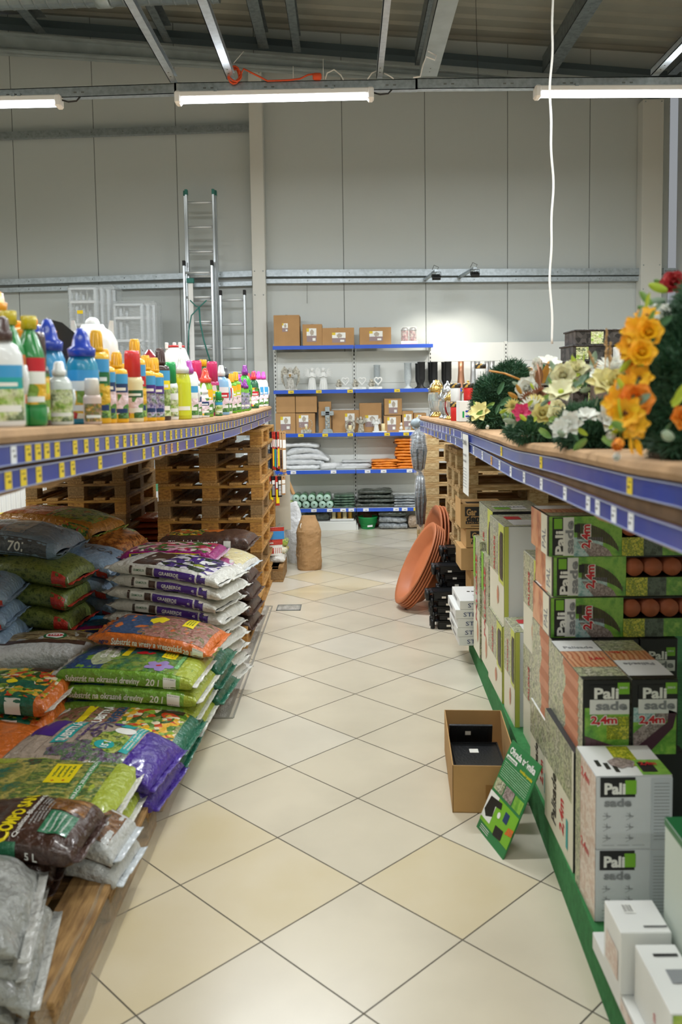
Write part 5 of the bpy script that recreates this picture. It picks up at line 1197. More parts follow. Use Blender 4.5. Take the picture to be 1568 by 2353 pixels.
def shelf_carton(label, u0, u1, v0, v1, d=.25, y=10.80, sticker=None, group=None, lev=None):
    a = aY(u0, v1, y); b = aY(u1, v0, y); z0 = a.z if lev is None else lev
    def art(mb, F, Lf, T, w_, d_, h_):
        rect(mb, T, -.015, -d_/2, .015, d_/2, mat('packing_tape', 'a87a45'), 1)
        if sticker:
            cx, cy, sw, shh = sticker; cx *= w_; cy *= h_; sw *= w_; shh *= h_
            rect(mb, F, cx-sw/2, cy-shh/2, cx+sw/2, cy+shh/2, mat('sticker_mauve', '9a8484', .5), 1); rect(mb, F, cx-sw/2, cy-shh*.05, cx+sw/2, cy+shh/2, whiteprint, 2); rect(mb, F, cx-sw/2, cy+shh*.25, cx-sw*.25, cy+shh/2, tagY, 3)
            blob(mb, lift_fn(F, 4), cx+sw*.05, cy+shh*.2, sw*.2, shh*.22, mat('sticker_figure', 'b5a898', .5), irr=.4); rect(mb, F, cx+sw*.1, cy-shh*.42, cx+sw*.4, cy-shh*.22, whiteprint, 3)
    z1 = z0+(aY(u0, v0, y).z-aY(u0, v1, y).z)
    return carton(label, a.x, b.x, y, y+d, z0, z1, cardm, art, group, name='cardboard_box', b=.003)
L0, L1, L2, L3, L4, L5 = [s+.001 for s in ST]
s = shelf_carton
s('tall cardboard box with small label at the left end of the top shelf', 630, 688, 721, 793, lev=L0, sticker=(-.06, .1, .22, .27), d=.3)
s('medium cardboard box with a large label, second on the top shelf', 696, 740, 743, 793, lev=L0, sticker=(-.04, .0, .5, .62))
s('wide cardboard box with a label beside the medium one on top shelf', 741, 814, 752, 793, lev=L0, sticker=(.02, -.05, .42, .56))
s('wide cardboard box right of the shelf divider on the top shelf', 827, 899, 752, 793, lev=L0, sticker=(.02, .0, .42, .56))
gb = 'cardboard boxes on the third shelf'
s('open looking cardboard box in the upper left of the third shelf', 635, 678, 908, 946, lev=L2+.262, group=gb, d=.28); s('cardboard box beside the upper left one on the third shelf', 680, 728, 908, 946, lev=L2+.262, group=gb, d=.28)
s('labelled cardboard box in the lower left of the third shelf', 634, 679, 947, 994, lev=L2, group=gb, sticker=(.0, -.0, .5, .65), d=.28); s('labelled cardboard box behind the round wreath figurine', 681, 724, 948, 994, lev=L2, group=gb, sticker=(-.1, .1, .5, .6), d=.28)
s('tall narrow cardboard box behind the grey cross figurine', 733, 761, 922, 994, lev=L2, group=gb, y=10.86, d=.2); s('wide cardboard box right of the grey cross figurine', 764, 826, 943, 994, lev=L2, group=gb, sticker=(.15, .05, .35, .6), y=10.9, d=.18)
s('large cardboard box at the centre of the third shelf', 827, 877, 927, 994, lev=L2, group=gb, sticker=(.05, -.12, .6, .4), y=10.88, d=.2)
s('labelled cardboard box in the upper right of the third shelf', 884, 924, 915, 953, lev=L2+.215, group=gb, sticker=(0, .0, .5, .8), d=.24); s('labelled cardboard box under the upper right one on the third shelf', 883, 922, 955, 993, lev=L2, group=gb, sticker=(-.05, .0, .5, .8), d=.24)
s('small labelled cardboard box near the right end of third shelf', 925, 950, 944, 992, lev=L2, group=gb, sticker=(.0, .05, .7, .6), d=.24); s('small cardboard box at the right end of the third shelf', 952, 980, 949, 992, lev=L2, group=gb, sticker=(-.1, .2, .4, .4), d=.24)

# figurines
stone = mat('figurine_white', 'd5d3cc', .6, var=.3, vs=40, col2='a8a59c'); stone2 = mat('figurine_antique', 'cfcabb', .65, var=.5, vs=45, col2='8a8578'); stoneg = mat('figurine_grey', 'aab4b5', .65, var=.3, vs=35)
gold = mat('gold', 'd0a24a', .3, .8); candle = mat('candle_wax', 'ecdcae', .6, sub=.2)
def wing(mb, x, z, s_, m, sgn, h=.15, w_=.06, y=.03):
    for k in range(6):
        a = math.radians(95-18*k)*1; L_ = h*(1-.1*k)
        tip = Vector((sgn*(x+w_*.5+L_*.55*math.cos(a)*.7+.01*k), y, z+L_*math.sin(a)-h*.25*k/3)); base = Vector((sgn*x*.6, y*.6, z-.01*k))
        mb.tube([base, (base+tip)/2+Vector((sgn*.012, .006, .012)), tip], lambda t: .009*(1-t*.7), m, 6)
def angel(mb, m, h, wings=True, kneel=False, ox=0.):
    T = Matrix.Translation((ox, 0, 0)); r = h*.16
    pr = [(r*1.15, 0), (r*1.25, h*.05), (r*.95, h*.25), (r*.8, h*.45), (r*.75, h*.58), (r*.85, h*.68), (r*.55, h*.76), (r*.28, h*.79)]
    mb.lathe(pr, m, 18, T, sy=.75); 
    for k in range(7):
        a = PI+PI*k/6; mb.tube([(ox+r*1.22*math.cos(a), r*.9*math.sin(a), 0), (ox+r*.9*math.cos(a), r*.68*math.sin(a), h*.3), (ox+r*.7*math.cos(a), r*.55*math.sin(a), h*.55)], r*.12, m, 5)
    mb.ball((ox, -.005, h*.875), h*.085, m, 12, 8, (.88, .95, 1.1)); mb.ball((ox, .006, h*.905), h*.095, m, 12, 8, (1, .9, .9)); mb.ball((ox, -h*.09, h*.87), h*.016, m, 6, 4)
    for sg in (-1, 1):
        mb.tube([(ox+sg*r*.8, 0, h*.7), (ox+sg*r*.95, -r*.5, h*.56), (ox+sg*r*.15, -r*1.0, h*.6)], lambda t: r*(.26-.12*t), m, 7)
    mb.ball((ox, -r*1.05, h*.61), r*.16, m, 8, 6)
    if wings:
        for sg in (-1, 1): 
            for k in range(7):
                t = k/6; base = Vector((ox+sg*r*.5, r*.4, h*(.72-.18*t))); mid = Vector((ox+sg*(r*1.2+.1*h*t), r*.7, h*(.92-.28*t))); tip = Vector((ox+sg*(r*(2.0+.6*math.sin(t*PI))), r*.6, h*(1.0-.55*t)))
                mb.tube([base, mid, tip], lambda q: r*(.22-.16*q), m, 6)
def fig(label, build, u, v=None, lev=None, y=10.82, name='figurine', group=None, cat='figurine'):
    mb = MB(); build(mb); return tag(mb.obj(name, loc=(X_(u, y), y, lev)), label, cat, group)
def big_angel(mb):
    angel(mb, stone, .29, False); mb.box(-.09, -.06, 0, .09, .06, .018, stone, .004)
    for sg in (-1, 1):
        for k in range(9):
            t = k/8; mb.tube([(sg*.03, .03, .24-.04*t), (sg*(.075+.01*t), .035, .30-.09*t), (sg*(.118-.01*abs(t-.4)), .03, .24-.12*t), (sg*(.095-.035*t), .02, .16-.13*t)], lambda q: .012*(1-.7*q), stone2, 6)
    mb.box(-.006, -.058, .165, .006, -.052, .205, gold); mb.box(-.017, -.058, .186, .017, -.052, .196, gold)
fig('praying angel figurine with large dark wings and gold cross on its chest', big_angel, 668, lev=L1)
for u, nm in ((718, 'left'), (744, 'right')):
    fig('white standing angel figurine with raised wings, %s of the pair' % nm, lambda mb: angel(mb, mat('plaster_white', 'e8e9e6', .6), .285), u, lev=L1, group='pair of white angels')
def hearts(mb):
    mb.box(-.085, -.04, 0, .085, .04, .03, mat('plaster_white', 'e8e9e6'), .004); lettering(mb, 'Spomíname', plane_fn((0, -.0405, .016), (1, 0, 0), (0, 0, 1), (0, -1, 0)), greyprint, .008, wid=.07)
    pts = []
    for k in range(28):
        t = 2*PI*k/28; pts.append((.035+.0032*16*math.sin(t)**3*.9, 0, .105+.0032*(13*math.cos(t)-5*math.cos(2*t)-2*math.cos(3*t)-math.cos(4*t))))
    mb.tube(pts, .010, mat('plaster_white', 'e8e9e6'), 8, closed=True)
    mb.ball((-.055, 0, .055), .028, stone2, 10, 8, (1, .9, 1.1)); mb.ball((-.05, -.005, .10), .02, stone2, 10, 8); mb.ball((-.05, .004, .108), .022, stone2, 8, 6); mb.tube([(-.06, -.01, .07), (-.03, -.03, .06), (0, -.02, .07)], .008, stone2, 6); wing(mb, .03, .08, 1, stone2, -1, .05, .02)
for u, nm in ((788, 'left'), (826, 'middle'), (863, 'right')): fig('cherub leaning on a white heart on a small base, %s of three' % nm, hearts, u, lev=L1, group='heart and cherub figurines')
def vase(label, u, lev, m, h=.30, r=.043, y=10.9, style=0, group='grave vases'):
    mb = MB()
    if style == 0: pr = [(r*1.25, 0), (r*1.25, h*.03), (r*.75, h*.07), (r*.5, h*.12), (r*.62, h*.2), (r*.92, h*.3), (r, h*.36), (r, h*.96), (r*1.06, h*.97), (r*1.06, h), (r*.93, h), (r*.9, h*.9), (.001, h*.9)]
    else: pr = [(r*1.25, 0), (r*1.2, h*.05), (r*.98, h*.3), (r*.82, h*.6), (r*.84, h), (r*.76, h), (r*.74, h*.9), (.001, h*.9)]
    mb.lathe(pr, m, 24, cap=False); return tag(mb.obj('grave_vase', loc=(X_(u, y), y, lev)), label, 'vase', group)
vgrey = mat('vase_pale_grey', 'b9c2c6', .5, var=.1, vs=60); vblk = mat('vase_black', '1b1c1e', .4, bump=.3, bs=200); vcop = mat('vase_copper', 'a8785c', .35, .5); vsil = mat('vase_silver', 'a5a7a8', .35, .6)
vase('pale grey grave vase behind the right cherub and heart', 867, L1, vgrey, .31, .040, 11.02); vase('pale grey grave vase alone left of the black vases', 938, L1, vgrey, .325, .045, 10.88)
vase('black grave vase beside the pale grey one', 969, L1, vblk, .335, .047, 10.84); vase('black grave vase behind the one next to the pale grey vase', 963, L1, vblk, .32, .045, 10.97)
for u, y, nm in ((998, 10.9, 'first black grave vase right of the shelf post'), (992, 11.03, 'black grave vase half hidden by the first one past the shelf post'), (1030, 10.88, 'black grave vase left of the copper vase'), (1023, 11.02, 'black grave vase half hidden left of the copper vase')): vase(nm, u, L1, vblk, .335, .046, y)
vase('tall copper coloured grave vase', 1060, L1, vcop, .335, .045, 10.9, 1)
for u, y, nm in ((1088, 10.9, 'silver grave vase left of the stacked white candle'), (1098, 11.02, 'silver grave vase behind the stacked white candle'), (1131, 10.9, 'silver grave vase right of the stacked white candle'), (1120, 11.03, 'silver grave vase half hidden behind the right silver one')): vase(nm, u, L1, vsil, .335, .042, y, 1)
def wreath_c(mb):
    mb.box(-.07, -.035, 0, .07, .035, .045, stone2, .008); mb.tube([(.075*math.cos(2*PI*k/20), 0, .115+.075*math.sin(2*PI*k/20)) for k in range(20)], .017, stone2, 8, closed=True)
    for k in range(20): mb.ball((.075*math.cos(2*PI*k/20), -.014, .115+.075*math.sin(2*PI*k/20)), .010, stone2, 6, 4)
    mb.cyl((0, 0, .045), (0, 0, .10), .025, candle, 14); mb.box(-.045, .012, .09, .045, .016, .155, whiteprint); lettering(mb, 'navždy', plane_fn((0, .011, .135), (1, 0, 0), (0, 0, 1), (0, -1, 0)), greyprint, .012, wid=.06)
fig('round stone wreath figurine holding a candle on the third shelf', wreath_c, 703, lev=L2)
def cross_c(mb):
    mb.prism([(-.07, 0), (.07, 0), (.05, .05), (-.05, .05)], -.035, .035, stoneg); mb.box(-.03, -.02, .045, .03, .02, .33, stoneg, .006); mb.box(-.08, -.02, .22, .08, .02, .275, stoneg, .006)
    for k in range(5): mb.ball((.01*(-1)**k, -.022, .07+.03*k), .014, stone2, 8, 6)
    lettering(mb, 'Spomíname', plane_fn((0, -.021, .247), (1, 0, 0), (0, 0, 1), (0, -1, 0)), greyprint, .018, wid=.11)
fig('grey cross figurine with roses and lettering on the third shelf', cross_c, 752, lev=L2)
def oval_c(mb):
    mb.tube([(.05*math.cos(2*PI*k/20), 0, .085+.068*math.sin(2*PI*k/20)) for k in range(20)], .016, stone2, 8, closed=True); mb.box(-.05, -.03, 0, .05, .03, .022, stone2, .006); mb.cyl((0, 0, .022), (0, 0, .095), .024, candle, 14)
fig('oval stone frame figurine with a candle on the third shelf', oval_c, 804, lev=L2)
fig('kneeling stone angel figurine beside the oval candle frame', lambda mb: angel(mb, stone2, .205), 829, lev=L2)
def ang_c(mb): angel(mb, mat('plaster_white', 'e8e9e6'), .18, ox=-.02); mb.cyl((.07, 0, 0), (.07, 0, .11), .027, candle, 14); mb.box(-.07, -.04, 0, .11, .04, .014, mat('plaster_white', 'e8e9e6'), .004)
fig('white angel figurine with a cream candle beside it on the third shelf', ang_c, 868, lev=L2)
def ang_x(mb):
    w_ = mat('plaster_white', 'e8e9e6'); mb.box(-.1, -.035, 0, .1, .035, .02, w_, .004); mb.box(-.03, -.02, .02, .06, .01, .08, w_, .008); mb.ball((-.07, 0, .05), .03, w_); mb.ball((-.07, -.005, .1), .022, w_); wing(mb, .06, .06, 1, w_, -1, .05, .02)
    mb.box(.068, -.03, .02, .078, -.02, .125, gold); mb.box(.045, -.03, .085, .10, -.02, .096, gold); lettering(mb, 'Spomíname', plane_fn((.01, -.0205, .05), (1, 0, 0), (0, 0, 1), (0, -1, 0)), greyprint, .009, wid=.07)
fig('white angel plaque figurine with an orange gold cross on third shelf', ang_x, 934, lev=L2)
# lantern pair in a pack
t = thing('lantern_pack', 'film wrapped pair of printed grave lanterns on the top shelf', 'lantern', (X_(941, 10.86), 10.86, L0))
mb = MB(); mb.box(-.105, -.055, 0, .105, .055, .045, whiteprint, .003); rect(mb, plane_fn((0, -.055, .0225), (1, 0, 0), (0, 0, 1), (0, -1, 0)), -.105, -.0225, .105, -.014, mat('orange_ink', 'd8653a', .5), 1); mb.obj('tray', t)
lampm = pmat('print_lantern', ['4a4a4c', '6a6a6e', 'd8c8c0', 'a8505a', '8a8a90', '3a3a3c'], 14, stretch=(2, 2, 1))
for sg in (-1, 1):
    mb = MB(); mb.lathe([(.042, .01), (.045, .02), (.045, .17), (.047, .175)], lampm, 18, Matrix.Translation((sg*.05, 0, 0))); lo = mb.obj('lantern', t)
    mb = MB(); mb.lathe([(.048, .175), (.048, .19), (.03, .215), (.001, .22)], vsil, 18, Matrix.Translation((sg*.05, 0, 0))); mb.obj('lid', lo)
mb = MB(); mb.box(-.102, -.053, .045, .102, .053, .225, clear('film', 'ffffff', .1, .16), .01); mb.obj('film_wrap', t)

# soft goods: white covers, towels, orange bags
def slab(label, cx, y, z, L, W, H, m, seed, name, cat, rz=0., group=None, wr=1.3, droop=.0, p=.55):
    s_ = Sack(L, W, H, seed, p=p, droop=droop, wr=wr, pinch=8); mb = s_.body(m, nu=36, nv=24)
    return tag(mb.obj(name, loc=(cx, y, z), rot=(0, 0, rz)), label, cat, group)
fleece = P('fleece_white', 'dfe1e3', bump=.6, bs=14); fleece2 = P('fleece_grey_white', 'cfd2d4', bump=.6, bs=14)
for k, (u, z, L, H, m) in enumerate(((690, L3, .46, .06, fleece), (696, L3+.058, .50, .075, fleece2), (704, L3+.13, .56, .08, fleece), (700, L3+.205, .52, .08, fleece2), (690, L3+.285, .46, .06, fleece))):
    slab('%s of the wrinkled white covers piled on the fourth shelf' % ('lowest', 'second', 'third', 'fourth', 'topmost')[k], X_(u), 10.98, z, L, .26, H, m, 40+k, 'folded_cover', 'cover', group='white covers', wr=2.2, droop=(.0, .02, .05, .09, .02)[k], rz=(-.0, .05, -.06, .08, -.05)[k])
def roll(label, p, q, r, m, core=None, name='fabric_roll', cat='roll', group=None, lab=False):
    mb = MB(); p = Vector(p); q = Vector(q); mb.cyl(p-q if 0 else (0, 0, 0), q-p, r, m, 20)
    d = (q-p).normalized(); 
    if core: mb.cyl(-d*.001, d*.004, r*.22, core, 10)
    return tag(mb.obj(name, loc=p), label, cat, group)
roll('white fabric roll with a paper tag lying on the fourth shelf', (X_(735), 10.78, L3+.045), (X_(800), 10.98, L3+.045), .042, fleece); roll('thin white fabric roll slanting on the fourth shelf', (X_(770), 10.80, L3+.022), (X_(845), 10.86, L3+.022), .018, fleece2)
slab('stack of folded white towel wrapped in film on the fourth shelf', X_(815), 10.98, L3, .42, .2, .075, fleece, 51, 'folded_cover', 'cover'); slab('folded white towel on top of the towel stack, fourth shelf', X_(818), 10.96, L3+.076, .38, .18, .035, fleece2, 52, 'folded_cover', 'cover')
orm = P('net_orange', 'f08a1c', bump=.9, bs=50, coat=.3)
for k in range(4): slab('%s flat orange net bundle left of the tall orange pile' % ('lowest', 'second', 'third', 'topmost')[k], X_(884), 10.9, L3+k*.03, .34, .26, .03, orm, 60+k, 'net_bundle', 'net', group='flat orange net bundles', wr=1.8)
for k in range(10): slab('%s orange net bundle in the tall pile on the fourth shelf' % ('lowest', 'second', 'third', 'fourth', 'fifth', 'sixth', 'seventh', 'eighth', 'ninth', 'topmost')[k], X_(938)+R.uniform(-.02, .02), 10.92, L3+k*.0385, .30, .26, .038, orm, 70+k % 4, 'net_bundle', 'net', group='tall pile of orange net bundles', wr=1.8, rz=R.uniform(-.1, .1))
# green rolls
gr_end = mat('roll_end_mint', 'b5d5c5', .5); gr_side = P('roll_green_wrap', '6f9f7a', var=.4, vs=18, col2='3a6b45'); core = mat('core_dark', '2f4a34', .7)
rows = [(680, 0), (699, 0), (718, 0), (737, 0), (754, 0)], [(676, 1), (693, 1), (712, 1), (731, 1), (748, 1)]
for r_ in rows:
    for u, up in r_:
        x = X_(u, 10.76); rr = .047; mb = MB(); mb.cyl((0, 0, 0), (.01, .32, 0), rr, gr_side, 20); mb.cyl((0, -.003, 0), (0, .001, 0), rr*.97, gr_end, 20); mb.cyl((0, -.005, 0), (0, 0, 0), rr*.25, core, 10)
        nm = {680: 'first', 699: 'second', 718: 'third', 737: 'fourth', 754: 'last', 676: 'first', 693: 'second', 712: 'third', 731: 'fourth', 748: 'last'}[u]
        tag(mb.obj('garden_net_roll', loc=(x, 10.76, L4+rr+up*.085)), 'green wrapped net roll, %s of the %s row on the fifth shelf' % (nm, 'upper' if up else 'lower'), 'roll', 'green net rolls')
roll('yellow green printed film roll lying crosswise on the fifth shelf', (X_(652), 10.85, L4+.05), (X_(671), 10.85, L4+.05), .05, pmat('print_roll', ['b5c85a', '8fae3c', 'd8e0a0', '5a8a3a'], 20))
dg_ = P('film_dark_green', '2f4a3a', var=.3, vs=14, col2='5a7a62')
for k in range(5): slab('flat dark green film pack, %s between rolls and black bags' % ('lowest', 'second', 'third', 'fourth', 'topmost')[k], X_(788), 10.92, L4+k*.033, .27, .3, .033, dg_, 80+k, 'film_pack', 'pack', group='dark green film packs')
blk = P('film_black_green', '20261f', var=.4, vs=16, col2='3f4a42', bump=1., bs=24, coat=.9)
for k in range(4): slab('shiny black bag, %s of the pile on the fifth shelf' % ('lowest', 'second', 'third', 'topmost')[k], X_(861), 10.92, L4+k*.055, .50-.02*k, .3, .055, blk, 90+k, 'plastic_bag', 'bag', group='pile of shiny black bags', wr=2.2)
gry = P('film_smoke', '6f777b', var=.4, vs=18, col2='a5abb0', bump=1., bs=22, coat=.9)
for k in range(4): slab('smoke grey wrapped pack, %s at the right of fifth shelf' % ('lowest', 'second', 'third', 'topmost')[k], X_(932), 10.9, L4+k*.035, .30, .28, .036, gry, 95+k, 'plastic_bag', 'bag', group='grey wrapped packs', wr=2.)
# bottom level
t = thing('bottle_tray', 'cardboard tray holding gold capped bottles at the bottom of the shelf', 'tray', (X_(782), 10.84, L5))
mb = MB(); mb.box(-.15, -.08, 0, .15, .08, .004, cardm); mb.box(-.15, -.08, 0, .15, -.076, .03, cartonw); mb.box(-.15, .076, 0, .15, .08, .03, cardm); mb.box(-.15, -.08, 0, -.146, .08, .18, clear('film', 'ffffff')); mb.obj('tray_body', t)
for k in range(4):
    mb = MB(); gm = gold if k % 2 else mat('candle_jar', 'd9cfa0', .3, coat=.5); mb.lathe([(.03, 0), (.032, .01), (.026, .05), (.03, .08), (.024, .13), (.012, .15)], gm, 16); mb.lathe([(.018, .15), (.02, .17), (.001, .18)], gold, 12)
    tag(mb.obj('grave_candle', loc=(X_(782)-.105+.07*k, 10.84, L5+.005)), '%s of four golden grave candles in the bottom tray' % ('first', 'second', 'third', 'last')[k], 'candle', 'golden candles in the bottom tray')
slab('black shiny film packs lying in the bottom left of the shelf', X_(722), 10.88, L5, .34, .2, .1, blk, 101, 'plastic_bag', 'bag', wr=2.)
mb = MB(); mb.lathe([(.085, 0), (.09, .01), (.1, .07), (.118, .075), (.122, .14), (.13, .145), (.13, .155), (.122, .155), (.11, .08), (.09, .02), (.001, .02)], mat('planter_green', '17924a', .4), 28, cap=False); rect(mb, plane_fn((.02, -.106, .045), (1, 0, 0), (0, 0, 1), (0, -1, 0)), -.03, -.012, .035, .012, tagW, 4, rot=.1)
tag(mb.obj('plant_pot', loc=(X_(843), 10.86, .001)), 'bright green plastic flower pot with a label under the shelves', 'pot')
for k in range(3): slab('crumpled %s under the shelf beside the green pot' % ('grey film bag on the floor', 'grey film bag on top of another', 'dark green film bag topmost')[k], X_(901), 10.9, .001+k*.075, .36, .3, .078, (gry, gry, blk)[k], 110+k, 'plastic_bag', 'bag', wr=2.4)
slab('clear bag of tan material on the floor below the hanging grey sleeve', X_(955), 10.9, .001, .2, .25, .17, P('film_tan', 'b5a08a', var=.3, vs=20, bump=.8), 120, 'plastic_bag', 'bag', wr=1.8)
slab('brown red wrapped pack behind the green pot', X_(845), 11.02, .001, .3, .12, .2, P('film_rusty', '7a3f20', coat=.8), 121, 'plastic_bag', 'bag', wr=1.5)
# hanging grey sleeves at the end of the right table
slv = P('sleeve_grey', '4a5258', var=.4, vs=8, col2='6a747a', bump=.9, bs=18, coat=.9); film = clear('film', 'ffffff')
def sleeve(label, u, v0, v1, w_, y):
    a = aY(u, v0, y); b = aY(u, v1, y); h = a.z-b.z
    t = thing('hanging_sleeve', label, 'garment bag', (a.x, y, b.z))
    mb = MB(); mb.lathe([(.001, 0), (w_*.25, .02), (w_*.42, h*.25), (w_*.5, h*.55), (w_*.45, h*.85), (w_*.2, h*.97), (.012, h)], slv, 24, sy=.5); 
    for k in range(7): an = 2*PI*k/7; mb.tube([(w_*.3*math.cos(an), w_*.15*math.sin(an), .03), (w_*.5*math.cos(an), w_*.26*math.sin(an), h*.5), (w_*.25*math.cos(an), w_*.12*math.sin(an), h*.93)], .012, slv, 6)
    mb.obj('sleeve_body', t)
    mb = MB(); mb.lathe([(w_*.3, -.02), (w_*.5, h*.25), (w_*.6, h*.55), (w_*.55, h*.85), (w_*.25, h*1.0), (.02, h*1.03)], film, 24, sy=.55, cap=False); mb.obj('film_wrap', t)
    return t
sleeve('upper dark grey film wrapped sleeve hanging at the end of right table', 962, 985, 1086, .125, 7.15)
sleeve('lower dark grey film wrapped sleeve hanging nearly to the floor', 966, 1084, 1212, .085, 7.15)
mb = MB(); pz = aY(962, 985, 7.15); mb.tube([(pz.x, 7.15, pz.z-.02), (pz.x, 7.14, 1.47), (RXT+.01, 7.08, 1.50)], .003, seam, 6); pq = aY(966, 1084, 7.15); mb.tube([(pz.x, 7.15, pq.z+.03), (pq.x, 7.15, pq.z-.03)], .003, seam, 6); tag(mb.obj('hanging_hook'), 'thin hook holding the dark grey sleeves at the table end', 'hook')
mb = MB(); mb.ball((0, 0, 0), .045, mat('smoke_plastic', '8a979e', .3), 14, 10, (1.1, .7, .9)); mb.tube([(-.03, 0, -.03), (0, 0, -.06), (.03, 0, -.03)], .012, mat('smoke_plastic', '8a979e'), 6); tag(mb.obj('film_bundle', loc=aY(957, 972, 7.15)+Vector((0, 0, 0))), 'knotted grey film bundle above the hanging sleeves', 'film')

# floodlights on arms
for u, v, ub, lab in ((1003, 637, 978, 'left black floodlight on a metal arm above the shelving'), (1092, 631, 1057, 'right black floodlight on a metal arm above the shelving')):
    p = aY(u, v, 10.35); q = aY(ub, v+2, 11.11)
    t = thing('floodlight', lab, 'lamp', (p.x, p.y, p.z))
    mb = MB(); Mx = Matrix.Rotation(-.9, 4, 'X'); mb.box(-.05, -.02, -.04, .05, .02, .04, mat('lamp_black', '1a1b1c', .5), .006, Mx); 
    for k in range(5): mb.box(-.045+k*.02, -.034, -.03, -.04+k*.02, -.02, .03, mat('lamp_black', '1a1b1c'), 0, Mx)
    mb.obj('lamp_body', t)
    mb = MB(); mb.tube([(-.055, 0, 0), (-.055, 0, .06), (.055, 0, .06), (.055, 0, 0)], .004, mat('lamp_black', '1a1b1c'), 6); mb.obj('lamp_bracket', t)
    mb = MB(); mb.box(-.02, 0, .062, .02, .02+(11.10-p.y), .09, galv, 0, Matrix.Rotation(math.atan2(p.x-q.x, 11.11-p.y)*1, 4, 'Z')); mb.obj('arm', t)
    mb = MB(); mb.tube([(0, 0, .06), (.03, .02, .12), (-.02, .05, .15), (-.04, .1, .1)], .003, slot, 5); mb.obj('cable', t)
    l = bpy.data.lights.new('flood_spot', 'SPOT'); l.energy = 30; l.spot_size = 1.5; l.spot_blend = .7; l.color = (1, .93, .82); l.shadow_soft_size = .04
    lo = bpy.data.objects.new('flood_spot', l); C.objects.link(lo); lo.parent = t; lo.location = (0, .04, -.04); lo.rotation_euler = (Vector((0, .62, -1))).to_track_quat('-Z', 'Y').to_euler()

# cables
mb = MB(); pts = []
for k in range(60):
    v = -60+k*(850/59); y = 4.9; p = aY(1268+3.0*math.sin(k*.23)+1.5*math.sin(k*.61)+.003*k, v, y); pts.append(p)
pts.insert(0, Vector((pts[0].x, pts[0].y, rz(pts[0].x)-.02)))
mb.tube(pts, .0065, mat('white_cable', 'f0f0ee', .4), 8); tag(mb.obj('hanging_cable'), 'white cable hanging from the roof down to the right table', 'cable')
orc = mat('orange_cable', 'e2562a', .45)
mb = MB(); pts = []
for k in range(46):
    a = k*.42; rr = .055+.012*math.sin(k*.7); c = aY(536+k*.1, 172, BY-.03); pts.append(c+Vector((rr*math.cos(a)*.8, -.01*math.sin(a*.7), rr*math.sin(a)*.95)))
for u, v in ((560, 158), (580, 168), (600, 178), (615, 186), (640, 185), (665, 184), (690, 181), (708, 172), (722, 170)): pts.append(aY(u, v, BY-.02))
mb.tube(pts, .0065, orc, 6); o = tag(mb.obj('extension_cable'), 'orange extension cable coiled on the cross beam with an orange plug', 'cable')
c = aY(730, 176, BY-.02); mb = MB(); mb.lathe([(.02, -.035), (.026, -.02), (.026, .02), (.015, .03)], orc, 14, Matrix.Translation(c) @ Matrix.Rotation(PI/2, 4, 'Y')); mb.obj('plug', o)
wcab = mat('white_cable', 'f0f0ee')
def cabl(label, pts, y, r=.005, m=None): mb = MB(); mb.tube([aY(u, v, y) for u, v in pts], r, m or wcab, 6); return tag(mb.obj('loose_cable'), label, 'cable')
cabl('white cable tied in loops around the wide grey ceiling beam', ((950, 178), (966, 176), (972, 150), (980, 130), (1000, 138), (1003, 128), (985, 118), (983, 100), (1000, 95), (1018, 80), (1028, 60), (1025, 42), (1016, 40)), 7.6, .007)
cabl('white cable ends sticking up beside the orange plug', ((748, 182), (752, 168), (768, 160), (783, 172), (790, 184)), BY, .005); cabl('white cable curl left of the thin ceiling strut', ((845, 182), (855, 168), (866, 163)), BY, .005); cabl('white cable curl right of the thin ceiling strut', ((883, 168), (895, 174), (905, 181)), BY, .005)
for u0, v0, u1, v1, nm in ((537, 145, 560, 118, 'leaning over the orange coil'), (743, 182, 743, 135, 'upright beside the orange plug'), (674, 185, 674, 152, 'upright over the orange cable')): cabl('pale zip tie tail standing on the cross beam, '+nm, ((u0, v0), (u1, v1)), BY, .003)
cabl('thin wire hanging from the roof to the cross beam', ((1093, -30), (1096, 90), (1100, 196)), BY-.05, .002, slot)
cabl('thin dark wire hanging at the back wall beside the shelf boxes', ((706, 653), (706, 697)), 11.2, .003, seam)

# ---------------------------------------------------------------- ladders at the back left
alu = mat('aluminium', 'c5cacd', .3, .85); alu_w = mat('aluminium_bright', 'e2e5e7', .35, .5); tealp = mat('ladder_foot_teal', '2f7a70', .5)
def ladder(label, u0, u1, vt, rungs, y, extra=None, wd=.028, zb=0., name='ladder', caps=tealp):
    a = aY(u0, vt, y); b = aY(u1, vt, y); t = thing(name, label, 'ladder', ((a.x+b.x)/2, y, zb)); w_ = (b.x-a.x)/2; h = a.z-zb
    for sg in (-1, 1):
        mb = MB(); mb.box(sg*w_-wd/2, -.03, 0, sg*w_+wd/2, .03, h, alu, .003); ra = mb.obj('side_rail', t)
        mb = MB(); mb.box(sg*w_-wd/2-.003, -.034, h-.06, sg*w_+wd/2+.003, .034, h+.004, caps, .003); mb.obj('end_cap', ra)
    z = aY(u0, rungs, y).z-zb
    while z > .1: mb = MB(); mb.cyl((-w_, 0, z), (w_, 0, z), .015, alu_w, 10); mb.obj('rung', t); z -= .303
    return t
ladder('back section of the tall aluminium ladder by the white column', 425, 495, 440, 466, 10.98)
ladder('tallest aluminium ladder leaning at the wall by the white column', 428, 490, 437, 466, 10.88)
ladder('front section of the tall aluminium ladder, ending below the wall rails', 423, 487, 600, 627, 10.76, caps=slot)
ladder('shorter aluminium ladder right beside the tall ladder', 507, 562, 668, 690, 10.9, caps=slot)
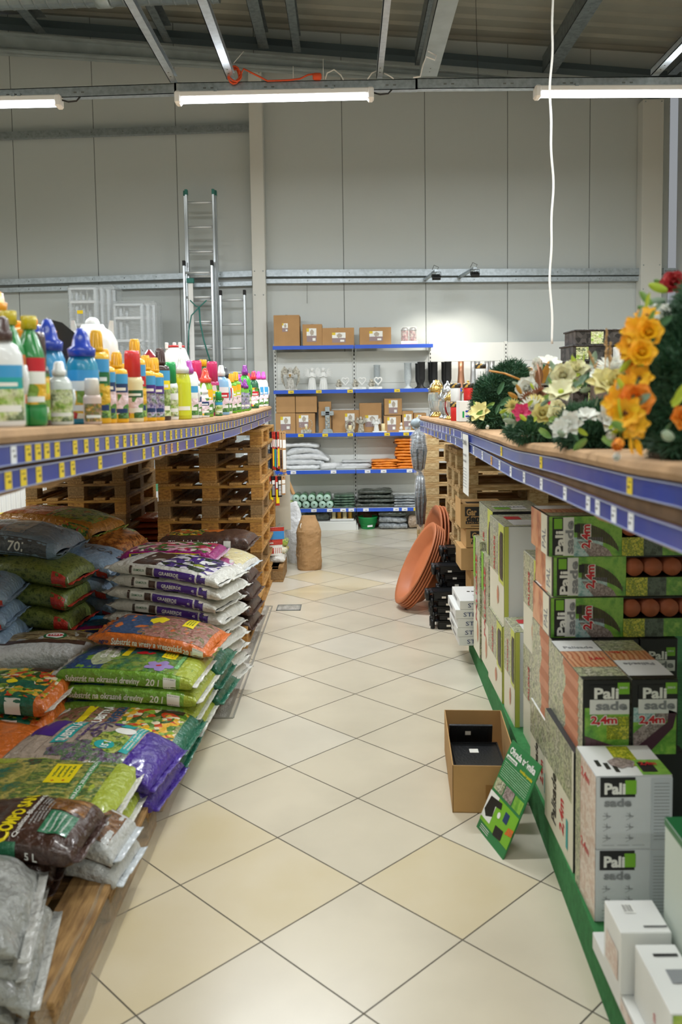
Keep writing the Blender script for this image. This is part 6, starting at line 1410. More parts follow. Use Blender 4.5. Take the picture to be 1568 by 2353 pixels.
t = thing('ladder_stabiliser', 'white ladder stabiliser bar with teal ends hanging on the tall ladder', 'bar', aY(443, 838, 10.72)); mb = MB(); zz = aY(443, 650, 10.68).z-aY(443, 838, 10.68).z; mb.box(-.03, -.012, 0, .03, .012, zz, white_pl, .003); mb.obj('bar', t)
for z in (-.02, zz): mb = MB(); mb.box(-.045, -.03, z, .045, .03, z+.06, tealp, .006); mb.obj('end_block', t)
mb = MB(); mb.tube([aY(u, v, 10.66) for u, v in ((437, 690), (450, 703), (458, 706), (475, 690))], .008, tealp, 6); mb.tube([aY(u, v, 10.66) for u, v in ((458, 706), (440, 725), (434, 760), (432, 830))], .008, tealp, 6); mb.tube([aY(u, v, 10.66) for u, v in ((458, 706), (460, 740), (468, 780), (483, 830))], .010, tealp, 6)
tag(mb.obj('ladder_strap'), 'dark teal strap tied around the tall ladder', 'strap')
wrapf = clear('stretch_wrap', 'e4eaec', .1, .34)
def bundle(u0, u1, vt, y, n, label, sticker=None):
    a = aY(u0, vt, y); b = aY(u1, vt, y); w_ = b.x-a.x; h = a.z
    for k in range(n):
        nm = ('nearest', 'second', 'third', 'farthest')[k]
        t = thing('stepladder', '%s folded aluminium stepladder in the %s' % (nm, label), 'ladder', (a.x+w_/2+k*.05, y+.02+k*.1, 0), group='stepladders in the '+label)
        for sg in (-1, 1): mb = MB(); mb.box(sg*w_/2-.02, -.03, 0, sg*w_/2+.02, .03, h-.03, alu, .003); mb.obj('side_rail', t)
        z = h-.22
        while z > .1: mb = MB(); mb.box(-w_/2, -.04, z, w_/2, .04, z+.035, alu_w, .003); mb.obj('step', t); z -= .27
        mb = MB(); mb.box(-w_/2, -.035, h-.06, w_/2, .035, h-.03, alu, .003); mb.obj('top_step', t)
    mb = MB(); mb.box(-.03, -.03, .02, w_+.03+n*.05, n*.1+.03, h, wrapf, .03); o = tag(mb.obj('stretch_wrap', loc=(a.x, y, 0)), 'clear stretch film wrapped around the '+label, 'film')
    if sticker: p = aY(sticker, 717, y-.04); mb = MB(); mb.box(-.035, -.002, -.02, .035, 0, .02, tagY2); mb.obj('sticker', o, loc=p-Vector((a.x, y, 0)))
bundle(160, 218, 655, 10.35, 4, 'taller ladder bundle under the wall rails', 184)
bundle(262, 325, 692, 10.35, 3, 'lower ladder bundle beside the taller one')

# ---------------------------------------------------------------- blister rack, paper sack
hx = -.70; HY = 7.98
pz = lambda v, y=HY, u=630: aY(u, v, y).z
def pack(label, u, v0, v1, w_, m, m2=None, y=HY-.02, name='blister_pack', ang=.9, group='hanging packs on the rack by the pallets'):
    p = aY(u, v0, y); h = p.z-aY(u, v1, y).z; mb = MB(); mb.box(-w_/2, -.006, -h, w_/2, .006, 0, m, .003)
    if m2: mb.box(-w_/2+.004, -.009, -h*.92, w_/2-.004, -.005, -h*.45, m2, .002); mb.box(-w_/2+.004, -.009, -h*.4, w_/2-.004, -.005, -h*.2, whiteprint, .001)
    mb.cyl((0, -.01, -.012), (0, .01, -.012), .004, slot, 8)
    return tag(mb.obj(name, loc=p, rot=(0, 0, ang)), label, 'pack', group)
navym = P('pack_navy', '2d4763'); 
for k in range(6): pack('%s slim blue pack hanging at the left of the upper hooks' % ('first', 'second', 'third', 'fourth', 'fifth', 'last')[k], 601+k*3.2, 990+k, 1092-k, .055, navym, P('pack_blue', '3f6a94'), y=HY-.06+k*.02, ang=1.25)
for k, (u, m, m2) in enumerate(((619, film_lg, navym), (625, slot, slot), (629, film_red, yellowprint), (633, film_red, tealprint), (638, slot, film_lg), (641, film_red, yellowprint), (646, cardm, film_brown), (652, cardm, cartonw))):
    pack('%s in the upper row of hooks' % ('pale printed pack', 'thin black pack', 'red and yellow pencil shaped pack', 'red and teal pencil shaped pack', 'black and grey pack', 'second red and yellow pencil shaped pack', 'brown card pack', 'tall tan card pack at the end')[k], u, 992, (1082, 1080, 1078, 1080, 1082, 1078, 1084, 1086)[k], .04, m, m2, y=HY+.02, ang=.5)
for k, (u, v1, m, m2) in enumerate(((611, 1135, slot, navym), (618, 1152, film_red, yellowprint), (623, 1155, film_red, yellowprint), (628, 1142, slot, greyprint), (637, 1162, film_red, yellowprint), (643, 1142, slot, film_lg), (651, 1137, cardm, cartonw))):
    pack('%s in the lower row of hooks' % ('black and navy pack', 'narrow red and yellow pack', 'second narrow red and yellow pack', 'black and grey tool pack', 'longer red, white and yellow pack', 'black pack with pale print', 'tan card pack')[k], u, 1094, v1, .04, m, m2, y=HY+.02, ang=.5)
for k in range(4): pack('yellow ruler shaped pack, %s from the left' % ('first', 'second', 'third', 'fourth')[k], 604+k*3, 1140+6*k, 1246-4*k, .03, yellowprint, yellowprint, y=HY-.04, ang=1.1)
for k in range(6):
    p = aY(612+k*4.4, 1212, HY-.10+.03*k); mb = MB(); w_, h = .16, .27; mb.box(-w_/2, -.006, -h, w_/2, .006, 0, whiteprint, .004); F = plane_fn((0, -.0062, -h/2), (1, 0, 0), (0, 0, 1), (0, -1, 0))
    rect(mb, F, -w_/2, h*.36, w_/2, h*.5, film_red, 1); rect(mb, F, -w_/2, .0, w_/2, h*.36, mat('sky_ink', '3f8fd0', .4), 1); blob(mb, lift_fn(F, 2), .01, h*.16, .035, .03, limeprint, irr=.2); rect(mb, F, -w_/2, -h*.12, w_/2, .02, film_red, 2); lettering(mb, 'Jarná dražé', lift_fn(F, 3), whiteprint, .016, (0, -h*.04), wid=w_*.8, bold=.04)
    blob(mb, lift_fn(F, 2), -.02, -h*.25, .03, .03, mat('leaf_ink', '2f7a3a', .4), irr=.3); blob(mb, lift_fn(F, 2), .02, -h*.38, .03, .012, yellowprint, irr=.3); rect(mb, F, w_*.28, -h*.42, w_*.42, -h*.22, film_red, 2)
    tag(mb.obj('seed_bag', loc=p, rot=(0, 0, .15+.05*k)), 'red, blue and white printed bag, %s from the left on the bottom hooks' % ('first', 'second', 'third', 'fourth', 'fifth', 'last')[k], 'bag', 'printed bags on the bottom hooks')
t = thing('hook_rack', 'small metal hook rack on the end of the pallet stack', 'rack', (-.66, 8.2, 0))
for k, v in enumerate((990, 1092, 1140, 1210)):
    for j in range(5):
        p = aY(612+j*9, v, 8.0); mb = MB(); mb.tube([p-Vector((-.66, 8.2, 0)), p-Vector((-.66, 8.2, 0))+Vector((0, .2, 0))], .003, galv, 6); mb.obj('hook', t)
mb = MB(); mb.box(-.06, -.012, .42, .10, 0, .95, mat('rack_board', 'bfb9a8', .7), .002); mb.obj('back_board', t)
# tan strip leaning
mb = MB(); p0, p1 = aY(655, 1088, 8.3), aY(675, 1136, 8.25); mb.box(-.02, -.01, 0, .02, .01, (p0-p1).length, cardm, .003, Matrix.Identity(4)); o = mb.obj('card_strip', loc=p1); o.rotation_euler = (p0-p1).to_track_quat('Z', 'Y').to_euler(); tag(o, 'tan card strip slanting in front of the green rolls', 'strip')
pallet_proto('S', .34, .5, wC, wC2, wKc)
pallet('S', (-.78, 8.02, 0), 0, 'small grey brown pallet beside the brown paper sack')
PAL['S'][0].scale = (1, 1, 1.0)
slab('small white sack lying on the small grey brown pallet', -.72, 8.0, .145, .24, .2, .07, film_w, 130, 'small_sack', 'sack'); slab('blue and yellow printed sack behind the printed bags', -.68, 8.1, .215, .2, .18, .07, pmat('print_blue_yellow', ['4a8ab0', 'd8c040', 'e8e4d0', '3a6a4a'], 14), 131, 'small_sack', 'sack'); slab('green printed sack behind the printed bags on the small pallet', -.68, 8.12, .285, .2, .18, .07, ph_garden, 132, 'small_sack', 'sack')
def upright_sack(label, loc, w_, d_, h, m, seed, top=.72, rz=0.):
    mb = MB(); vs = []; nu, nv = 28, 40
    for i in range(nu+1):
        t = i/nu; z = h*t
        e = 1 if t < top else 1-(t-top)/(1-top)*.9
        ww = w_/2*((1-.08*t) if t < top else (1-.08*t)*(.55+.45*e)); dd = d_/2*max(.05, e)
        bt = min(1, (t+.02)/.06)**.5
        for k in range(nv):
            a = 2*PI*k/nv; x = ww*spow(math.cos(a), .75)*(.88+.12*bt); y = dd*spow(math.sin(a), .75)*(.88+.12*bt)
            q = Vector((x*14+seed, y*14, z*12)); d = noise.noise(q)*.022+abs(noise.noise(q*2.2))*.02
            vs.append((x*(1+d*4), y*(1+d*4), z+d*.4*(t > .05)))
    fs = [(i*nv+k, i*nv+(k+1) % nv, (i+1)*nv+(k+1) % nv, (i+1)*nv+k) for i in range(nu) for k in range(nv)]+[tuple(range(nv-1, -1, -1)), tuple(nu*nv+k for k in range(nv))]
    mb.add(vs, fs, m, False); return mb, tag(mb.obj('paper_sack', loc=loc, rot=(0, 0, rz)), label, 'sack')
paper = mat('kraft_paper', 'b08a5e', .8, var=.15, vs=9, bump=.5, bs=22)
_, o = upright_sack('standing brown crumpled paper sack on the floor beside the rack', (-.395, 8.36, .001), .245, .2, .53, paper, 3, rz=.2)
mb = MB(); mb.tube([(-.07, -.02, .47), (-.09, -.05, .44), (-.085, -.05, .40)], .004, whiteprint, 6); mb.obj('tie_string', o)
_, o = upright_sack('tall white plastic sack leaning behind the brown paper sack', (-.50, 8.72, .001), .26, .2, .62, fleece, 9, top=.35, rz=-.2); o.rotation_euler = (0, -.16, -.2)
# bits seen behind and between the left pallet stacks
for k in range(6): slab('orange net sack, %s of the heap between the pallet stacks' % ('lowest', 'second', 'third', 'fourth', 'fifth', 'topmost')[k], -1.78+R.uniform(-.02, .02), 7.9, .3+k*.055, .34, .4, .055, P('net_dark_orange', 'b5521c', bump=.9, bs=50), 140+k, 'net_sack', 'sack', group='orange net sacks', rz=R.uniform(-.2, .2))
mb = MB(); mb.box(-.2, -.25, 0, .2, .25, .3, kraft, .004); tag(mb.obj('cardboard_box', loc=(-1.78, 7.95, 0)), 'cardboard box under the orange net sacks', 'box')
carton('white box with a green band beside the left pallet stack', -2.08, -1.80, 9.0, 9.3, .0, .84, cartonw, lambda mb, F, Lf, T, w_, d_, h_: rect(mb, F, -w_/2, h_*.36, w_/2, h_*.48, mat('band_green', '5fa07a', .5), 1), name='carton')
t = thing('ribbed_panel', 'white ribbed plastic panel at the left edge behind the sacks', 'panel', (-3.3, 8.6, 0)); mb = MB(); mb.box(-.5, 0, 0, .5, .03, 1.25, white_pl)
for k in range(20): mb.box(-.5+k*.05, -.012, 0, -.475+k*.05, 0, 1.25, white_pl, .003)
mb.obj('panel', t); mb = MB(); mb.box(.02, -.016, .55, .22, -.013, .75, cartonw); mb.obj('paper_label', t)
t = thing('plastic_bucket', 'green bucket with a yellow lid at the left edge behind the sacks', 'bucket', (-2.72, 6.95, .0)); mb = MB(); mb.lathe([(.13, 0), (.15, .70), (.155, .76)], mat('bucket_green', '2f5a34', .5), 24); mb.obj('bucket_body', t); mb = MB(); mb.lathe([(.16, .755), (.16, .785), (.001, .79)], yellowprint, 24); mb.obj('lid', t)
for k, (x, y, lb) in enumerate(((-1.4, 9.6, 'left of the two bulky clear film wrapped goods behind the pallet stack'), (-1.0, 9.5, 'right of the two bulky clear film wrapped goods behind the pallet stack'))):
    mb = MB(); mb.box(-.16, -.2, 0, .16, .2, 1.25, P('wrapped_goods_grey', '9aa4a8', var=.5, vs=10, col2='e0e5e8', bump=1., bs=20, coat=1.), .03); tag(mb.obj('wrapped_goods', loc=(x, y, 0)), lb, 'goods')
# ---------------------------------------------------------------- bottles on the left table
def M_(k, c, **kw): return mat('bottle_'+k, c, **{**dict(rough=.3, coat=.4), **kw})
bw = M_('white', 'eceeef'); bg = M_('green', '17863a', coat=.9); bt = M_('teal', '1590b5', coat=.8); bb = M_('light_blue', '3f9fd8', coat=.8); by = M_('yellow', 'f0b91a'); bbr = M_('brown', '3e2c2a'); bpk = M_('pale_pink', 'd8c0b5'); bgr = M_('grass_green', '3fae3a', coat=.8); bly = M_('lime_liquid', 'd3da2a', coat=.9); bdg = M_('dark_green', '1c5a3c'); bred = M_('red', 'c8242e'); bmg = M_('magenta', 'c22a72'); bclr = M_('clear', 'dfe5e4', coat=1., rough=.1)
cblue = M_('cap_blue', '1f3fae'); cyel = M_('cap_yellow', 'f5b81c'); cylg = M_('cap_mustard', 'c9b51c'); cred = M_('cap_red', 'dc3236'); cbrn = M_('cap_brown', '4a3432'); cpur = M_('cap_purple', 'b552b0'); cdp = M_('cap_violet', '7a1f86'); cpk = M_('cap_pink', 'd42a6a'); cgrn = M_('cap_green', '1fa055'); cpkw = M_('cap_cream', 'e5dcd2'); cblk = M_('cap_black', '2a2d33'); cwh = M_('cap_white', 'f2f2f2'); cor = M_('cap_orange_red', 'e8452a')
lb_f = pmat('label_flowers', ['3a6a2a', 'c83a5a', 'f0d8e0', '5a8a3a', 'f0c82a', '7a2a6a'], 34, kind='vor'); lb_v = pmat('label_vegetables', ['3f6a2a', 'c8321f', 'e8b52a', '7fa03a', 'f0e8d0', '2f4a1f'], 34, kind='vor'); lb_g = pmat('label_greens', ['4a7a34', '9ab84a', 'd8dcb0', '5a6a40', '2f5a2a'], 26); lb_l = pmat('label_lavender', ['3a2f5a', '6a5a9a', 'b5b0c8', '4a6a3a', '8a8fa0'], 34)
lb_c = pmat('label_conifer', ['2a4a24', '5a7a3a', '8fa860', 'c8d0a0', '3a5a2a'], 30); lb_o = pmat('label_orange', ['e87a2a', 'c8502a', 'e8b58a', 'a8703a', '4a5a2a'], 26)
BOT = {}
def bottle_proto(key, style, body, cap, lab, band=None, top=None, h=.24, r=.036):
    t = thing('plant_food_bottle', '', 'bottle'); H = h; mb = MB()
    if style == 'round':
        pr = [(r*.9, 0), (r, .006), (r, H*.16), (r*.97, H*.17), (r, H*.18), (r, H*.60), (r*.9, H*.68), (r*.55, H*.82), (r*.4, H*.86), (r*.4, H*.90)]; sx, sy = 1, 1; cp = [(r*.52, H*.88), (r*.54, H*.995), (r*.48, H)]
    elif style == 'flask':
        pr = [(r*.92, 0), (r, .006), (r, H*.55), (r*.95, H*.66), (r*.7, H*.74), (r*.45, H*.77), (r*.45, H*.8)]; sx, sy = 1.12, .72; cp = [(r*.6, H*.78), (r*.62, H*.86), (r*.5, H*.88), (r*.42, H*.97), (r*.3, H)]
    elif style == 'square':
        pr = [(r*.95, 0), (r, .005), (r, H*.70), (r*.93, H*.745), (r*.6, H*.765), (r*.45, H*.775), (r*.45, H*.80)]; sx, sy = 1., .78; cp = [(r*.55, H*.78), (r*.55, H*.81), (r*.47, H*.83), (r*.42, H*.985), (r*.38, H)]
    elif style == 'drop':
        pr = [(r*.9, 0), (r, .006), (r*.98, H*.5), (r*.9, H*.62), (r*.72, H*.70), (r*.6, H*.73)]; sx, sy = 1.1, .75; cp = [(r*.86, H*.70), (r*.9, H*.78), (r*.62, H*.81), (r*.5, H*.9), (r*.25, H*.99), (.001, H)]
    else:   # squat with a tall cap
        pr = [(r*.95, 0), (r, .006), (r, H*.58), (r*.9, H*.63), (r*.8, H*.64)]; sx, sy = 1, .9; cp = [(r*.84, H*.63), (r*.8, H*.95), (r*.7, H), (.001, H)]
    mb.lathe(pr, body, 24, sx=sx, sy=sy)
    if style == 'square':
        for k in range(7): mb.box(-r*1.03, -r*.3, H*(.12+.06*k), -r*.96, r*.3, H*(.135+.06*k), body, .002)
    if style == 'flask': mb.tube([(r*1.1, 0, H*.3), (r*1.25, 0, H*.42), (r*1.12, 0, H*.56)], r*.16, body, 8)
    mb.obj('bottle_body', t)
    mb = MB(); mb.lathe(cp, cap, 20, cap=True)
    if style in ('square', 'round'):
        for k in range(12): a = 2*PI*k/12; mb.cyl((r*.5*math.cos(a), r*.5*math.sin(a), H*.80 if style == 'square' else H*.9), (r*.44*math.cos(a), r*.44*math.sin(a), H*.97), .0016, cap, 4)
    if style == 'trigger': pass
    mb.obj('cap', t)
    mb = MB()
    def shell(z0, z1, a0, a1, m, off):
        n = 12; vs = []
        for z in (z0, z1):
            for k in range(n+1):
                a = a0+(a1-a0)*k/n; vs.append(((r+off)*sx*math.cos(a), (r+off)*sy*math.sin(a), z*H))
        mb.add(vs, [(k, k+1, n+2+k, n+1+k) for k in range(n)], m, True)
    A0, A1 = -PI/2-1.15, -PI/2+1.15
    zt = .69 if style == 'square' else .62 if style == 'round' else .56
    shell(.06 if style != 'round' else .2, zt, A0, A1, lab, .0009)
    if band: shell(zt*.62, zt*.82, A0+.15, A1-.15, band, .0016); shell(zt*.66, zt*.72, A0+.5, A1-.5, whiteprint, .0022)
    if top: shell(zt*.80, zt, A0+.1, A1-.1, top, .0017)
    shell(.14 if style != 'round' else .22, .20 if style != 'round' else .27, A0+.3, A1-.3, navyprint if body is by else whiteprint, .0014)
    mb.obj('label', t); BOT[key] = [t, False, H]
def bottle(key, x, y, label, rz=.35, h=None, group=None):
    t, used, H = BOT[key]; z = lerp_poly(LP, y)+.001; o = t
    if used: o = dup(t)
    BOT[key][1] = True; o.location = (x, y, z); o.rotation_euler = (0, 0, rz); o['label'] = label
    s_ = (h/H) if h else 1; o.scale = (s_ if s_ < 1 else 1+(s_-1)*.5,)*2+(s_,)
    o['group'] = group or 'bottles on the left table'; return o
BP = bottle_proto
BP('w_dark', 'flask', bw, cbrn, lb_g, tealprint, bb, .22, .038); BP('g_soda', 'round', bg, cylg, lb_v, whiteprint, redprint, .25, .034); BP('g_soda2', 'round', bg, cylg, lb_o, whiteprint, film_orange, .25, .034)
BP('brown_h', 'squat', bbr, cbrn, lb_v, bly, None, .21, .034); BP('blue_d', 'drop', bb, cblue, lb_g, yellowprint, bb, .27, .042); BP('teal_d', 'drop', bt, cblue, lb_v, whiteprint, bb, .27, .044)
BP('pink_s', 'squat', bpk, cpkw, pmat('label_orchid', ['d8c0b5', 'a8785a', '5a6a3a', 'd8a03a', 'e8d8d0'], 40), None, bpk, .145, .028)
BP('y_tall', 'square', by, cyel, lb_v, darkgreenprint, bb, .27, .036); BP('y_mid', 'square', by, cyel, lb_f, navyprint, bb, .22, .034); BP('y_red', 'square', by, cyel, lb_v, redprint, bb, .27, .036); BP('y_lav', 'square', by, cyel, lb_l, purpleprint, bb, .22, .034)
BP('w_red', 'squat', M_('cream', 'efe3b5'), cred, lb_f, bdg, M_('cream', 'efe3b5'), .22, .032); BP('w_clear', 'flask', bclr, cwh, lb_g, None, None, .17, .03)
BP('br_blue', 'square', bbr, cbrn, lb_c, yellowprint, bb, .24, .034); BP('w_green', 'squat', bw, cgrn, lb_g, whiteprint, None, .22, .03); BP('lime', 'drop', bly, bclr, M_('lime_liquid', 'd3da2a'), None, None, .25, .032)
BP('w_pur', 'flask', bw, cpur, lb_f, whiteprint, bb, .24, .036); BP('mag_pk', 'squat', bmg, cpk, lb_f, yellowprint, None, .24, .034); BP('g_yel', 'round', bg, cyel, lb_f, cyel, whiteprint, .25, .034); BP('w_orange', 'drop', M_('green_white', '8fbf3a'), cor, lb_f, cyel, cyel, .22, .034)
BP('blue_w', 'flask', M_('pale_blue', '8fc0e5'), bclr, lb_f, redprint, bw, .26, .038); BP('red_dk', 'flask', bw, cblk, lb_f, redprint, redprint, .26, .036); BP('green_y', 'square', M_('leaf_green', '6fb52e'), cyel, lb_f, bly, cyel, .24, .034); BP('pur_s', 'drop', M_('leaf_green', '6fb52e'), cdp, lb_l, None, None, .22, .03)
BP('grass', 'flask', bgr, cdp, lb_g, bdg, bgr, .28, .036); BP('dg_red', 'flask', bdg, cred, lb_f, redprint, None, .26, .034); BP('w_pink', 'flask', bw, M_('cap_hot_pink', 'd548b5'), lb_f, bb, bb, .26, .034); BP('tube_g', 'squat', bg, cgrn, lb_g, None, bb, .16, .026); BP('w_spray', 'drop', bw, cwh, lb_f, navyprint, None, .22, .03)
FX = -.765
def fy(u, x=FX): return ty(u, x)
front = [(8, 'w_dark', 'white bottle with dark brown cap at the left edge, nearest of all', .245, 0), (50, 'g_soda2', 'green bottle with mustard cap and orange label, left of its twin', .27, -.02), (73, 'g_soda', 'green bottle with mustard cap and red topped label', .265, .0),
 (104, 'brown_h', 'dark bottle with brown cap and lime edged label by the green bottles', .235, -.02), (122, 'w_clear', 'small pale bottle with clear neck in front of the light blue one', .165, .015), (146, 'blue_d', 'light blue bottle with ribbed blue cap left of the teal bottle', .285, -.03), (178, 'pink_s', 'small pale pink bottle with cream cap before the teal bottle', .13, .035),
 (196, 'teal_d', 'large teal blue bottle with ribbed blue cap', .28, -.005), (226, 'y_tall', 'tall yellow bottle right beside the large teal bottle', .285, 0), (246, 'y_mid', 'shorter yellow bottle, first after the tall one by the teal bottle', .235, -.005), (271, 'y_mid', 'shorter yellow bottle just left of the red capped cream bottle', .235, 0),
 (299, 'w_red', 'cream bottle with red cap between yellow bottles', .25, .01), (317, 'y_red', 'tall yellow bottle just right of the red capped cream bottle', .30, -.005), (337, 'y_lav', 'yellow bottle with lavender label, first of two', .25, 0), (357, 'y_lav', 'yellow bottle with lavender label beside the brown capped bottle', .25, 0),
 (378, 'br_blue', 'brown bottle with blue and conifer label', .30, -.01), (393, 'w_green', 'white bottle with green cap beside the brown conifer bottle', .25, 0), (406, 'y_mid', 'yellow bottle half hidden left of the lime bottle', .22, -.04), (415, 'lime', 'transparent lime yellow bottle with clear cap', .30, .01), (436, 'w_pur', 'white flask with purple cap right of the lime bottle', .28, .0),
 (449, 'w_spray', 'white bottle with pointed nozzle right of the purple capped flask', .25, 0), (459, 'w_spray', 'small slim white bottle by the orange red capped one', .19, .02), (468, 'w_orange', 'green and yellow bottle with large orange red cap', .28, .01), (478, 'mag_pk', 'magenta bottle with pink cap right of the orange red capped one', .33, -.05), (484, 'g_yel', 'green bottle with yellow cap among pink capped ones', .34, -.03), (493, 'tube_g', 'small green bottle standing low in front of pink capped bottles', .15, .02), (499, 'mag_pk', 'magenta bottle with pink cap left of the pale blue flask', .34, -.02),
 (510, 'blue_w', 'pale blue flask with clear cap and round red picture', .37, 0), (523, 'red_dk', 'white and red flask with dark cap', .36, -.01), (533, 'green_y', 'green and yellow bottle with blue capped bottle behind', .32, 0), (543, 'green_y', 'green bottle with yellow cap right of its twin', .34, 0), (552, 'pur_s', 'small bottle with violet cap and lavender label', .30, 0), (560, 'pur_s', 'second small bottle with violet cap left of the bright green flask', .29, .01),
 (568, 'grass', 'bright green flask with violet cap', .42, -.01), (577, 'grass', 'second bright green flask half hidden behind the first', .38, -.04), (584, 'dg_red', 'dark green flask with red cap', .37, 0), (592, 'w_pink', 'white flask with pink cap, first of three at the far end', .38, -.02), (599, 'w_pink', 'white flask with pink cap, middle of three at the far end', .38, -.01), (607, 'w_pink', 'white flask with pink cap, last at the far end of the left table', .38, 0)]
for u, key, lab, h, dx in front:
    y = fy(u); x = FX+dx*1.2
    if y > 7.76: y = 7.76; x = (u-797.4)/FPX*y
    bottle(key, x, y, lab, .45 if u < 400 else .3, h*(.93 if u > 440 else 1.)*(.88 if u > 500 else 1))
r2 = random.Random(4)
names2 = {'w_pink': 'white pink capped flask', 'grass': 'bright green flask', 'mag_pk': 'magenta pink capped bottle', 'g_yel': 'green yellow capped bottle', 'y_mid': 'yellow bottle', 'y_lav': 'yellow lavender label bottle', 'blue_d': 'light blue bottle', 'br_blue': 'brown bottle', 'w_pur': 'white purple capped flask', 'dg_red': 'dark green flask', 'red_dk': 'white dark capped flask', 'blue_w': 'pale blue flask', 'w_dark': 'white brown capped bottle', 'g_soda': 'green mustard capped bottle'}
sec = [(20, 'g_soda', 'in the second row at the left edge', .26), (92, 'blue_d', 'behind the dark brown capped bottle', .275), (132, 'g_soda', 'behind the light blue bottle', .2), (170, 'w_dark', 'behind the pale pink bottle', .2), (212, 'y_mid', 'half hidden behind the tall yellow one', .22), (236, 'y_mid', 'second row between two yellow ones', .225), (258, 'y_mid', 'second row left of the cream bottle', .22), (286, 'y_lav', 'second row behind the cream bottle', .22), (306, 'w_pur', 'second row behind the tall yellow bottle', .2),
 (328, 'y_mid', 'second row behind the lavender labelled ones', .25), (346, 'y_mid', 'second row between the lavender labelled ones', .25), (368, 'br_blue', 'second row behind the brown conifer bottle', .24), (388, 'g_yel', 'second row behind the green capped bottle', .2), (402, 'w_pur', 'second row left of the lime bottle', .26), (428, 'w_pur', 'second row right of the lime bottle', .26), (444, 'mag_pk', 'second row behind the nozzle bottle', .26), (456, 'mag_pk', 'second row left of the orange red cap', .32), (472, 'mag_pk', 'second row behind the orange red cap', .34), (490, 'mag_pk', 'second row behind the small green bottle', .34), (505, 'red_dk', 'second row behind the pale blue flask', .33), (517, 'blue_w', 'second row left of the dark capped flask', .33), (528, 'red_dk', 'second row behind the green and yellow bottle', .33), (538, 'g_yel', 'second row between green bottles', .3), (548, 'w_pink', 'second row behind the violet capped bottle', .33), (556, 'mag_pk', 'second row left of the bright green flask', .33), (572, 'dg_red', 'second row behind the bright green flasks', .35), (581, 'grass', 'second row behind the red capped flask', .35), (588, 'br_blue', 'second row by the far pink capped flasks', .35)]
for u, key, where, h in sec:
    y = min(7.76, fy(u, FX-.085)); bottle(key, FX-.085 if y < 7.75 else (u-797.4)/FPX*y, y, '%s %s' % (names2[key], where), .4, h*(.84 if u > 440 else 1))
# bigger goods behind the bottles
def on_left(u, y, v=None): p = aY(u, 900, y); return (p.x, y, lerp_poly(LP, y)+.001)
t = thing('watering_can', 'large white plastic water canister with lugs behind the yellow bottles', 'canister', on_left(218, 3.15), rz=.2)
mb = MB(); cw = M_('canister_white', 'eef0f0', sub=.1); hh = 1.7245-(738-914)*3.15/1964-lerp_poly(LP, 3.15)
mb.lathe([(.085, 0), (.095, .02), (.092, hh*.6), (.088, hh*.78), (.07, hh*.88), (.045, hh*.92), (.04, hh*.95)], cw, 28, sy=.8)
for k in range(6): mb.cyl((.093*math.cos(k), .075*math.sin(k), .02), (.089*math.cos(k), .07*math.sin(k), hh*.7), .004, cw, 6)
mb.obj('canister_body', t); mb = MB(); mb.ball((0, 0, hh*.95), .028, cw, 14, 8); mb.obj('cap', t)
for sg in (-1, 1): mb = MB(); mb.prism([(sg*.05, hh*.84), (sg*.075, hh*.82), (sg*.075, hh*.99), (sg*.062, hh*.99)], -.008, .008, cw); mb.obj('lug', t)
t = thing('watering_can', 'white canister lower and right of the large lugged one', 'canister', on_left(290, 3.6)); mb = MB(); mb.lathe([(.08, 0), (.085, .02), (.08, .17), (.06, .215), (.02, .225)], cw, 24, sy=.8); mb.obj('canister_body', t)
t = thing('watering_can', 'rounded white canister with red cap ring right of the yellow bottles', 'canister', on_left(407, 4.3)); y_ = 4.3; h2 = 1.7245-(796-912)*y_/1964-lerp_poly(LP, y_)
mb = MB(); mb.lathe([(.07, 0), (.078, .02), (.076, h2*.6), (.068, h2*.8), (.05, h2*.93), (.04, h2*.97)], cw, 28); mb.obj('canister_body', t)
mb = MB(); mb.lathe([(.045, h2*.965), (.045, h2*.99)], cred, 20); mb.obj('cap_ring', t); mb = MB()
for sg in (-1.1, 0, .8): mb.box(sg*.035-.008, -.04, h2*.94, sg*.035+.008, -.02, h2*1.03, cwh, .003)
mb.obj('cap_lugs', t)
t = thing('mailbox', 'rounded black plastic box behind the light blue bottle', 'box', on_left(150, 3.0), rz=.3); bk = M_('black_shiny', '17181a', coat=.9); mb = MB(); hb = 1.7245-(742-915)*3.0/1964-lerp_poly(LP, 3.0)
mb.prism([(-.09, 0), (.12, 0), (.12, hb*.62), (.09, hb*.75), (.0, hb*.97), (-.04, hb), (-.09, hb*.93)], -.08, .08, bk)
for k in range(3): mb.box(-.088+.0, -.082, hb*(.5+.08*k), .115-.03*k, .082, hb*(.53+.08*k), bk, .003)
mb.obj('box_body', t)
yl = M_('yellow_orange', 'f5a31a')
def ycan(label, u, v, y):
    t = thing('watering_can', label, 'watering can', on_left(u, y)); h = 1.7245-(v-915)*y/1964-lerp_poly(LP, y); mb = MB(); mb.lathe([(.05, 0), (.055, h*.8), (.068, h*.83), (.07, h*.87), (.055, h*.9), (.02, h*.93)], yl, 22); mb.obj('can_body', t); mb = MB(); mb.ball((0, 0, h*.96), .014, yl, 10, 6); mb.obj('knob', t)
ycan('yellow lidded container with a round knob behind the green bottles', 84, 731, 2.75); ycan('second yellow lidded container farther left behind the green bottles', 48, 738, 3.0)
t = thing('pump_sprayer', 'orange yellow pump sprayer top at the left edge above the bottles', 'sprayer', on_left(2, 2.1)); h = 1.7245-(672-916)*2.1/1964-lerp_poly(LP, 2.1)
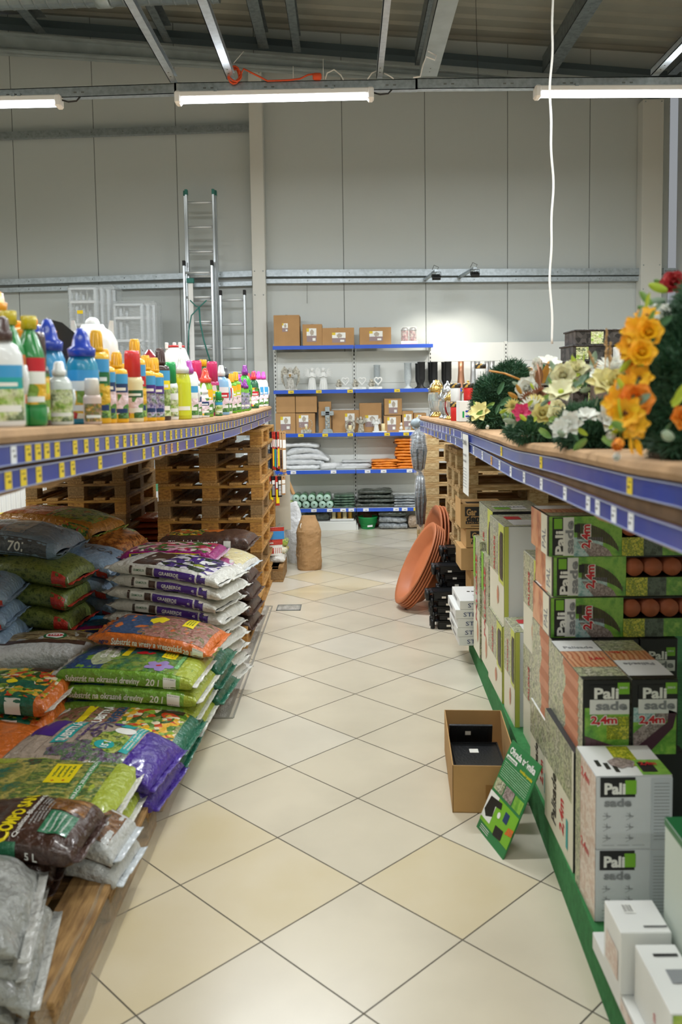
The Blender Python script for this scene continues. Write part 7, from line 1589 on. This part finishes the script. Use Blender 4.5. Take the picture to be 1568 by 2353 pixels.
mb = MB(); mb.lathe([(.04, 0), (.04, .16), (.02, .2), (.01, .22), (.01, h-.05)], yl, 16); mb.obj('tank', t); mb = MB(); mb.lathe([(.010, h-.055), (.022, h-.05), (.024, h-.03), (.018, h-.028), (.014, h-.006), (.006, h)], yl, 16); mb.obj('pump_handle', t)
t = thing('lantern', 'dark red glossy lantern dome behind the tall yellow bottle', 'lantern', on_left(346, 4.0)); rg = M_('dark_red_gloss', '8a1424', coat=1.); mb = MB(); h = 1.7245-(806-912)*4.0/1964-lerp_poly(LP, 4.0); mb.lathe([(.05, 0), (.05, h*.6), (.09, h*.68), (.07, h*.82), (.03, h*.92), (.008, h)], rg, 24); mb.obj('lantern_body', t); mb = MB(); mb.tube([(-.06, 0, h*.8), (-.055, 0, h*1.0), (-.04, 0, h*1.08), (-.03, 0, h*.98)], .002, galv, 5); mb.obj('handle', t)
# ---------------------------------------------------------------- right table: lanterns, candles, wreaths
def rt(x, y): return lerp_poly(RP, y)+.001
def at_r(u, y): return aY(u, 900, y).x
glassm = mat('crystal', 'dfe6e6', .08, trans=.85, coat=.5); silv = mat('silver_cap', 'c9ccce', .22, .9); goldc = mat('gold_cap', 'c9a860', .25, .9); redgl = mat('red_glass', 'a8101c', .08, trans=.5, coat=.5); bandm = pmat('print_candle_band', ['2a241a', 'c9a04a', '1a1712', 'b08a3a'], 60, kind='vor'); redc = mat('candle_red', 'd3201f', .35, coat=.5); whc = mat('candle_white', 'e8eaea', .3, coat=.4)
LAN = {}
def lantern(key, label, x, y, h=.26, cap=silv, gl=glassm, rz=0.):
    if key in LAN: o = dup(LAN[key], (x, y, rt(x, y)), (0, 0, rz), label); 
    else:
        t = thing('grave_lantern', label, 'lantern', (x, y, rt(x, y)), group='glass grave lanterns'); r = .042; H = .26
        mb = MB(); mb.lathe([(r*.9, 0), (r*.95, .012), (r*.5, .03), (r*.42, .04)], cap, 16); mb.obj('foot', t)
        mb = MB(); mb.lathe([(r*.45, .04), (r*.8, .07), (r*1.05, .12), (r*1.0, .165), (r*.85, .18)], gl, 10, smooth=False); mb.obj('glass', t)
        mb = MB(); mb.cyl((0, 0, .05), (0, 0, .12), .018, whc, 12); mb.obj('candle', t)
        mb = MB(); mb.lathe([(r*.95, .178), (r*1.0, .188), (r*.9, .205), (r*.75, .23), (r*.4, .248), (r*.2, .25), (r*.22, .262), (.001, .268)], cap, 16)
        for k in range(6): a = PI/3*k; mb.ball((r*.95*math.cos(a), r*.95*math.sin(a), .205), .007, cap, 6, 4)
        lo = mb.obj('lid', t); LAN[key] = t; o = t
    o.scale = (h/.26,)*3; return o
for k, (key, u, y, h, c, g, lab) in enumerate((('s', 982, 6.5, .27, silv, glassm, 'crystal lantern with silver lid at the far corner of the right table'), ('g', 996, 6.35, .27, goldc, glassm, 'crystal lantern with gold lid, second from the far corner'), ('g', 1008, 6.65, .275, goldc, glassm, 'taller crystal lantern with gold lid behind the second'), ('s', 1001, 5.9, .19, silv, glassm, 'shorter crystal lantern with silver lid in front of gold lidded ones'), ('s', 1012, 5.7, .17, silv, glassm, 'small crystal lantern right of the shorter silver lidded one'),
      ('r', 1022, 5.55, .17, goldc, redgl, 'red glass lantern with gold lid'), ('s', 1029, 5.85, .25, silv, glassm, 'crystal lantern with silver lid behind the red glass one'), ('g', 1030, 5.45, .18, goldc, glassm, 'small crystal lantern with gold lid right of the red glass one'), ('g', 1020, 6.1, .22, goldc, glassm, 'crystal lantern with gold lid behind the small silver ones'), ('s', 1042, 5.9, .23, silv, glassm, 'crystal lantern with silver lid behind the white candle'), ('g', 1076, 5.8, .25, goldc, glassm, 'crystal lantern with gold lid behind the red candles'), ('s', 1138, 5.8, .25, silv, glassm, 'crystal lantern with silver lid right of the red candles'))):
    lantern(key, lab, max(.66, at_r(u, y)), y, h, c, g)
CAN = {}
def gcandle(key, label, x, y, z, body):
    if key in CAN: return dup(CAN[key], (x, y, z), None, label)
    t = thing('grave_candle', label, 'candle', (x, y, z), group='plastic grave candles'); mb = MB(); mb.lathe([(.026, 0), (.028, .004), (.030, .08), (.028, .085)], body, 22); mb.obj('candle_body', t)
    mb = MB(); mb.lathe([(.032, .083), (.0335, .09), (.0335, .105), (.030, .11), (.012, .112)], bandm, 22); mb.obj('lid', t); CAN[key] = t; return t
z = rt(.65, 5.1)
gcandle('r', 'red grave candle at the bottom, left of the white boxes', at_r(1047, 5.1), 5.1, z, redc); gcandle('w', 'white grave candle standing on the lower left red candle', at_r(1047, 5.1), 5.1, z+.113, whc)
for u, nm in ((1077, 'left'), (1105, 'middle'), (1133, 'right')):
    gcandle('r', 'lower red grave candle, %s of the back row behind the white boxes' % nm, at_r(u, 5.12), 5.12, z, redc); gcandle('r', 'upper red grave candle, %s of the three in the back row' % nm, at_r(u, 5.12), 5.12, z+.113, redc)
gcandle('w', 'white grave candle on top of the middle red candle', at_r(1105, 5.12), 5.12, z+.226, whc)
for k, (u0, u1, y, z1) in enumerate(((1056, 1092, 4.85, .118), (1090, 1124, 4.88, .122))):
    X0, X1 = at_r(u0, y), at_r(u1, y); carton('%s white carton with green and blue marks before the red candles' % ('left', 'right')[k], X0, X1-.002, y, y+.14, rt(X0, y), rt(X0, y)+z1, cartonw, lambda mb, F, Lf, T, w_, d_, h_: (rect(mb, F, -w_*.3, -h_*.3, -w_*.18, .0, cgrn, 1), rect(mb, F, -w_*.1, -.005, w_*.15, .005, cblue, 1), rect(mb, F, -w_*.1, -h_*.2, w_*.15, -h_*.28, cblue, 1), rect(mb, F, w_*.2, -h_*.3, w_*.4, .0, greyprint, 1)), name='carton')
# goods at the back of the right table
pick = mat('picket_wood', 'b5926a', .75, var=.3, vs=10, stretch=(6, 6, 1))
for k in range(11):
    x = at_r(1158+k*8.6, 6.0); mb = MB(); h = .30+(.03 if k % 2 else 0)+R.uniform(0, .012); mb.lathe([(.02, 0), (.02, h), (.012, h+.008)], pick, 7, smooth=False); tag(mb.obj('wooden_stake', loc=(x, 6.0, rt(x, 6))), 'short wooden stake, %s in the row behind the first dark wreath' % ('first', 'second', 'third', 'fourth', 'fifth', 'sixth', 'seventh', 'eighth', 'ninth', 'tenth', 'last')[k], 'stake', 'wooden stakes at the back')
for k in range(3): carton('small blue and white printed box left of the stakes, %s' % ('bottom', 'middle', 'top')[k], at_r(1136, 5.9), at_r(1158, 5.9), 5.9, 6.0, rt(1, 5.9)+k*.085, rt(1, 5.9)+k*.085+.083, cartonw, lambda mb, F, Lf, T, w_, d_, h_: (rect(mb, F, 0, -h_*.4, w_*.48, h_*.4, bb, 1), rect(mb, F, -w_*.4, -h_*.2, -w_*.15, h_*.2, blackprint, 1)), 'small blue and white boxes', name='carton')
pg = mat('planter_grey', '8a857c', .5)
for k in range(8):
    mb = MB(); w_ = .20; mb.prism([(-w_/2+.02, 0), (w_/2-.02, 0), (w_/2, .1), (-w_/2, .1)], -.1, .1, pg); mb.box(-w_/2-.006, -.106, .085, w_/2+.006, .106, .1, pg, .002); tag(mb.obj('planter_tray', loc=(at_r(1272, 5.3), 5.3, rt(1, 5.3)+k*.024)), 'grey plastic planter, %s of the nested stack behind the white roses' % ('lowest', 'second', 'third', 'fourth', 'fifth', 'sixth', 'seventh', 'topmost')[k], 'planter', 'nested grey planters')
carton('dark green carton printed with flowers on the grey planters', at_r(1245, 5.25), at_r(1302, 5.25), 5.22, 5.36, rt(1, 5.3)+.27, rt(1, 5.3)+.335, bdg, lambda mb, F, Lf, T, w_, d_, h_: (rect(mb, F, -w_*.4, -h_*.45, w_*.48, h_*.45, ph_floral, 1), rect(mb, F, w_*.0, -h_*.45, w_*.2, h_*.45, whiteprint, 2)), name='carton')
rat = mat('rattan_plastic', '33302f', .5, bump=1., bs=60)
ratw = pmat('rattan_weave', ['1f1d1c', '3a3634', '4a4644', '2a2726'], 45, kind='vor', bump=.8)
zb = rt(1.4, 4.9)
for k in range(6):
    w_ = .30; nm = ('lowest', 'second', 'third', 'fourth', 'fifth', 'topmost')[k]; y = 4.9; x = at_r(1362, y); ang = .12-.05*(k % 3)
    t = thing('rattan_crate', 'dark woven plastic crate, %s of the stack above the white flowers' % nm, 'crate', (x+(.02 if k == 5 else 0), y, zb+k*.084), rz=ang, group='stacked dark woven crates')
    mb = MB(); h = .085; 
    for a in ((-w_/2, -.11, w_/2, -.105), (-w_/2, .105, w_/2, .11), (-w_/2, -.105, -w_/2+.005, .105), (w_/2-.005, -.105, w_/2, .105)): mb.box(a[0], a[1], 0, a[2], a[3], h, ratw)
    mb.box(-w_/2, -.11, 0, w_/2, .11, .004, rat); mb.obj('crate_body', t)
    mb = MB()
    for a in ((-w_/2-.006, -.118, w_/2+.006, -.106), (-w_/2-.006, .106, w_/2+.006, .118), (-w_/2-.008, -.118, -w_/2+.004, .118), (w_/2-.004, -.118, w_/2+.008, .118)): mb.box(a[0], a[1], h-.01, a[2], a[3], h, rat, .003)
    mb.obj('rim', t); mb = MB(); sx_ = -w_/2+.05+(.07 if k % 2 else 0); mb.box(sx_-.035, -.1135, .005, sx_+.035, -.111, h-.012, lb_g); mb.obj('paper_label', t)
carton('brown framed box right of the dark woven crates', at_r(1375, 4.6), at_r(1440, 4.6), 4.6, 4.75, rt(1.4, 4.6), rt(1.4, 4.6)+.33, mat('box_taupe', '5c5048', .6), lambda mb, F, Lf, T, w_, d_, h_: [rect(mb, F, -w_/2, h_*(.15+.12*k), w_/2, h_*(.17+.12*k), kraft, 1) for k in range(3)], name='carton')
carton('grey white carton on the box right of the woven crates', at_r(1415, 4.65), at_r(1440, 4.65), 4.62, 4.7, rt(1.4, 4.6)+.332, rt(1.4, 4.6)+.40, cartonw, lambda mb, F, Lf, T, w_, d_, h_: rect(mb, F, -w_*.3, -h_*.2, w_*.3, h_*.2, greyprint, 1), name='carton')

# fir wreaths and silk flowers
fir = mat('fir_dark', '26492f', .6, var=.5, vs=9, col2='2e5a3c'); fir2 = mat('fir_mid', '2a5236', .6, var=.5, vs=9, col2='4a7a50')
def needles(pts_fn, n, L, m, seed, wd=.0016):
    rr = random.Random(seed); mb = MB(); vs = []; fs = []
    for i in range(n):
        p, nrm = pts_fn(rr)
        d = (nrm+Vector((rr.gauss(0, .55), rr.gauss(0, .55), rr.gauss(0, .55)))).normalized(); s_ = d.cross(Vector((rr.gauss(0, 1), rr.gauss(0, 1), rr.gauss(0, 1)))).normalized()*wd
        l = L*rr.uniform(.6, 1.2); b = len(vs)
        vs += [p-s_, p+s_, p+d*l+s_*.5, p+d*l-s_*.5]; fs.append((b, b+1, b+2, b+3))
    mb.add(vs, fs, m); return mb
def ellip(c, r):
    c = Vector(c)
    def f(rr):
        v = Vector((rr.gauss(0, 1), rr.gauss(0, 1), rr.gauss(0, 1))).normalized(); k = rr.uniform(.8, 1)
        p = c+Vector((v.x*r[0], v.y*r[1], v.z*r[2]))*k; n = Vector((v.x/r[0], v.y/r[1], v.z/r[2])).normalized()
        # sprays: bunch the needles along twigs
        q = noise.noise(p*28); return p+n*q*.018, (n+Vector((noise.noise(p*16), noise.noise(p*16+Vector((5, 5, 5))), .3))*.9).normalized()
    return f
def ringf(c, Rr, r, ax=(0, 1, 0), tilt=0.):
    c = Vector(c)
    def f(rr):
        a = rr.uniform(0, 2*PI); b = rr.uniform(0, 2*PI); k = rr.uniform(.75, 1)
        cd = Vector((math.cos(a), 0, math.sin(a))); n = cd*math.cos(b)+Vector((0, 1, 0))*math.sin(b); p = c+cd*Rr+n*r*k
        return p, (n+Vector((noise.noise(p*16), noise.noise(p*16+Vector((5, 5, 5))), .2))*.8).normalized()
    return f
def petal(mb, M, L, W, cup, curl, m, n=5):
    vs = []
    for i in range(n+1):
        t = i/n; w_ = W*math.sin(PI*(.12+.83*t))**.7*(1 if t < .98 else .6)
        for s_ in (-1, -.5, 0, .5, 1): x = t*L; vs.append(M @ Vector((x, s_*w_/2, cup*L*(t**1.6)-curl*L*max(0, t-.7)*2 + abs(s_)*W*.12)))
    mb.add(vs, [(i*5+k, i*5+k+1, i*5+k+6, i*5+k+5) for i in range(n) for k in range(4)], m, True)
def bloom(parent, loc, d, r, m, style='rose', centre=None, seed=0, name='flower', m2=None, label=None):
    rr = random.Random(seed+int(loc[0]*1000)); mb = MB(); q = Vector(d).normalized().to_track_quat('Z', 'Y').to_matrix().to_4x4(); B = q
    if style == 'rose':
        for layer, (n, k, cup) in enumerate(((6, 1., .35), (5, .82, .8), (5, .62, 1.3), (4, .42, 2.2))):
            for i in range(n):
                A = B @ Matrix.Rotation(2*PI*(i+.5*layer)/n+rr.uniform(-.15, .15), 4, 'Z') @ Matrix.Translation((r*.05, 0, 0)) @ Matrix.Rotation(-.12-.38*layer, 4, 'Y'); petal(mb, A, r*k, r*k*1.05, cup*.35, .12 if layer < 2 else 0, m2 if (m2 and layer > 1) else m)
        mb.ball(B @ Vector((0, 0, r*.28)), r*.18, m2 or m, 10, 6)
    elif style == 'mum':
        for layer in range(5):
            n = 18-2*layer
            for i in range(n): A = B @ Matrix.Rotation(2*PI*(i+.5*layer)/n+rr.uniform(-.1, .1), 4, 'Z') @ Matrix.Rotation(-.1-.3*layer, 4, 'Y'); petal(mb, A, r*(1-.12*layer), r*.2, .2, 0, m, 4)
    elif style == 'daisy':
        for layer in range(2):
            for i in range(6): A = B @ Matrix.Rotation(2*PI*(i+.5*layer)/6+rr.uniform(-.15, .15), 4, 'Z') @ Matrix.Rotation(-.15-.25*layer, 4, 'Y'); petal(mb, A, r*(1-.15*layer), r*.62, .15, .2, m)
        mb.ball(B @ Vector((0, 0, r*.1)), r*.16, centre or m, 10, 6)
    elif style == 'leaf':
        petal(mb, B @ Matrix.Rotation(-PI/2, 4, 'Y'), r, r*.42, .1, .1, m, 6)
    elif style == 'bud':
        for i in range(6): A = B @ Matrix.Rotation(2*PI*i/6, 4, 'Z') @ Matrix.Rotation(-1.1, 4, 'Y'); petal(mb, A, r, r*.8, .0, -.2, m)
        mb.ball(B @ Vector((0, 0, r*.35)), r*.4, m, 10, 8)
    o = mb.obj(name, parent, loc=loc)
    if label: o['label'] = label
    return o
def pm(k, c, **kw): return mat('petal_'+k, c, **{**dict(rough=.55, sub=.1, var=.15, vs=30), **kw})
pw = pm('white', 'eeeee6'); pc = pm('cream', 'e8e2b8'); pyel = pm('pale_yellow', 'e5d890'); por = pm('orange_yellow', 'f5a812', var=.35, col2='f2c21a'); por2 = pm('deep_orange', 'e87a1e', col2='f0a030', var=.3); ppk = pm('pink', 'e0356f'); prd = pm('red', 'b02a30'); pbr = pm('dried_brown', '9a6a4a'); lfg = pm('leaf_green', '5f8a3c', col2='8fae5a'); lfl = pm('leaf_lime', 'b5c83a'); lfp = pm('leaf_pale', 'a5b8a0', col2='6f8f78'); pgold = pm('gold_leaf', 'c0872e')
dry = mat('dry_grass', 'c9a878', .8)
def loc_r(u, v, y): return aY(u, v, y)
def wreath(label, c, parts, name='fir_wreath', base=True, cat='wreath'):
    z0 = rt(c[0], c[1]); t = thing(name, label, cat, (c[0], c[1], z0)); cc = Vector((c[0], c[1], z0))
    for f, n, L, m, sd in parts: mb = needles(f, n, L, m, sd); o = mb.obj('fir_foliage', t)
    mb = MB(); mb.cyl((0, 0, 0), (0, 0, .012), .09, mat('wreath_base', '4a3c2c', .9), 20); mb.obj('wreath_base', t)
    return t, cc
def fl(t, cc, lst):
    r9 = random.Random(len(lst))
    for u, v, y, r, m, st, d, *ex in lst:
        if st in ('rose', 'daisy', 'mum'):
            for _ in range(2):
                b = r9.uniform(0, 2*PI); bloom(t, aY(u, v, y)-cc+Vector((r*.7*math.cos(b), .012, r*.7*math.sin(b))), (math.cos(b), -.5, math.sin(b)), r9.uniform(.022, .04), r9.choice((lfg, lfp, fir2, lfl)), 'leaf', name='leaf')
        if st == 'leaf' and r > .05: r *= .68
        p = aY(u, v, y)-cc; bloom(t, p, d, r, m, st, name={'leaf': 'leaf'}.get(st, 'flower'), **(ex[0] if ex else {}))
fwd = (-.35, -1, .35); upf = (-.2, -.6, .9)
# first dark wreath, farther along
t, cc = wreath('dark fir arch wreath with a pale yellow flower beside the red candles', (.72, 4.02), [(ellip((-.03, 0, .12), (.10, .09, .125)), 9000, .026, fir, 1), (ellip((.05, .02, .19), (.10, .08, .12)), 7000, .026, fir, 2), (ellip((-.03, -.05, .05), (.12, .08, .05)), 4500, .024, fir2, 3)])
mb = MB(); mb.ball((-.03, 0, .12), .085, fir, 14, 10, (1, .9, 1.3)); mb.ball((.05, .02, .19), .085, fir, 12, 8, (1.05, .85, 1.2)); mb.obj('fir_core', t)
fl(t, cc, [(1103, 948, 3.86, .055, pyel, 'daisy', (-.6, -1, .6)), (1092, 965, 3.86, .09, lfg, 'leaf', (.6, -.5, .8)), (1118, 938, 3.9, .07, lfg, 'leaf', (.7, -.3, .5)), (1120, 985, 3.8, .02, pw, 'bud', (0, -1, 1)), (1145, 905, 3.8, .10, fir2, 'leaf', (.5, -.7, 1)), (1150, 930, 3.8, .10, fir2, 'leaf', (.8, -.7, .6)), (1140, 950, 3.8, .09, fir2, 'leaf', (.3, -.8, .8))])
# small pot with pale plant
t = thing('potted_plant', 'small white pot with pale green spiky plant before the first wreath', 'plant', (at_r(1182, 3.25), 3.25, rt(.6, 3.25))); mb = MB(); mb.lathe([(.026, 0), (.034, .055), (.036, .058), (.03, .055), (.001, .05)], mat('pot_white', 'e5e2da', .4), 20, cap=False); mb.lathe([(.0262, .0), (.0285, .012)], mat('pot_band', '7a5a40', .6), 20, cap=False, sx=1.03, sy=1.03); mb.obj('pot', t)
rr = random.Random(3)
for k in range(16): a = rr.uniform(0, 2*PI); bloom(t, (.008*math.cos(a), .008*math.sin(a), .055), (math.cos(a), math.sin(a), rr.uniform(.4, 1.4)), .07, lfp if k % 2 else lfg, 'leaf', name='leaf')
# rose arrangement
t, cc = wreath('arrangement of white roses with brown dried leaves and pink blooms', (.70, 2.95), [(ellip((-.02, -.04, .035), (.14, .1, .04)), 7000, .022, fir2, 5), (ellip((.03, .03, .05), (.1, .09, .06)), 3000, .022, fir, 6)], 'flower_arrangement', cat='flowers')
fl(t, cc, [(1213, 893, 3.0, .042, pw, 'rose', (-.5, -1, .2), dict(m2=pw)), (1238, 850, 3.05, .046, pw, 'bud', (-.3, -.6, 1)), (1262, 838, 3.05, .05, pw, 'daisy', (.1, -.6, 1), dict(centre=pgold)), (1275, 850, 3.1, .04, pc, 'rose', (.2, -1, .5)), (1228, 868, 3.05, .03, pw, 'bud', (-.4, -.6, .7)),
  (1200, 948, 2.75, .034, ppk, 'daisy', (-.4, -1, .3)), (1258, 940, 2.8, .03, ppk, 'daisy', (-.1, -1, .3)), (1222, 938, 2.78, .042, pw, 'mum', (-.2, -.9, .7)), (1245, 950, 2.72, .034, pyel, 'rose', (0, -1, .3)), (1275, 955, 2.7, .03, pc, 'rose', (.2, -1, .5)), (1232, 925, 2.8, .036, pyel, 'mum', (.1, -.6, 1)), (1280, 937, 2.75, .028, pc, 'rose', (.2, -1, .5)),
  (1215, 916, 2.9, .03, pbr, 'mum', (-.4, -1, .4)), (1240, 908, 2.9, .034, pbr, 'mum', (0, -1, .5)), (1190, 915, 2.95, .04, pgold, 'leaf', (-1, -.3, .6)), (1200, 905, 2.95, .04, pgold, 'leaf', (-.6, -.3, 1)), (1258, 885, 3.0, .08, lfp, 'leaf', (.4, -.3, 1)), (1270, 880, 3.0, .08, lfg, 'leaf', (.8, -.3, .8)), (1236, 888, 3.0, .1, pbr, 'leaf', (.1, 0, 1)), (1245, 880, 3.0, .1, pgold, 'leaf', (.3, .1, 1)),
  (1180, 935, 2.85, .03, pyel, 'mum', (-.6, -1, .4)), (1186, 970, 2.8, .07, lfp, 'leaf', (-1, -.4, .2)), (1228, 965, 2.68, .04, lfl, 'leaf', (.1, -1, .2)), (1262, 965, 2.68, .05, lfg, 'leaf', (.5, -.8, .1)), (1240, 985, 2.66, .08, lfg, 'leaf', (.6, -.6, -.5)), (1211, 965, 2.7, .04, lfl, 'leaf', (-.6, -.6, .4))])
mb = MB(); mb.tube([aY(1195, 872, 3.0)-cc, aY(1160, 858, 3.05)-cc, aY(1125, 852, 3.1)-cc], .0035, pgold, 6); mb.tube([aY(1245, 915, 2.95)-cc, aY(1240, 860, 2.98)-cc, aY(1232, 800, 3.0)-cc if 0 else aY(1236, 838, 3.0)-cc], .003, pbr, 6); mb.obj('twig', t)
# cream flower wreath
t, cc = wreath('fir wreath topped with cream roses, a white chrysanthemum and dry grass', (.76, 2.42), [(ellip((-.03, -.02, .06), (.13, .12, .06)), 9000, .024, fir2, 7), (ellip((-.03, -.08, .03), (.15, .08, .035)), 7000, .022, fir, 8)])
mb = MB(); mb.ball((-.03, -.02, .06), .1, fir, 14, 10, (1.15, 1.05, .5)); mb.obj('fir_core', t)
fl(t, cc, [(1295, 865, 2.45, .036, pc, 'rose', fwd), (1322, 852, 2.5, .042, pc, 'rose', upf), (1345, 862, 2.5, .032, pw, 'rose', fwd), (1290, 903, 2.35, .05, pc, 'daisy', (-.3, -.7, .9), dict(centre=lfl)), (1378, 865, 2.45, .03, pw, 'rose', upf), (1410, 850, 2.4, .055, pw, 'mum', (-.1, -.5, 1)), (1395, 885, 2.2, .055, pyel, 'daisy', (-.1, -.8, .8)), (1415, 880, 2.2, .04, pyel, 'rose', (0, -1, .7)),
  (1312, 972, 2.15, .036, pw, 'daisy', (-.6, -1, .2)), (1350, 958, 2.17, .034, pw, 'daisy', (-.1, -.6, 1)), (1392, 962, 2.13, .038, pw, 'daisy', (.5, -1, .3)), (1290, 985, 2.15, .03, pw, 'daisy', (-.5, -1, .3)), (1400, 985, 2.1, .03, lfl, 'leaf', (.5, -.6, .5)), (1300, 1000, 2.1, .06, lfp, 'leaf', (-.5, -.6, .2)), (1350, 1010, 2.05, .07, lfg, 'leaf', (-.9, -.5, -.6)), (1385, 1005, 2.05, .07, lfg, 'leaf', (.6, -.5, -.4)),
  (1280, 855, 2.5, .04, lfp, 'leaf', (-.6, -.2, 1)), (1360, 845, 2.55, .05, lfp, 'leaf', (.2, 0, 1)), (1330, 880, 2.4, .05, lfp, 'leaf', (.3, -.8, .4)), (1310, 893, 2.35, .06, lfp, 'leaf', (.6, -.8, .5)), (1345, 890, 2.4, .05, fir2, 'leaf', (.2, -.6, 1)), (1340, 835, 2.5, .03, lfl, 'leaf', (0, 0, 1)), (1325, 838, 2.5, .03, lfl, 'leaf', (-.5, 0, 1))])
for (u0, v0, u1, v1) in ((1390, 868, 1395, 758), (1378, 868, 1352, 810), (1400, 862, 1404, 790)):
    mb = MB(); a, b = aY(u0, v0, 2.35)-cc, aY(u1, v1, 2.35)-cc; mb.tube([a, (a+b)/2], .0015, dry, 5); r3 = random.Random(u1)
    for k in range(26): p = a+(b-a)*(.35+.65*k/26); d = Vector((r3.uniform(-1, 1), r3.uniform(-1, 1), 1.6)).normalized(); petal(mb, Matrix.Translation(p) @ d.to_track_quat('X', 'Z').to_matrix().to_4x4(), .018*(1.1-k/40), .006, 0, 0, dry, 3)
    mb.obj('dry_grass', t)
# big near wreath with orange flowers
t, cc = wreath('big upright dark fir wreath edged with orange yellow flowers, nearest on the right', (.735, 1.82), [(ellip((.0, 0, .13), (.115, .12, .15)), 15000, .028, fir, 11), (ellip((.03, .02, .25), (.10, .10, .09)), 7000, .028, fir, 12), (ellip((.10, .1, .33), (.08, .1, .09)), 4500, .028, fir2, 13), (ellip((.02, -.07, .04), (.12, .08, .04)), 5000, .026, fir, 14)])
mb = MB(); mb.ball((0, 0, .13), .11, fir, 16, 12, (1., 1.05, 1.3)); mb.ball((.03, .02, .25), .09, fir, 12, 10); mb.obj('fir_core', t)
OC = dict(centre=mat('flower_centre', '5a2a14', .8))
fl(t, cc, [(1487, 728, 1.78, 0.027, por, 'daisy', (-.4, -.8, 1), OC), (1465, 760, 1.72, 0.034, por, 'daisy', (-.5, -1, .4), OC), (1490, 765, 1.70, 0.029, por, 'rose', (-.2, -1, .3)), (1452, 800, 1.72, 0.032, por, 'daisy', (-.5, -1, .3), OC), (1475, 812, 1.68, 0.029, por, 'rose', (-.2, -1, .4)), (1460, 840, 1.72, 0.024, por2, 'rose', (-.6, -1, .3)), (1470, 870, 1.68, 0.029, por, 'daisy', (-.3, -1, .2), OC),
  (1440, 895, 1.68, 0.034, por, 'daisy', (-.6, -1, .5), OC), (1420, 925, 1.66, 0.032, por, 'daisy', (-.8, -1, .2), OC), (1462, 920, 1.64, 0.034, por2, 'rose', (-.2, -1, .3)), (1438, 950, 1.62, 0.037, por, 'daisy', (-.3, -1, .1), OC), (1455, 975, 1.62, 0.032, por, 'daisy', (-.1, -1, -.1), OC), (1450, 1003, 1.62, .036, por, 'leaf', (.1, -.4, -1)), (1462, 1008, 1.62, .036, por, 'leaf', (.3, -.4, -1)), (1425, 1015, 1.62, .028, por2, 'bud', (-.6, -1, -.4)), (1410, 1000, 1.64, .02, pw, 'bud', (-.8, -1, 0)), (1420, 1045, 1.62, .018, pw, 'bud', (-.5, -1, -.4)),
  (1548, 652, 2.0, .03, prd, 'rose', (-.3, -1, .4)), (1535, 668, 1.95, .05, lfl, 'leaf', (-1, -.3, .3)), (1530, 690, 1.95, .06, lfp, 'leaf', (-1, -.3, -.1)), (1520, 725, 1.85, .03, pw, 'daisy', (-.2, -1, .6)), (1545, 930, 1.60, .045, lfl, 'leaf', (.3, -1, .5)), (1555, 915, 1.60, .045, lfl, 'leaf', (.5, -.8, .8)), (1552, 1005, 1.6, .05, lfp, 'leaf', (-.8, -.8, .2)), (1565, 960, 1.6, 0.024, por2, 'rose', (.2, -1, .2)), (1432, 965, 1.62, .05, lfl, 'leaf', (-.3, -.6, 1)), (1440, 985, 1.61, .04, lfg, 'leaf', (-1, -.6, .4)), (1500, 700, 1.8, .04, lfg, 'leaf', (-.8, -.2, .8))])
